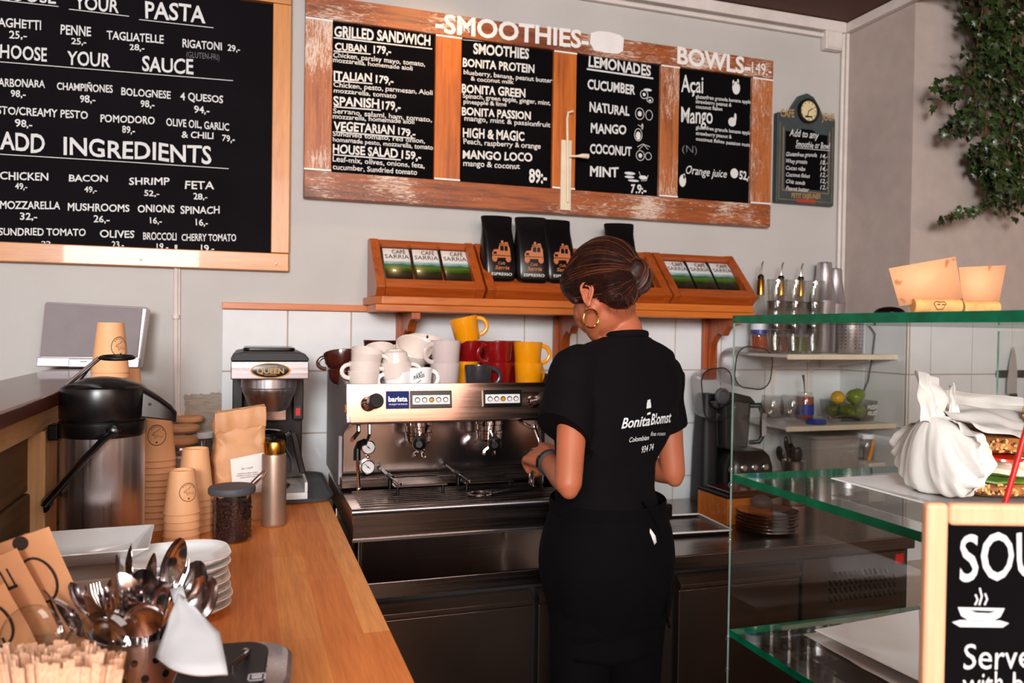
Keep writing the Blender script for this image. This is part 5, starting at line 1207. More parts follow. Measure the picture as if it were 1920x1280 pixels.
# knife strip on the recess wall
KS = thing('magnetic_knife_strip', 'black magnetic strip on the tiled wall at the right edge', 'knife strip', (2.85, RY-.011, 1.235))
MB().box(-.14, .3, -.014, 0, -.014, .014).build('strip_body', 'matblack', KS, bevel=.002)
KN = thing('chef_knife', 'large chef knife hanging point up on the magnetic strip', 'knife', (2.775, RY-.029, 1.24))
MB().prism([(-.026, -.08), (.022, -.08), (.022, .0), (.014, .06), (.0, .1), (-.016, .04), (-.026, -.03)], -.0015, .0015, 'xz').build('blade', 'speaker_silver', KN); MB().prism([(-.005, -.079), (.02, -.079), (.024, -.19), (.004, -.19)], -.008, .008, 'xz').build('handle', 'matblack', KN, bevel=.004)
q = thing('red_handled_scissors', 'scissors with red handles hanging on the strip at the right edge', 'scissors', (2.9, RY-.029, 1.22))
MB().prism([(-.006, -.06), (.008, -.06), (.004, .07), (.0, .08)], -.002, .002, 'xz').build('blade', 'steel', q)
for s_ in (-1, 1):
    h_ = MB(); h_.tube([(s_*.017+.016*math.cos(2*PI*i/16), 0, -.088+.03*math.sin(2*PI*i/16)) for i in range(16)], .005, 8, closed=True); h_.build('finger_loop', 'red', q)
T = thing('wall_hook', 'small metal hook stuck on the recess tiles', 'hook', (2.37, RY-.0112, 1.09)); MB().tube([(0, 0, 0), (.01, -.01, .0), (.03, -.012, -.008), (.034, -.012, -.004)], .003, 6).build('hook_wire', 'chrome', T)

# ================================================================ FOREGROUND LEFT
WZ = .9005
G = 'rounded white plates in the stack'
p = at(326, 1040, z=1.0); pl0 = None
for i in range(7):
    loc = (p.x+.0+random.uniform(-.003, .003)+(.004 if i < 2 else 0), p.y+.012+random.uniform(-.002, .002), WZ+i*.0135)
    l_ = f'rounded square white plate, {nth(6-i)} in the plate stack beside the cutlery'
    if pl0 is None:
        q = MB(); S_ = []
        for k_, z in ((.62, 0), (.66, .001), (.9, .010), (1, .017), (.997, .0185), (.97, .0185), (.88, .012), (.66, .0045), (.01, .004)):
            S_.append([(x*k_, y*k_, z) for x, y in rrect(.168, .152, .056, 8)])
        q.rings(S_); pl0 = q.build('rounded_plate', 'white_china', loc=loc, angle=60); tag(pl0, l_, 'plate', G); pl0.rotation_euler = (0, 0, .15)
    else: dup(pl0, loc, (0, 0, .15+random.uniform(-.05, .05)), l_)
# clear box with a flat rectangular dish on it
bx_ = at(180, 1045, z=.99); FBx = thing('clear_lunch_box', 'cloudy plastic box under the rectangular white dish', 'plastic box', (bx_.x-.01, bx_.y-.02, WZ))
q = MB(); q.rings([[(x*k_, y*k_, z) for x, y in rrect(.23, .17, .02, 4)] for k_, z in ((.9, 0), (.92, .004), (1, .08), (1.03, .081), (1.03, .084), (.98, .084), (.9, .006), (.01, .006))]); q.build('box_wall', 'frost', FBx)
q = MB(); R = []
for k_, z in ((.6, 0), (.64, .001), (1, .026), (1, .0285), (.97, .0285), (.68, .006), (.01, .005)): R.append([(x*k_, y*k_, z) for x, y in rrect(.205, .165, .006, 2)])
q.rings(R); d_ = q.build('rectangular_dish', 'white_china', loc=(bx_.x-.02, bx_.y+.02, WZ+.086), angle=40); tag(d_, 'rectangular white dish with sloping rim in front of the airpot', 'dish'); d_.rotation_euler = (0, 0, .05)

# perforated steel cutlery cup with cutlery, heads up
cc_ = at(262, 1215, t=.98); CU_ = thing('perforated_cutlery_cup', 'perforated steel cup holding spoons and forks', 'cutlery cup', (cc_.x, cc_.y, WZ))
q = MB(); q.lathe([(0, 0), (.05, 0), (.052, .003), (.054, .1), (.056, .102), (.0525, .102), (.051, .095), (.049, .006), (0, .006)], 44); q.build('cup_wall', 'steel', CU_)
q = MB()
for r_ in range(4):
    for c_ in range(14):
        a = 2*PI*(c_+.5*(r_ % 2))/14; n_ = V((math.cos(a), math.sin(a), 0)); q.m = Matrix.Translation(n_*.0532+V((0, 0, .02+.02*r_))) @ n_.to_track_quat('Z', 'Y').to_matrix().to_4x4(); q.lathe([(.0045, -.0005), (.0045, .0012)], 10)
q.build('punched_holes', 'black', CU_)
def spoon_mesh(big):
    q = MB(); bl, bw = (.058, .022) if big else (.045, .0165); L = .13 if big else .1
    # bowl: cupped ellipse along z
    n, m_ = 18, 5; vs = []; fs = []
    for side in (0, 1):
        for i in range(m_+1):
            r = i/m_
            for j in range(n):
                a = 2*PI*j/n; u = math.cos(a)*r; v = math.sin(a)*r
                vs.append((bw*v*(1-.18*u), (-.008 if big else -.006)*(1-r*r)+(.0008 if side else 0), L+bl*.5+bl*.5*u))
    for side in (0, 1):
        o = side*(m_+1)*n
        for i in range(m_):
            for j in range(n): fs.append((o+i*n+j, o+i*n+(j+1) % n, o+(i+1)*n+(j+1) % n, o+(i+1)*n+j))
    for j in range(n): fs.append((m_*n+j, m_*n+(j+1) % n, (m_+1)*n+m_*n+(j+1) % n, (m_+1)*n+m_*n+j))
    q.add(vs, fs); b_ = q
    return b_, L
def spoon(loc, rot, label, big=True):
    T = thing('table_spoon' if big else 'tea_spoon', label, 'spoon', loc, group='cutlery in the steel cup'); T.rotation_euler = rot
    b_, L = spoon_mesh(big); b_.build('spoon_bowl', 'mirror', T, normals=False)
    MB().tube([(0, 0, 0), (0, .001, L*.4), (0, .002, L*.8), (0, 0, L+.001)], [.005, .004, .0026, .003], 8, flat=.4).build('handle', 'mirror', T); return T
def fork(loc, rot, label):
    T = thing('table_fork', label, 'fork', loc, group='cutlery in the steel cup'); T.rotation_euler = rot; L = .125
    MB().tube([(0, 0, 0), (0, .001, L*.4), (0, .002, L*.85), (0, 0, L)], [.005, .004, .0026, .003], 8, flat=.4).build('handle', 'mirror', T)
    q = MB(); q.prism([(-.003, L-.002), (.003, L-.002), (.0115, L+.014), (.0115, L+.022), (-.0115, L+.022), (-.0115, L+.014)], -.0008, .0008, 'xz'); q.build('fork_neck', 'mirror', T)
    for k_ in range(4): MB().tube([(-.0098+k_*.0065, 0, L+.02), (-.0098+k_*.0063, -.002, L+.04), (-.0092+k_*.0062, .001, L+.054)], [.002, .0018, .0008], 6).build('tine', 'mirror', T)
    return T
def knife(loc, rot, label):
    T = thing('table_knife', label, 'knife', loc, group='cutlery in the steel cup'); T.rotation_euler = rot
    MB().prism([(-.008, .09), (.008, .09), (.008, .15), (.003, .178), (-.004, .185), (-.008, .16)], -.0008, .0008, 'xz').build('blade', 'mirror', T); MB().tube([(0, 0, 0), (0, 0, .09)], [.006, .005], 8, flat=.5).build('handle', 'mirror', T); return T
sp0 = spoon((0, 0, 0), (0, 0, 0), 'x'); ts0 = spoon((0, 0, 0), (0, 0, 0), 'x', False); fk0 = fork((0, 0, 0), (0, 0, 0), 'x'); kn0 = knife((0, 0, 0), (0, 0, 0), 'x')
protos = {'S': sp0, 't': ts0, 'F': fk0, 'K': kn0}; used = set()
# target head pixel, distance, kind, facing turn, label
CT = [(325, 1050, .99, 'S', 2.5, 'table spoon standing highest at the right of the cutlery'), (248, 1062, 1.02, 'S', 1.4, 'table spoon seen edge-on, second tallest'),
(283, 1078, 1.04, 'S', 2.0, 'table spoon just behind the tallest spoon, seen from its side'), (266, 1110, .99, 'S', .2, 'table spoon with brown reflection in the middle of the cutlery'), (302, 1100, 1.0, 't', 2.2, 'tea spoon standing between the tallest spoon and its neighbour'),
(356, 1092, 1.02, 'S', .6, 'table spoon at the right edge of the cutlery, next to the plate stack'), (298, 1118, .96, 't', PI, 'tea spoon with bright round back right of centre'), (232, 1115, .96, 'S', .8, 'dark table spoon leaning left in the middle'),
(150, 1118, .98, 't', .1, 'tea spoon furthest at the left edge of the cutlery'), (175, 1125, .97, 't', .4, 'tea spoon second from the left edge'), (268, 1160, .92, 'S', PI, 'table spoon with the big bright round back, nearest the napkin'),
(135, 1155, .93, 'S', PI-.3, 'dark table spoon low at the left, back to the room'), (205, 1130, 1.0, 'F', .2, 'fork at the back left with its tines up'), (190, 1120, 1.0, 'F', .3, 'fork beside the tea spoons, tines up'),
(350, 1105, .98, 'F', .4, 'fork behind the white napkin at the right'), (338, 1075, 1.03, 'F', -.2, 'fork with short tines behind the napkin tip'), (220, 1145, .93, 'F', .1, 'fork low in front of the dark spoons'),
(185, 1150, .94, 'K', .9, 'table knife slanting left, low'), (225, 1082, 1.03, 'K', 1.0, 'pale-bladed table knife slanting left at the back'), (372, 1118, 1.0, 'S', 1.2, 'table spoon at the far right, low beside the plates'),
(205, 1175, .9, 't', PI, 'tea spoon lowest at the front of the cup'), (312, 1135, .94, 'S', 1.0, 'dark table spoon under the napkin tip'), (245, 1135, .97, 't', 1.2, 'tea spoon seen from the side, in the middle'), (118, 1140, .96, 'K', .5, 'table knife furthest left, slanting out'),
(385, 1135, 1.0, 't', .5, 'tea spoon furthest right of all the cutlery')]
for px_c, py_c, t_, k_, turn, l_ in CT:
    hd_ = at(px_c, py_c+6, t=t_); L = {'S': .155, 't': .12, 'F': .155, 'K': .15}[k_]
    base = V((cc_.x, cc_.y, WZ+.03))+V(((hd_.x-cc_.x)*.12, (hd_.y-cc_.y)*.12, 0)); d_ = (hd_-base); dn = d_.normalized(); foot = hd_-dn*L
    qt = dn.to_track_quat('Z', 'Y'); rr = (qt @ Matrix.Rotation(turn, 4, 'Z').to_quaternion()).to_euler()
    l_ += ', in the steel cup' if len(l_.split()) < 13 else ''
    if k_ not in used: T = protos[k_]; T.location = foot; T.rotation_euler = rr; T['label'] = l_; used.add(k_)
    else: dup(protos[k_], foot, rr, l_)

# clear box with kraft cutlery pouches, far left
pb = at(60, 1235, t=.86); PBx = thing('clear_pouch_box', 'clear plastic box at the lower left holding kraft cutlery pouches', 'plastic box', (pb.x-.03, pb.y+.02, WZ))
q = MB(); q.rings([[(x*k_, y*k_, z) for x, y in rrect(.2, .15, .02, 4)] for k_, z in ((.9, 0), (.92, .004), (1, .1), (1.04, .101), (1.04, .106), (.98, .106), (.9, .006), (.01, .006))]); q.build('box_wall', 'bottle_glass', PBx)
def pouch(a, b, wd, label, icon, t_):
    A_ = at(*a, t=t_); B_ = at(*b, t=t_-.02); up = (B_-A_); L = up.length; up.normalize(); nrm = (-CF+V((0, 0, .5))); side = up.cross(nrm).normalized(); nn = side.cross(up).normalized()
    if nn.dot(-CF) < 0: nn = -nn
    T = thing('kraft_cutlery_pouch', label, 'paper pouch', A_, group='kraft cutlery pouches'); 
    T.rotation_euler = Matrix((side, -nn, up)).transposed().to_euler()   # local x=side, -y towards the room, z up the pouch
    n = 14; vs = []
    q = MB(); q.rings([[(x, y*(1-abs(z-.5)*.4)+.003*math.sin(z*5), z*L) for x, y in ((-wd/2, 0), (-wd/4, -.004), (wd/4, -.004), (wd/2, 0), (wd/4, .004), (-wd/4, .004))] for z in [i/12 for i in range(13)]]); q.build('pouch_paper', 'kraft', T)
    q = MB(); y_ = lambda z: -.0052+.003*math.sin(z/L*5)
    def P_(x, z): return (x, y_(z), z)
    if icon == 'spoon':
        ring_ = [P_(.019*math.cos(2*PI*i/24), L*.6+.03*math.sin(2*PI*i/24)) for i in range(25)]; stroke(q, ring_, .0032); stroke(q, [P_(0, L*.6-.03), P_(.002, L*.4), P_(.003, L*.1)], .0028)
        disc(q, V(P_(-.002, L*.95)), .009, .009)
    else:
        for k_ in range(4): stroke(q, [P_(-.012+.008*k_, L*.86), P_(-.012+.008*k_, L*.66)], .002)
        stroke(q, [P_(-.014, L*.665), P_(.014, L*.665)], .004); stroke(q, [P_(0, L*.66), P_(0, L*.1)], .003)
    q.build('printed_icon', 'ink', T, normals=False)
pouch((125, 1205), (42, 1003), .066, 'kraft pouch printed with a black spoon outline, tallest', 'spoon', 1.0)
pouch((70, 1215), (-15, 1045), .06, 'kraft pouch printed with a black fork, left of the spoon pouch', 'fork', .97)
pouch((30, 1250), (-40, 1110), .06, 'lowest kraft pouch at the left edge with a dark curved print', 'spoon', .93)

# wooden stirrers in a clear tub
st_c = at(110, 1300, t=.76); ST = thing('clear_stirrer_cup', 'clear plastic cup packed with wooden stirrers at the bottom left corner', 'plastic cup', (st_c.x-.004, st_c.y+.03, WZ))
MB().lathe([(0, 0), (.055, 0), (.057, .003), (.068, .085), (.07, .087), (.067, .085), (.055, .005), (0, .005)], 40).build('cup_wall', 'bottle_glass', ST)
rs = random.Random(11); s0 = None; placed = []
for i in range(96):
    row = i // 24; fx = (i % 24)/23
    px_s = -10+fx*238+rs.uniform(-5, 5); top_y = (1244, 1230, 1216, 1208)[row]+rs.uniform(-9, 9)+(10 if px_s > 190 else 0)
    hd_ = at(px_s, top_y, t=(.72, .75, .78, .82)[row])
    base = V((ST.location.x+(hd_.x-ST.location.x)*.55, ST.location.y+(hd_.y-ST.location.y)*.6, WZ+.008)); dn = (hd_-base).normalized()
    q_ = dn.to_track_quat('Z', 'Y') @ Matrix.Rotation(rs.uniform(-.5, .5)+YAW*-1, 4, 'Z').to_quaternion(); rot = q_.to_euler(); L = (hd_-base).length
    if s0 is None:
        q = MB(); q.prism([(-.0032, 0), (.0032, 0), (.0032, .997), (.0022, 1.0), (-.0022, 1.0), (-.0032, .997)], -.0009, .0009, 'xz')
        s0 = q.build('wooden_stirrer', 'stick'); s0.location = base; s0.rotation_euler = rot; s0.scale = (1, 1, L)
        tag(s0, 'flat birch coffee stirrer standing in the crowded clear cup, bottom left', 'stirrer', 'wooden stirrers')
    else:
        c_ = s0.copy(); COL.objects.link(c_); c_.location = base; c_.rotation_euler = rot; c_.scale = (1, 1, L)
# clear round lids leaning behind the stirrers
lid_ = at(196, 1228, t=.86); T = thing('clear_dome_lid', 'round clear plastic lid standing upright behind the stirrers', 'lid', lid_); T.rotation_euler = (PI/2-.25, 0, -YAW)
MB().lathe([(.046, 0), (.046, .004), (.042, .006), (.036, .014), (.02, .018), (0, .019)], 40, cap0=False).build('lid_shell', 'bottle_glass', T); MB().tube([(.046*math.cos(2*PI*i/36), .046*math.sin(2*PI*i/36), 0) for i in range(36)], .0016, 6, closed=True).build('lid_rim', 'bottle_glass', T)
lid2 = at(58, 1195, t=.88); dup(T, lid2, T.rotation_euler, 'round clear plastic lid behind the stirrers, nearer the left edge', scale=(.75, .75, .75))
# napkin and its dispenser
nd = at(455, 1225, t=.9); ND = thing('napkin_dispenser', 'black topped steel napkin dispenser at the bottom edge', 'napkin dispenser', (-.01, -1.68, WZ), -.08)
q = MB(); q.rings([[(x*k_, y*k_, z) for x, y in rrect(.13, .16, .045, 6)] for k_, z in ((.96, 0), (1, .004), (1, .07), (.97, .084), (.9, .088))]); q.build('steel_body', 'steel', ND)
q = MB(); q.rings([[(x*k_, y*k_, z) for x, y in rrect(.095, .135, .03, 6, -.012, -.0)] for k_, z in ((1, .0875), (1, .0905), (.97, .092), (.01, .092))]); q.build('black_top', 'matblack', ND)
q = MB(); 
for a_, b_, c_, d2 in ((.018, .02, -.045, -.03), (.035, .037, -.045, -.03), (.018, .037, -.031, -.03), (.022, .033, -.042, -.033), (.02, .034, -.048, -.0465)): q.box(a_, b_, c_, d2, .0921, .0925)
q.build('printed_mark', 'speaker_silver', ND)
q = MB(); q.tube([(.0, -.02, .0925), (.0, -.022, .1), (.012, -.012, .106), (.016, .006, .104), (.01, .018, .1), (.014, .026, .0925)], .0028, 8); q.build('spring_wire', 'chrome', ND)
NP = thing('paper_napkin', 'white paper napkin folded into a leaning triangle in front of the cutlery', 'napkin', at(350, 1200, t=.86))
A_, B_, C_, D_ = at(333, 1112, t=.9), at(291, 1232, t=.84), at(425, 1276, t=.8), at(434, 1206, t=.84); E_ = at(350, 1125, t=.89)
q = MB(); n = 12
def surf(u, v):
    l_ = A_.lerp(B_, v); r_ = E_.lerp(D_, v); b = l_.lerp(r_, u)
    if v > .75: b = b.lerp(b+(C_-D_)*u, (v-.75)*3.2)
    return b-CF*(.018*math.sin(PI*u)*v+.004*noise.noise(V((u*4, v*4, 2))))
for off in (0,):
    vs = [surf(i/n, j/n) for j in range(n+1) for i in range(n+1)]; fs = [(j*(n+1)+i, j*(n+1)+i+1, (j+1)*(n+1)+i+1, (j+1)*(n+1)+i) for j in range(n) for i in range(n)]
    q.add(vs, fs)
o = q.wbuild('folded_sheet', 'napkin', NP); so = o.modifiers.new('s', 'SOLIDIFY'); so.thickness = .0035; so.offset = -1
q = MB(); q.add([at(322, 1106, t=.915), at(345, 1100, t=.915), at(352, 1130, t=.9), at(332, 1140, t=.9)], [(0, 1, 2, 3)]); o = q.wbuild('folded_tip', 'napkin', NP); so = o.modifiers.new('s', 'SOLIDIFY'); so.thickness = .004

# ================================================================ GLASS DISPLAY CASE
gx0, gx1, gy0, gy1 = .872, 1.62, -1.95, -1.345
DC = thing('glass_display_case', 'frameless glass display case with green edged shelves, right foreground', 'display case', (1.2, -1.6, 0))
def D(mb, name, m_, par=None, **k): return mb.build(name, m_, par or DC, off=DC.location, **k)
def plate_glass(x0, x1, y0, y1, z0, z1, name, edge='green_edge', thin='z'):
    """sheet whose broad faces are clear and whose narrow faces show the green of the edge"""
    q = MB(); q.box(x0, x1, y0, y1, z0, z1)
    ax = 'xyz'.index(thin); q.bm.faces.ensure_lookup_table()
    for f in q.bm.faces:
        f.normal_update(); f.material_index = 0 if abs(f.normal[ax]) > .9 else 1; f.smooth = False
    return D(q, name, ['pane', edge])
plate_glass(gx0, gx1, -2.0, gy1+.004, 1.3965, 1.411, 'top_glass')
plate_glass(gx0, gx1, -1.8, gy1-.005, 1.098, 1.112, 'middle_glass_shelf')
plate_glass(gx0, gx1, -1.8, gy1-.005, .804, .817, 'lower_glass_shelf')
plate_glass(gx0, gx1, gy1-.0045, gy1+.0015, .55, 1.3962, 'rear_glass_pane', 'pale_edge', 'y')
plate_glass(1.526, 1.532, -1.9, gy1-.006, 1.113, 1.39, 'divider_glass', 'pale_edge', 'x')
q = MB()
for z_ in (1.09, 1.12, .985, .8, .74): q.ball((gx0-.001, gy1-.002, z_), (.005, .005, .007), 10)
D(q, 'glass_glue_drops', 'bottle_glass')
D(MB().box(gx0+.01, gx1, -1.95, gy1, .0, .5495), 'case_plinth', 'matblack', bevel=.004)
plate_glass(gx1-.006, gx1, -1.95, gy1-.006, .55, 1.396, 'end_glass_pane', 'pale_edge', 'x')
# white plates
def flat_plate(name, label, pts, z, th=.014):
    T = thing(name, label, 'plate', (sum(p_[0] for p_ in pts)/len(pts), sum(p_[1] for p_ in pts)/len(pts), z))
    c = V((T.location.x, T.location.y, 0)); L = [V((p_[0], p_[1], 0))-c for p_ in pts]
    q = MB(); q.rings([[(v.x*k_, v.y*k_, zz) for v in L] for k_, zz in ((.7, 0), (.75, .001), (1, th), (.985, th+.002), (.75, .005), (.01, .0045))]); q.build('plate_body', 'white_china', T, bevel=.001)
    return T
def loc2(*pp, z): return [(v.x, v.y) for v in (at(a, b, z=z) for a, b in pp)]
UZ = 1.1125
a_ = at(1556, 897, z=UZ+.014); b_ = at(1742, 947, z=UZ+.014)
flat_plate('long_white_plate', 'long white plate under the wrapped sandwich on the middle glass shelf', [(a_.x, a_.y), (b_.x, -1.76), (1.5, -1.76), (1.5, a_.y)], UZ)
a_ = at(1525, 1200, z=.83)
flat_plate('square_white_plate', 'square white plate alone on the lower glass shelf', [(a_.x, a_.y), (a_.x+.02, -1.77), (1.45, -1.77), (1.45, a_.y+.05)], .8345)
q = MB(); pp = loc2((1478, 1222), (1560, 1190), (1750, 1180), z=.82); q.prism([(pp[0][0], pp[0][1]), (pp[1][0], pp[1][1]), (1.4, -1.4), (1.42, -1.75), (1.02, -1.78)], 0, .0006, 'xy')
q2 = MB(); z0_ = .8175; n = 10; vs = []
X0_, Y0_, X1_, Y1_ = .985, -1.79, 1.44, -1.42
for j in range(n+1):
    for i in range(n+1): vs.append((X0_+(X1_-X0_)*i/n, Y0_+(Y1_-Y0_)*j/n, z0_+.004+.0035*noise.noise(V((i*.6, j*.6, 3)))))
q2.add(vs, [(j*(n+1)+i, j*(n+1)+i+1, (j+1)*(n+1)+i+1, (j+1)*(n+1)+i) for j in range(n) for i in range(n)]); q.bm.free()
o = solo(q2, 'baking_paper', 'paper', 'pale baking paper sheet under the square plate', 'paper sheet', (1.2, -1.6, z0_)); so = o.modifiers.new('s', 'SOLIDIFY'); so.thickness = .0012
q = MB()
for i in range(9): pass
# sandwiches
SD = thing('wrapped_sandwich', 'seeded bread sandwich wrapped in white paper on the long plate', 'sandwich', (1.16, -1.62, UZ+.006))
def slab_poly(q, cx, cy, w_, d_, z0, z1, rot=0, amp=.006, sd=0, n=26):
    R = []
    for k_, z in ((.9, z0), (1, z0+(z1-z0)*.25), (1.0, z0+(z1-z0)*.7), (.88, z1), (.01, z1+.003)):
        ring = []
        for i in range(n):
            a = 2*PI*i/n; ca, sa = math.cos(a), math.sin(a); x = w_*(abs(ca)**.6)*(1 if ca > 0 else -1); y = d_*(abs(sa)**.6)*(1 if sa > 0 else -1)
            rr = 1+amp*20*noise.noise(V((math.cos(a)*1.7+sd, math.sin(a)*1.7, z*14)))*.3
            ring.append((cx+(x*math.cos(rot)-y*math.sin(rot))*k_*rr, cy+(x*math.sin(rot)+y*math.cos(rot))*k_*rr, z+.004*noise.noise(V((x*30, y*30, sd)))))
        R.append(ring)
    q.rings(R)
def sandwich_parts(T, cx, cy, sc=1.0, sd=0):
    q = MB(); slab_poly(q, cx, cy, .105*sc, .058*sc, .005, .034, 0, .006, sd); q.build('bottom_bread', 'bread', T)
    q = MB(); slab_poly(q, cx, cy, .1*sc, .056*sc, .092, .122, 0, .006, sd+3); q.build('top_bread', 'bread', T)
    rsd = random.Random(sd+1); q = MB()
    for _ in range(420):
        a = rsd.uniform(PI, 2*PI) if rsd.random() < .7 else rsd.uniform(0, 2*PI); tp = rsd.random() < .5; ca, sa = math.cos(a), math.sin(a)
        kx, ky = (.1, .056) if tp else (.105, .058); z = rsd.uniform(.096, .12) if tp else rsd.uniform(.008, .032)
        c_ = V((cx+kx*sc*(abs(ca)**.6)*(1 if ca > 0 else -1)*1.0, cy+ky*sc*(abs(sa)**.6)*(1 if sa > 0 else -1)*1.02, z)); u = V((rsd.gauss(0, 1), rsd.gauss(0, .3), rsd.gauss(0, 1))).normalized(); v_ = u.cross(V((0, 1, 0))).normalized(); q.mi = 1 if rsd.random() < .3 else 0
        q.ball(c_, (.0042, .0024, .0018), 6, (u, v_, u.cross(v_)))
    sdm = q.build('crust_seeds', ['seed', 'seed_dark'], T, normals=False); sdm['kind'] = 'stuff'
    q = MB(); slab_poly(q, cx, cy-.006, .104*sc, .06*sc, .034, .042, 0, .02, sd+5); q.build('lettuce_leaf', 'lettuce', T)
    q = MB(); slab_poly(q, cx+.01, cy-.008, .09*sc, .06*sc, .044, .066, 0, .01, sd+6); slab_poly(q, cx+.02, cy-.01, .08*sc, .055*sc, .06, .078, .1, .01, sd+7); q.build('egg_slices', 'egg', T)
    q = MB(); slab_poly(q, cx-.01, cy-.008, .08*sc, .058*sc, .076, .086, 0, .014, sd+8); q.build('tomato_slices', 'tomato', T)
    q = MB(); slab_poly(q, cx+.03, cy-.008, .07*sc, .062*sc, .086, .092, 0, .02, sd+9); q.build('green_filling', 'lettuce', T)
    q = MB(); q.tube([(cx+.02, cy-.065, .07), (cx+.05, cy-.068, .064), (cx+.09, cy-.066, .06)], [.002, .004, .003], 8); q.build('orange_sauce', 'yolk', T)
sandwich_parts(SD, .085, .0, 1.35)
for o in kids(SD): o.scale = (1, 1, .8)
q = MB()
for (ex_, ez_, ro_) in ((.03, .05, .5), (.085, .058, -.5), (.14, .05, .3)):
    ax0 = V((math.cos(ro_), 0, -math.sin(ro_))); ax2 = V((math.sin(ro_), 0, math.cos(ro_))); q.ball((ex_, -.072, ez_), (.03, .02, .014), 20, (ax0, V((0, 1, 0)), ax2))
q.build('egg_wedges', 'egg', SD)
q = MB(); q.ball((.093, -.083, .060), (.016, .012, .008), 16); q.ball((.13, -.086, .054), (.012, .01, .007), 16); q.build('egg_yolk', 'yolk', SD)

# crumpled paper wrap: a pleated cone of paper closed at the left, open to the right
q = MB(); n = 96; L_ = 26; vs = []; fs = []
for i in range(L_+1):
    s_ = i/L_; th = PI/2*max(0, 1-s_/.62)**1.1; g = min(1, s_/.55)**.62
    cxx = -.088+.022*max(0, s_-.5)/.5-.0*s_; czz = .060+.066*(1-min(1, s_/.6))**1.4; ry = .008+.082*g; rz = .008+.056*g
    for j in range(n):
        a = 2*PI*j/n; am = .3+.7*min(1, s_*2.2)
        f1 = noise.noise(V((math.cos(a)*2.1, math.sin(a)*2.1, s_*1.6+2)))*.014; f2 = (.5-abs(noise.noise(V((math.cos(a)*4.5+1, math.sin(a)*4.5, s_*2.4)))))*.018-.006; f3 = noise.noise(V((math.cos(a)*11, math.sin(a)*11, s_*6)))*.003
        k = 1+(f1+f2+f3)*am/.07; d2 = rz*math.sin(a)*k
        x_ = cxx+math.sin(th)*d2+.014*noise.noise(V((a*1.4, s_*2, 8)))*s_; z_ = czz+math.cos(th)*d2
        if i == L_ or s_ > .85: x_ += .02*math.cos(a*2+1)*(s_-.85)/.15
        vs.append((x_, ry*math.cos(a)*k, max(z_, .001)))
for i in range(L_):
    for j in range(n): fs.append((i*n+j, i*n+(j+1) % n, (i+1)*n+(j+1) % n, (i+1)*n+j))
vs.append((-.088, 0, .128)); fs += [(len(vs)-1, (j+1) % n, j) for j in range(n)]
q.add(vs, fs); o = q.build('paper_wrap', 'tissue', SD); so = o.modifiers.new('s', 'SOLIDIFY'); so.thickness = .0008; sb = o.modifiers.new('b', 'SUBSURF'); sb.levels = sb.render_levels = 1
def flap(name, pts, amp, sd):
    q = MB(); n = 14; A1, B1, C1, D1 = [V(p_) for p_ in pts]; vs = []
    for j in range(n+1):
        for i in range(n+1):
            u, v = i/n, j/n; b = A1.lerp(B1, u).lerp(D1.lerp(C1, u), v)
            vs.append(b+V((noise.noise(V((u*3, v*3, sd)))*amp, noise.noise(V((u*3.5, v*3, sd+4)))*amp*1.6, noise.noise(V((u*3, v*4, sd+9)))*amp)))
    q.add(vs, [(j*(n+1)+i, j*(n+1)+i+1, (j+1)*(n+1)+i+1, (j+1)*(n+1)+i) for j in range(n) for i in range(n)])
    o = q.build(name, 'tissue', SD); so = o.modifiers.new('s', 'SOLIDIFY'); so.thickness = .0008; sb = o.modifiers.new('b', 'SUBSURF'); sb.levels = sb.render_levels = 1
flap('upright_paper_flap', [(-.125, -.01, .12), (-.06, .0, .115), (-.065, .02, .19), (-.115, .01, .205)], .012, 1)
flap('pointed_paper_flap', [(-.06, .0, .11), (-.02, .01, .11), (-.028, .02, .18), (-.034, .02, .176)], .006, 7)
flap('top_paper_flap', [(-.08, -.07, .118), (.06, -.085, .088), (.16, .03, .125), (-.06, .06, .15)], .010, 2)
flap('back_paper_flap', [(-.04, .05, .1), (.2, .07, .08), (.2, .075, .15), (-.02, .06, .165)], .01, 3)
SD2 = thing('seeded_bread_sandwich', 'second seeded sandwich partly shown at the right edge', 'sandwich', (1.345, -1.66, UZ+.006)); sandwich_parts(SD2, 0, 0, .9, 4)
for o in kids(SD2): o.location.z = .02
a_ = at(1884, 945, t=.95); b_ = at(1921, 815, t=.95); dn_ = (b_-a_).normalized(); f_ = a_-dn_*((a_.z-.912)/dn_.z)
q = MB(); q.rod(f_, a_+dn_*.12, .0033, .0033, 12); solo(q, 'red_straw', 'red', 'red drinking straw slanting up behind the chalkboard sign', 'straw', f_)
T = thing('drinking_glass', 'clear drinking glass standing behind the soup sign, holding the red straw', 'glass', (f_.x+.012, f_.y, .9005))
MB().lathe([(0, 0), (.028, 0), (.03, .004), (.036, .15), (.0345, .15), (.0285, .008), (0, .008)], 32).build('glass_wall', 'glass', T)
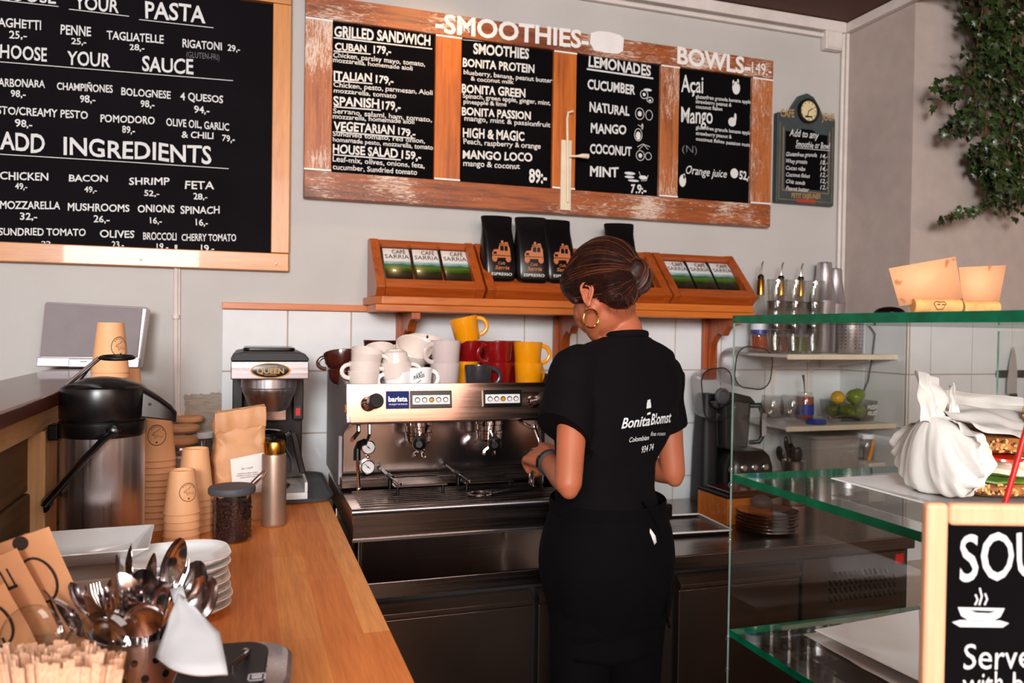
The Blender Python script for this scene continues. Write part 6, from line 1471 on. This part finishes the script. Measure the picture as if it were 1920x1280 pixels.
# corks with cards on the top glass
TZ = 1.4115
def card_stand(ca, cb, card, label, mname, t_, stamp):
    A_ = at(ca[0], ca[1], t=t_); B_ = at(cb[0], cb[1], t=t_); A_.z = TZ+.011; B_.z = TZ+.011
    T = thing('cork_card_holder', label, 'card holder', (A_+B_)/2, group='cork card holders on the top glass')
    q = MB(); r = .0108; h = (B_-A_)/2; q.tube([-h, -h*.97, h*.97, h], [r*.93, r, r, r*.93], 20); cobj = q.build('cork', 'cork', T)
    if stamp:
        q = MB(); ex = h.normalized(); ez = V((0, 0, 1)); c_ = -CF.normalized()*(r+.0004)
        c_ = V((-ex.y, ex.x, 0)); c_ = c_ if c_.dot(CF) < 0 else -c_; c_ = c_*(r+.0004)
        stroke(q, [c_+ex*x+ez*z for x, z in ((-.009, .003), (-.006, .0065), (0, .0055), (.006, .0065), (.009, .003), (.004, -.005), (-.004, -.005), (-.009, .003))], .0009, c_)
        for x in (-.004, .003): stroke(q, [c_*1.01+ex*x+ez*.002, c_*1.01+ex*(x+.004)+ez*.002], .0016, c_)
        q.build('inked_stamp', 'ink', cobj, normals=False)
    T2 = thing('kraft_price_card', label.replace('cork', 'blank kraft card in the cork').split(' holding')[0], 'card', (A_+B_)/2, group='blank kraft cards on the top glass')
    q = MB(); P = [at(x, y, t=t_+.004) for x, y in card]; q.add([p_-T2.location for p_ in P], [tuple(range(len(P)))]); o = q.build('card_sheet', 'stained_kraft', T2); so = o.modifiers.new('s', 'SOLIDIFY'); so.thickness = .0012; so.offset = 0
card_stand((1711, 574), (1799, 572), [(1666, 503), (1791, 481), (1806, 562), (1712, 570), (1686, 574)], 'stamped cork holding a tilted card, nearer the left', 0, 1.17, True)
card_stand((1803, 576), (1870, 574), [(1797, 501), (1886, 497), (1872, 572), (1806, 572)], 'plain cork holding a card, nearer the right edge', 0, 1.22, False)
q = MB(); c_ = at(1668, 590, t=1.33); q.ball((c_.x, c_.y, TZ+.004), (.028, .02, .011), 18); solo(q, 'black_rubber_pad', 'black', 'small black domed object lying on the top glass', 'pad', (c_.x, c_.y, TZ)); 

# ================================================================ SOUP SIGN ON THE CUSTOMER COUNTER
t_ = .8
o_ = at(1733, 941, t=t_); NX = CR; NZ = V((0, 0, 1))
CSX = MB(); CSX.box(.60, 1.5, -2.25, -1.85, .86, .9); 
cs_ = thing('customer_counter', 'wooden customer counter below the soup sign', 'counter', (1.05, -2.1, 0)); CSX.build('counter_top', 'orange_wood', cs_, off=cs_.location, bevel=.003)
MB().box(.62, 1.48, -2.23, -1.96, 0, .8595).build('counter_front', 'raw_pine_z', cs_, off=cs_.location)
SS = thing('soup_chalkboard_sign', 'wood framed chalkboard sign reading soup, cut off by the lower right corner', 'chalkboard sign', (o_.x, o_.y, .9005)); SS.rotation_euler = (0, 0, -YAW)
zt = o_.z-.9005; Wd = .235; fw_ = .0225
def fr(x0, x1, z0, z1, nm): MB().box(x0, x1, -.007, .007, z0, z1).build(nm, 'signwood', SS, bevel=.005, seg=3)
fr(0, fw_, 0, zt, 'left_rail'); fr(Wd-fw_, Wd, 0, zt, 'right_rail'); fr(fw_+.0003, Wd-fw_-.0003, zt-.0225, zt, 'top_rail'); fr(fw_+.0003, Wd-fw_-.0003, 0, .02, 'bottom_rail')
MB().box(fw_+.0003, Wd-fw_-.0003, -.002, .004, .0203, zt-.0228).build('chalk_panel', 'chalkboard', SS)
Mi = (Matrix.Translation(SS.location) @ Matrix.Rotation(-YAW, 4, 'Z')).inverted()
def sp_(px, py):
    # intersection of the sight line with the board face
    n_ = V((-math.sin(YAW), -math.cos(YAW), 0)); p0_ = SS.location+n_*.0028; d = at(px, py, t=1)-CAM
    return Mi @ (CAM+d*((p0_-CAM).dot(n_)/d.dot(n_)))
q = MB()
def sw_(tx, a, b, h, bold=.04): write(q, tx, sp_(*a), sp_(*b), h/FPX*t_, bold=bold, wob=.03)
sw_("SOUP", (1801, 1091), (1998, 1078), 88, .012); sw_("Served", (1806, 1256), (1966, 1250), 50, .0); sw_("with bread", (1806, 1303), (1995, 1298), 42, .0)
def sc_(pp): q.add([sp_(*p_) for p_ in pp], [tuple(range(len(pp)))])
sc_([(1796, 1138), (1884, 1140), (1876, 1156), (1858, 1166), (1820, 1165), (1802, 1154)]); sc_([(1785, 1166), (1800, 1162), (1875, 1163), (1892, 1168), (1880, 1176), (1800, 1175)])
for x_, h_ in ((1830, 20), (1838, 32), (1848, 22)): stroke(q, [sp_(x_-2, 1134), sp_(x_+3, 1134-h_*.5), sp_(x_-1, 1134-h_)], .0018)
q.build('chalk_lettering', 'chalk', SS, normals=False)
q = MB(); q.add([sp_(*p_) + V((0, -.0004, 0)) for p_ in ((1818, 1143), (1868, 1145), (1855, 1149), (1830, 1148))], [(0, 1, 2, 3)]); q.build('cup_opening', 'chalkboard', SS, normals=False)

# ================================================================ IVY
IV = thing('trailing_ivy', 'trailing green ivy hanging down the wall in the upper right corner', 'ivy plant', (2.6, -.45, 2.3))
vines = [([(1850, -30), (1835, 60), (1828, 130), (1800, 158), (1768, 172)], 46, 26), ([(1885, -40), (1872, 60), (1858, 130), (1850, 200), (1848, 260), (1862, 320), (1885, 355)], 130, 34),
 ([(1915, -40), (1900, 60), (1898, 150), (1900, 230), (1888, 300), (1900, 350), (1912, 385)], 150, 36), ([(1945, -30), (1930, 100), (1925, 220), (1915, 300), (1925, 360)], 110, 34),
 ([(1905, 375), (1870, 372), (1830, 390), (1800, 402), (1774, 408)], 24, 9), ([(1840, 150), (1815, 210), (1795, 235), (1782, 243)], 30, 16), ([(1830, -20), (1850, 40), (1880, 90), (1900, 120)], 110, 42), ([(1845, 270), (1842, 300), (1858, 320), (1870, 350)], 36, 16)]
lf = MB(); vn = MB(); rv = random.Random(4)
leafshape = [(0, 0), (.35, -.12), (.5, .1), (.3, .32), (.42, .55), (.16, .55), (0, 1.0), (-.16, .55), (-.42, .55), (-.3, .32), (-.5, .1), (-.35, -.12)]
for pts, cnt, spread in vines:
    P = [at(x, y, y=-.46+rv.uniform(-.03, .03)) for x, y in pts]; vn.tube(P, .0022, 6)
    for _ in range(int(cnt*2.6)):
        s_ = rv.random()*(len(P)-1); i = int(s_); b = P[i].lerp(P[i+1], s_-i); sp_r = spread*.0019
        c_ = b+V((rv.gauss(0, sp_r*.5), rv.uniform(-.05, .05), rv.gauss(0, sp_r*.45))); sz = rv.uniform(.022, .038)*(1 if spread > 10 else .8)
        nrm = V((rv.gauss(0, .5), -1+rv.gauss(0, .4), rv.gauss(0.3, .5))).normalized(); dn = V((rv.gauss(0, .5), 0, -1)).normalized(); dn = (dn-dn.dot(nrm)*nrm).normalized(); sd = nrm.cross(dn)
        vs = [c_+dn*(.32*sz)-nrm*.0+nrm*.002]+[c_+sd*u*sz+dn*v*sz-nrm*(abs(u)*.25*sz) for u, v in leafshape]
        lf.add(vs, [(0, 1+k_, 1+(k_+1) % 12) for k_ in range(12)])
lf.wbuild('foliage', 'leaf', IV, normals=False); vn.wbuild('vine_stems', 'vine', IV)

# ================================================================ THE BARISTA
PX, PY = .81, -.965
PR = thing('person', 'person seen from behind in black t-shirt and apron, hair in a bun, working at the espresso machine', 'person', (PX, PY, 0))
PR['label'] = 'person in black t-shirt and black apron, hair in a bun, working at the espresso machine'
def Bp(mb, name, m_, par=None, **k): return mb.build(name, m_, par or PR, off=PR.location, **k)
fwd = V((-.25, .968, 0)).normalized(); lft = V((-fwd.y, fwd.x, 0)); upv = V((0, 0, 1))
def bp(z, l=0, f=0): return V((PX, PY, z))+lft*l+fwd*f
def torso(mb, secs, n=32, pw=.85):
    R = []
    for z, l, f, a, b in secs:
        R.append([bp(z, l, f)+lft*(a*(abs(math.cos(2*PI*i/n))**pw)*(1 if math.cos(2*PI*i/n) > 0 else -1))+fwd*(b*(abs(math.sin(2*PI*i/n))**pw)*(1 if math.sin(2*PI*i/n) > 0 else -1)) for i in range(n)])
    mb.rings(R)
# joints (metres)
LS, LE, LW = at(1079, 688, t=1.77), at(1066, 905, t=1.67), at(1027, 862, t=1.87)
RS, RE, RW = at(1244, 694, t=1.92), at(1262, 886, t=1.91), at(1190, 872, t=2.06)
NK = at(1173, 627, t=1.85)
HC = at(1130, 541, t=1.85)                     # skull centre
hf = (CR*-.52+CF*.70-CU*.50).normalized(); hu = (CU-CU.dot(hf)*hf).normalized(); hl = hu.cross(hf)
def H(f, l, u): return HC+hf*f+hl*l+hu*u
# ---- skin: head, neck, arms and hands in one surface
b = MB()
b.ball(H(-.008, 0, .012), (.090, .070, .088), 28, (hf, hl, hu))
b.ball(H(.028, 0, -.035), (.058, .056, .07), 24, (hf, hl, hu))
b.chain([H(.005, .048, -.05), H(.045, .034, -.078), H(.07, .0, -.09)], [.02, .018, .017]); b.chain([H(.005, -.048, -.05), H(.045, -.034, -.078), H(.07, .0, -.09)], [.02, .018, .017])
b.chain([H(.076, 0, .015), H(.088, 0, -.02), H(.093, 0, -.034)], [.008, .008, .009]); b.ball(H(.078, 0, -.058), (.010, .020, .009), 14, (hf, hl, hu)); b.ball(H(.062, .026, -.03), .022, 14); b.ball(H(.062, -.026, -.03), .022, 14); b.ball(H(.074, 0, -.03), (.03, .038, .05), 20, (hf, hl, hu)); b.ball(H(.075, 0, .03), (.016, .05, .02), 14, (hf, hl, hu))
NB = bp(1.33, 0, -.0)
b.chain([H(-.03, 0, -.04), at(1161, 596, t=1.86), NK, NK.lerp(bp(1.30), .6)], [.045, .040, .042, .054], 20)
torso(b, [(.9, 0, 0, .105, .075), (1.0, 0, 0, .10, .07), (1.15, 0, 0, .11, .075), (1.26, -.015, 0, .12, .065), (1.32, -.03, 0, .07, .045)])
def arm(S_, E_, W_, f0=.88):
    m1 = S_.lerp(E_, .35); m2 = S_.lerp(E_, .75); m3 = E_.lerp(W_, .3); m4 = E_.lerp(W_, .7)
    b.chain([S_, m1, m2, E_], [.043*f0, .04*f0, .035*f0, .033*f0], 18); b.chain([E_, m3, m4, W_], [.033*f0, .035*f0, .027, .0225], 18)
arm(LS, LE, LW); arm(RS, RE, RW)
for E_, W_ in ((LE, LW), (RE, RW)): b.ball(E_-V((0, 0, .012))-(W_-E_).normalized()*.006, (.021, .021, .022), 16)
def hand(W_, dirn, back, side, curls, thumb, sz=1.0):
    """palm from the wrist along dirn; back = outward normal of the back of the hand; side = towards the thumb"""
    d = dirn.normalized(); n = (back-back.dot(d)*d).normalized(); s = d.cross(n).normalized()
    if s.dot(side) < 0: s = -s
    for k_, (o, r) in enumerate(((-.026, .0125), (-.009, .0135), (.009, .0135), (.026, .0125))):
        b.chain([W_+s*o*.45, W_+d*.04*sz+s*o*.85+n*.002, W_+d*.078*sz+s*o], [.015, r*1.02, r*.9], 12)
    for k_, (o, L) in enumerate(((.028, .068), (.010, .076), (-.009, .072), (-.026, .056))):
        p_ = W_+d*.078*sz+s*o*1.05; c = curls[k_]; pts = [p_]; a = 0; q_ = p_
        for j, fr_ in enumerate((.42, .32, .26)):
            a += c[j]; q_ = q_+(d*math.cos(a)-n*math.sin(a)+s*(o*3.2)*(.6))*L*fr_*sz; pts.append(q_)
        b.chain(pts, [.0095, .009, .0083, .0072], 10, 3)
    p_ = W_+d*.022*sz+s*.02-n*.006; t_ = thumb.normalized()
    b.chain([p_, p_+(s*.5+d*.5).normalized()*.03-n*.008, p_+(s*.5+d*.5).normalized()*.034+t_*.03, p_+(s*.5+d*.5).normalized()*.034+t_*.052], [.014, .012, .0105, .009], 12, 3)
# left hand closes round the steam wand / jug handle; right hand hidden, holding the jug
hd = (at(996, 846, t=1.965)-LW)
hand(LW, hd, (-CF*.75+CU*.55-CR*.1), (CU*.9+CF*.4), [(.45, .7, .6), (.55, .7, .6), (.6, .75, .6), (.5, .6, .5)], (-CR*.6+CF*.7))
b.bm.verts.ensure_lookup_table()
hand(RW, (CF*.6-CR*.8), (CR*.3+CU*.8), (-CR*.2-CF*.2+CU*.3), [(.4, .6, .4)]*4, (-CR*.5-CU*.6))
# left ear
ea = H(-.012, .066, -.024)
fb = fuse(b, .0036, 7)
body = Bp(fb, 'body', 'skin')
b = MB(); eu = (hu*.93-hf*.25).normalized(); en = (hl*.6-CF*.6).normalized(); ef = eu.cross(en).normalized()
def EA(x, z, o=0): return ea+ef*x+eu*z+en*o       # x: across the ear, z: up
R = []
ear_out = [(1.05*x, .8*z) for x, z in [(.0, .03), (.008, .0285), (.014, .023), (.0165, .014), (.0155, .004), (.0125, -.006), (.009, -.015), (.005, -.024), (-.001, -.029), (-.006, -.025), (-.008, -.014), (-.009, .0), (-.0105, .012), (-.0095, .022), (-.005, .0285)]]
sg = 1 if ef.dot(hf) < 0 else -1
oo = [(x*sg, z) for x, z in ear_out]
b.tube([EA(x, z, .010) for x, z in oo], [.0034]*len(oo), 8, closed=True)
b.ball(EA(0, 0, .004), (.0115, .022, .005), 16, (ef, eu, en)); b.ball(EA(0, -.022, .009), (.0075, .010, .0045), 12, (ef, eu, en))
b.tube([EA(x*.62, z*.66+.002, .010) for x, z in oo[:8]], [.0026]*8, 8); b.ball(EA(-.007*sg, -.004, .010), (.004, .006, .004), 10, (ef, eu, en))
Bp(fuse(b, .0012, 3), 'ear', 'skin')
# ---- hair
b = MB()
b.ball(H(-.016, 0, .026), (.098, .082, .088), 32, (hf, hl, hu)); b.ball(H(-.052, 0, -.012), (.05, .066, .058), 24, (hf, hl, hu)); b.ball(H(.045, 0, .045), (.052, .068, .052), 24, (hf, hl, hu))
b.ball(H(-.05, .012, -.05), (.034, .046, .034), 20, (hf, hl, hu)); b.chain([H(.05, .05, .03), H(.04, .062, .0), H(.034, .066, -.018)], [.02, .014, .007])
BUN = at(1188, 513, t=1.80)
b.chain([H(-.06, .02, .01), BUN.lerp(H(-.06, .02, .01), .5), BUN], [.04, .024, .03], 20)
fh = fuse(b, .004, 8)
HAIR = Bp(fh, 'hair', 'hair')
bx1 = (CR*.86-CU*.5).normalized(); bx2 = (CU*.86+CR*.5).normalized(); bx3 = bx1.cross(bx2)
b = MB(); b.ball(BUN, (.04, .036, .036), 28, (bx1, bx2, bx3)); b.ball(BUN+bx1*.012-bx2*.01, (.034, .034, .032), 24, (bx1, bx2, bx3))
rh = random.Random(9)
for v in b.bm.verts: v.co += (v.co-BUN).normalized()*.004*noise.noise(v.co*60)
bun = Bp(fuse(b, .003, 3), 'hair_bun', 'hair')
# strands: swept over the head towards the bun, wound round the bun, wisps at the nape
def ell(dv, c, r): # point on ellipsoid in direction dv (head axes)
    k_ = 1/math.sqrt((dv[0]/r[0])**2+(dv[1]/r[1])**2+(dv[2]/r[2])**2); return c+hf*dv[0]*k_+hl*dv[1]*k_+hu*dv[2]*k_
st = MB(); hc2 = H(-.016, 0, .015)
from mathutils.bvhtree import BVHTree
hv = BVHTree.FromPolygons([tuple(v.co+PR.location) for v in HAIR.data.vertices], [tuple(p_.vertices) for p_ in HAIR.data.polygons])
def shell(dv, lift):
    d = (hf*dv[0]+hl*dv[1]+hu*dv[2]).normalized(); loc, nr, _, _ = hv.ray_cast(hc2+d*.3, -d)
    return (loc+nr*lift) if loc is not None else hc2+d*.09
bl_ = BUN-hc2; be = V((bl_.dot(hf), bl_.dot(hl), bl_.dot(hu))).normalized()
for i in range(900):
    a_ = rh.uniform(-PI, PI); s0 = V((1.0*math.cos(a_*.5), .95*math.sin(a_), rh.uniform(-.55, .9)+.25*math.cos(a_))).normalized()
    if s0.x > .2 and s0.z < -.05: s0 = V((s0.x, s0.y, abs(s0.z)*.5)).normalized()
    if i % 4 == 0: s0 = V((rh.uniform(-.3, .25), rh.uniform(.6, 1)*(1 if rh.random() < .75 else -1), rh.uniform(-.9, -.15))).normalized()
    pts = []; m_ = 18; lift = rh.uniform(-.0008, .0014); wv = rh.uniform(-.14, .14)
    ax_ = s0.cross(be).normalized(); ang = s0.angle(be)
    for j in range(m_):
        t = j/(m_-1); fq = Matrix.Rotation(ang*t*.9, 3, ax_) @ s0; fq = (fq+ax_*wv*math.sin(PI*t)).normalized()
        pts.append(shell(fq, lift))
    for k_ in range(2): pts = [pts[0]]+[(pts[k-1]+pts[k]*2+pts[k+1])/4 for k in range(1, m_-1)]+[pts[-1]]
    st.mi = 1 if rh.random() < .16 else 0
    st.tube(pts, [.0003+.0009*math.sin(PI*(.08+.84*k_/(m_-1))) for k_ in range(m_)], 4)
bvb = BVHTree.FromPolygons([tuple(v.co+PR.location) for v in bun.data.vertices], [tuple(p_.vertices) for p_ in bun.data.polygons])
for i in range(260):
    a0 = rh.uniform(0, 2*PI); tilt = rh.uniform(-.9, .9); r_ = .0425+rh.uniform(-.002, .003); pts = []
    ax1 = (bx1*math.cos(tilt)+bx3*math.sin(tilt)).normalized(); ax2 = bx2
    for j in range(12):
        a = a0+j*.22; dd = (ax1*math.cos(a)+ax2*math.sin(a)+bx3*.45*math.sin(i*1.7)).normalized(); lo, nr, _, _ = bvb.ray_cast(BUN+dd*.2, -dd); pts.append((lo+nr*.0006*(i % 3)) if lo is not None else BUN+dd*.04)
    st.mi = 1 if rh.random() < .2 else 0
    st.tube(pts, [.0004+.0010*math.sin(PI*(.1+.8*k_/11)) for k_ in range(12)], 5)
for i in range(26):
    s_ = H(-.06+rh.uniform(-.02, .03), rh.uniform(-.02, .045), -.065+rh.uniform(-.01, .01)); dv = (CR*rh.uniform(-.1, .8)-CU*1+CF*rh.uniform(-.3, .3))*rh.uniform(.012, .03)
    st.tube([s_, s_+dv*.5+CR*.003, s_+dv+CR*rh.uniform(-.004, .008)], [.0008, .0005, .0002], 4)
for i in range(10):
    s_ = BUN+bx1*rh.uniform(-.01, .035)+bx2*rh.uniform(-.02, .03); dv = (CR*rh.uniform(.1, 1)-CU*rh.uniform(-.3, 1.4))*.02
    st.tube([s_, s_+dv*.6, s_+dv*1.2+CU*rh.uniform(-.006, .004)], [.0007, .0005, .0002], 4)
hs = Bp(st, 'hair_strands', ['hair', 'hair_strand']); hs['kind'] = 'stuff'
# earring and watch
er = ea-hu*.0
c_ = at(1108, 597, t=1.765); b = MB(); exr = (CR*.86+CF*.5).normalized(); 
b.tube([c_+exr*.0205*math.cos(2*PI*i/32)+CU*.0205*math.sin(2*PI*i/32) for i in range(32)], .0022, 10, closed=True); Bp(b, 'hoop_earring', 'gold_ring')
wd_ = (LW-LE).normalized(); wc0 = LE.lerp(LW, .84); u_ = V((0, 0, 1)); u_ = (u_-u_.dot(wd_)*wd_).normalized(); v_ = wd_.cross(u_)
b = MB(); R = []
for i in range(32):
    a = 2*PI*i/32; n_ = u_*math.cos(a)+v_*math.sin(a); R.append([wc0+n_*.026-wd_*.010, wc0+n_*.026+wd_*.010, wc0+n_*.0315+wd_*.009, wc0+n_*.0315-wd_*.009])
b.rings(R, closed=True); wt_ = Bp(b, 'wrist_band', 'matblack')
nn = (-CR*.7-CF*.7+CU*.1); nn = (nn-nn.dot(wd_)*wd_).normalized(); b = MB(); b.ball(wc0+nn*.031, (.005, .009, .014), 14, (nn, wd_, nn.cross(wd_))); Bp(b, 'watch_face', 'black', wt_)

# ---- t-shirt
nkv = NK-V((PX, PY, NK.z)); nkl = nkv.dot(lft); nkf = nkv.dot(fwd)
b = MB()
torso(b, [(.90, .01, 0, .142, .112), (.96, .014, .0, .130, .102), (1.02, .022, 0, .112, .092), (1.08, .02, 0, .118, .096), (1.12, .01, 0, .134, .102), (1.18, -.004, -.002, .154, .110), (1.25, -.012, -.002, .160, .104), (1.295, -.02, .0, .152, .086), (1.33, -.03, .0, .136, .070), (1.347, nkl*.9, nkf*.9, .104, .060), (1.360, nkl, nkf, .062, .054), (1.368, nkl, nkf, .053, .049)], 40)
def sleeve(S_, E_, t1, r0, r1, inn):
    h_ = S_.lerp(E_, t1); b.chain([S_+inn, S_, S_.lerp(h_, .5), h_], [.05, r0, (r0+r1)/2, r1], 22)
    d_ = (h_-S_).normalized(); return h_, (d_+lft*(.45 if inn.dot(lft) < 0 else -.3)).normalized()
hL = sleeve(LS+V((0, 0, -.006)), LE+CR*-.03, .56, .056, .062, lft*-.05); hR = sleeve(RS+V((0, 0, -.006)), RE+CR*.006, .56, .046, .042, lft*.05)
for v in b.bm.verts: pass
fs_ = fuse(b, .0055, 9)
# cut the sleeves square and carve drape folds
for v in fs_.bm.verts:
    p_ = v.co
    for h_, d_, lim in ((hL[0], hL[1], .082), (hR[0], hR[1], .05)):
        k_ = (p_-h_).dot(d_)
        if k_ > .0 and (p_-h_-d_*k_).length < lim and k_ < .075: v.co = p_-d_*k_
    n_ = v.normal; zz = p_.z
    fold = noise.noise(V((p_.x*9, p_.y*9, zz*16)))*.0045+abs(noise.noise(V((p_.x*14+zz*9, p_.y*14, zz*9+4))))*.004
    v.co = v.co+n_*fold*(1.0 if zz < 1.28 else .35)
shirt = Bp(fs_, 't_shirt', 'shirt')
b = MB(); nc = bp(1.368, nkl, nkf); R = []
for i in range(36):
    a = 2*PI*i/36; R.append(nc+lft*.050*math.cos(a)+fwd*.046*math.sin(a)+V((0, 0, -.006*math.sin(a))))
b.tube(R, .006, 8, closed=True, flat=1.4); Bp(b, 'collar', 'shirt', shirt)
# print on the back, wrapped on to the cloth
from mathutils.bvhtree import BVHTree
vs_ = [tuple(v.co+PR.location) for v in shirt.data.vertices]; bv = BVHTree.FromPolygons(vs_, [tuple(p_.vertices) for p_ in shirt.data.polygons])
def on_back(px, py, lift=.0014):
    d = (at(px, py, t=1)-CAM).normalized(); loc, nrm, idx, dist = bv.ray_cast(CAM, d)
    if loc is None: loc = at(px, py, t=1.85); nrm = -CF
    return loc-d*lift*1.3
q = MB()
def pr(tx, a, b_, h, bold=.02, shear=.35):
    vs, fs = glyphs(tx, bold, shear); x0 = min(v[0] for v in vs); x1 = max(v[0] for v in vs); out = []
    for v in vs:
        u = (v[0]-x0)/(x1-x0); out.append(on_back(a[0]+(b_[0]-a[0])*u, a[1]+(b_[1]-a[1])*u-v[1]/.7*h))
    q.add(out, fs)
pr("Bonita", (1165, 803), (1219, 797), 19); pr("Blomst", (1220, 796), (1259, 791), 20); pr("Colombian", (1180, 829), (1217, 824), 9, .01); pr("fine roses", (1220, 817), (1248, 816), 8, .0); pr("934 74", (1203, 849), (1226, 843), 12, .01)
for a, b_, h_ in (((1213, 778), (1220, 776), 4), ((1212, 766), (1221, 764), 9), ((1213, 757), (1220, 755), 7)): q.add([on_back(a[0], a[1]), on_back(b_[0], b_[1]), on_back(b_[0]-.5, b_[1]-h_), on_back(a[0]+1, a[1]-h_)], [(0, 1, 2, 3)])
disc_ = [on_back(1216.5+4*math.cos(2*PI*i/12), 757+4*math.sin(2*PI*i/12)) for i in range(12)]; q.add(disc_, [tuple(range(12))])
Bp(q, 'shirt_print', 'chalk', shirt, normals=False)
# ---- trousers, shoes
b = MB()
torso(b, [(.70, 0, 0, .150, .105), (.8, 0, 0, .160, .118), (.9, 0, 0, .145, .108), (.96, 0, 0, .132, .098)])
for s_ in (-1, 1): b.chain([bp(.8, s_*.075, 0), bp(.46, s_*.085, .01), bp(.1, s_*.09, -.01)], [.085, .06, .045], 22)
Bp(fuse(b, .009, 6), 'trousers', 'apron')
for s_ in (-1, 1):
    b = MB(); R = []
    for k_, (f_, w_, h_) in enumerate(((-.07, .026, .05), (-.04, .034, .075), (.02, .036, .07), (.08, .042, .05), (.13, .04, .035), (.16, .026, .02))):
        R.append([bp(.002, s_*.09-w_, f_), bp(.002, s_*.09+w_, f_), bp(h_*.7, s_*.09+w_*.95, f_), bp(h_, s_*.09+w_*.4, f_), bp(h_, s_*.09-w_*.4, f_), bp(h_*.7, s_*.09-w_*.95, f_)])
    b.rings(R); Bp(b, 'shoe', 'shoe', sub=1)
# ---- apron: waist wrap, skirt with folds, tie ends and white care tag
b = MB(); n = 80; R = []
for i in range(25):
    t = i/24; z = .985-.335*t; a_ = .136+.034*math.sin(PI*min(1, t*1.25))-.006*t; bb = .112+.03*math.sin(PI*min(1, t*1.2)); ring = []
    for j in range(n):
        th = 2*PI*j/n; fo = 1+(.02*noise.noise(V((math.cos(th)*4, math.sin(th)*4, z*3)))+.015*math.sin(th*11+2*noise.noise(V((z*3, 0, 1)))))*t
        ring.append(bp(z, .012+a_*math.cos(th)*fo, bb*math.sin(th)*fo))
    R.append(ring)
b.rings(R, cap0=False, cap1=False); ap = Bp(b, 'apron', 'apron', normals=True); so = ap.modifiers.new('s', 'SOLIDIFY'); so.thickness = .002
b = MB(); R = []
for z, k_ in ((.965, 1.0), (.968, 1.02), (.992, 1.02), (.995, 1.0)): R.append([bp(z+.006*math.sin(2*PI*j/n), .012+.142*k_*math.cos(2*PI*j/n), .117*k_*math.sin(2*PI*j/n)) for j in range(n)])
b.rings(R, cap0=False, cap1=False); Bp(b, 'waist_band', 'apron', ap)
b = MB()
for pts in ([(1205, 940), (1225, 975), (1240, 1020), (1249, 1080), (1250, 1140), (1243, 1162)], [(1208, 942), (1232, 985), (1247, 1040), (1254, 1100), (1250, 1150), (1255, 1176)]):
    P_ = [at(x, y, t=1.745+.012*i) for i, (x, y) in enumerate(pts)]; b.tube(P_, [.006]*len(P_), 8, flat=.3)
Bp(b, 'apron_tie', 'apron', ap)
b = MB(); b.add([at(x, y, t=1.738) for x, y in ((1219, 990), (1229, 1004), (1231, 1016), (1227, 1021), (1217, 1006))], [(0, 1, 2, 3, 4)]); o = Bp(b, 'care_tag', 'paper', ap, normals=False); so = o.modifiers.new('s', 'SOLIDIFY'); so.thickness = .0008
# milk jug held under the right-hand steam wand
mj = at(1013, 868, t=2.0); T = thing('milk_jug', 'steel milk jug held by the barista under the right steam wand', 'jug', (mj.x+.012, mj.y+.012, .985), math.radians(150))
MB().lathe([(0, 0), (.034, 0), (.037, .006), (.034, .05), (.029, .075), (.033, .09), (.0315, .09), (.028, .075), (.033, .05), (.035, .008), (0, .006)], 32).build('jug_body', 'mirror', T)
MB().tube([(-.03, 0, .078), (-.058, 0, .072), (-.06, 0, .035), (-.034, 0, .018)], .004, 8).build('handle', 'mirror', T)
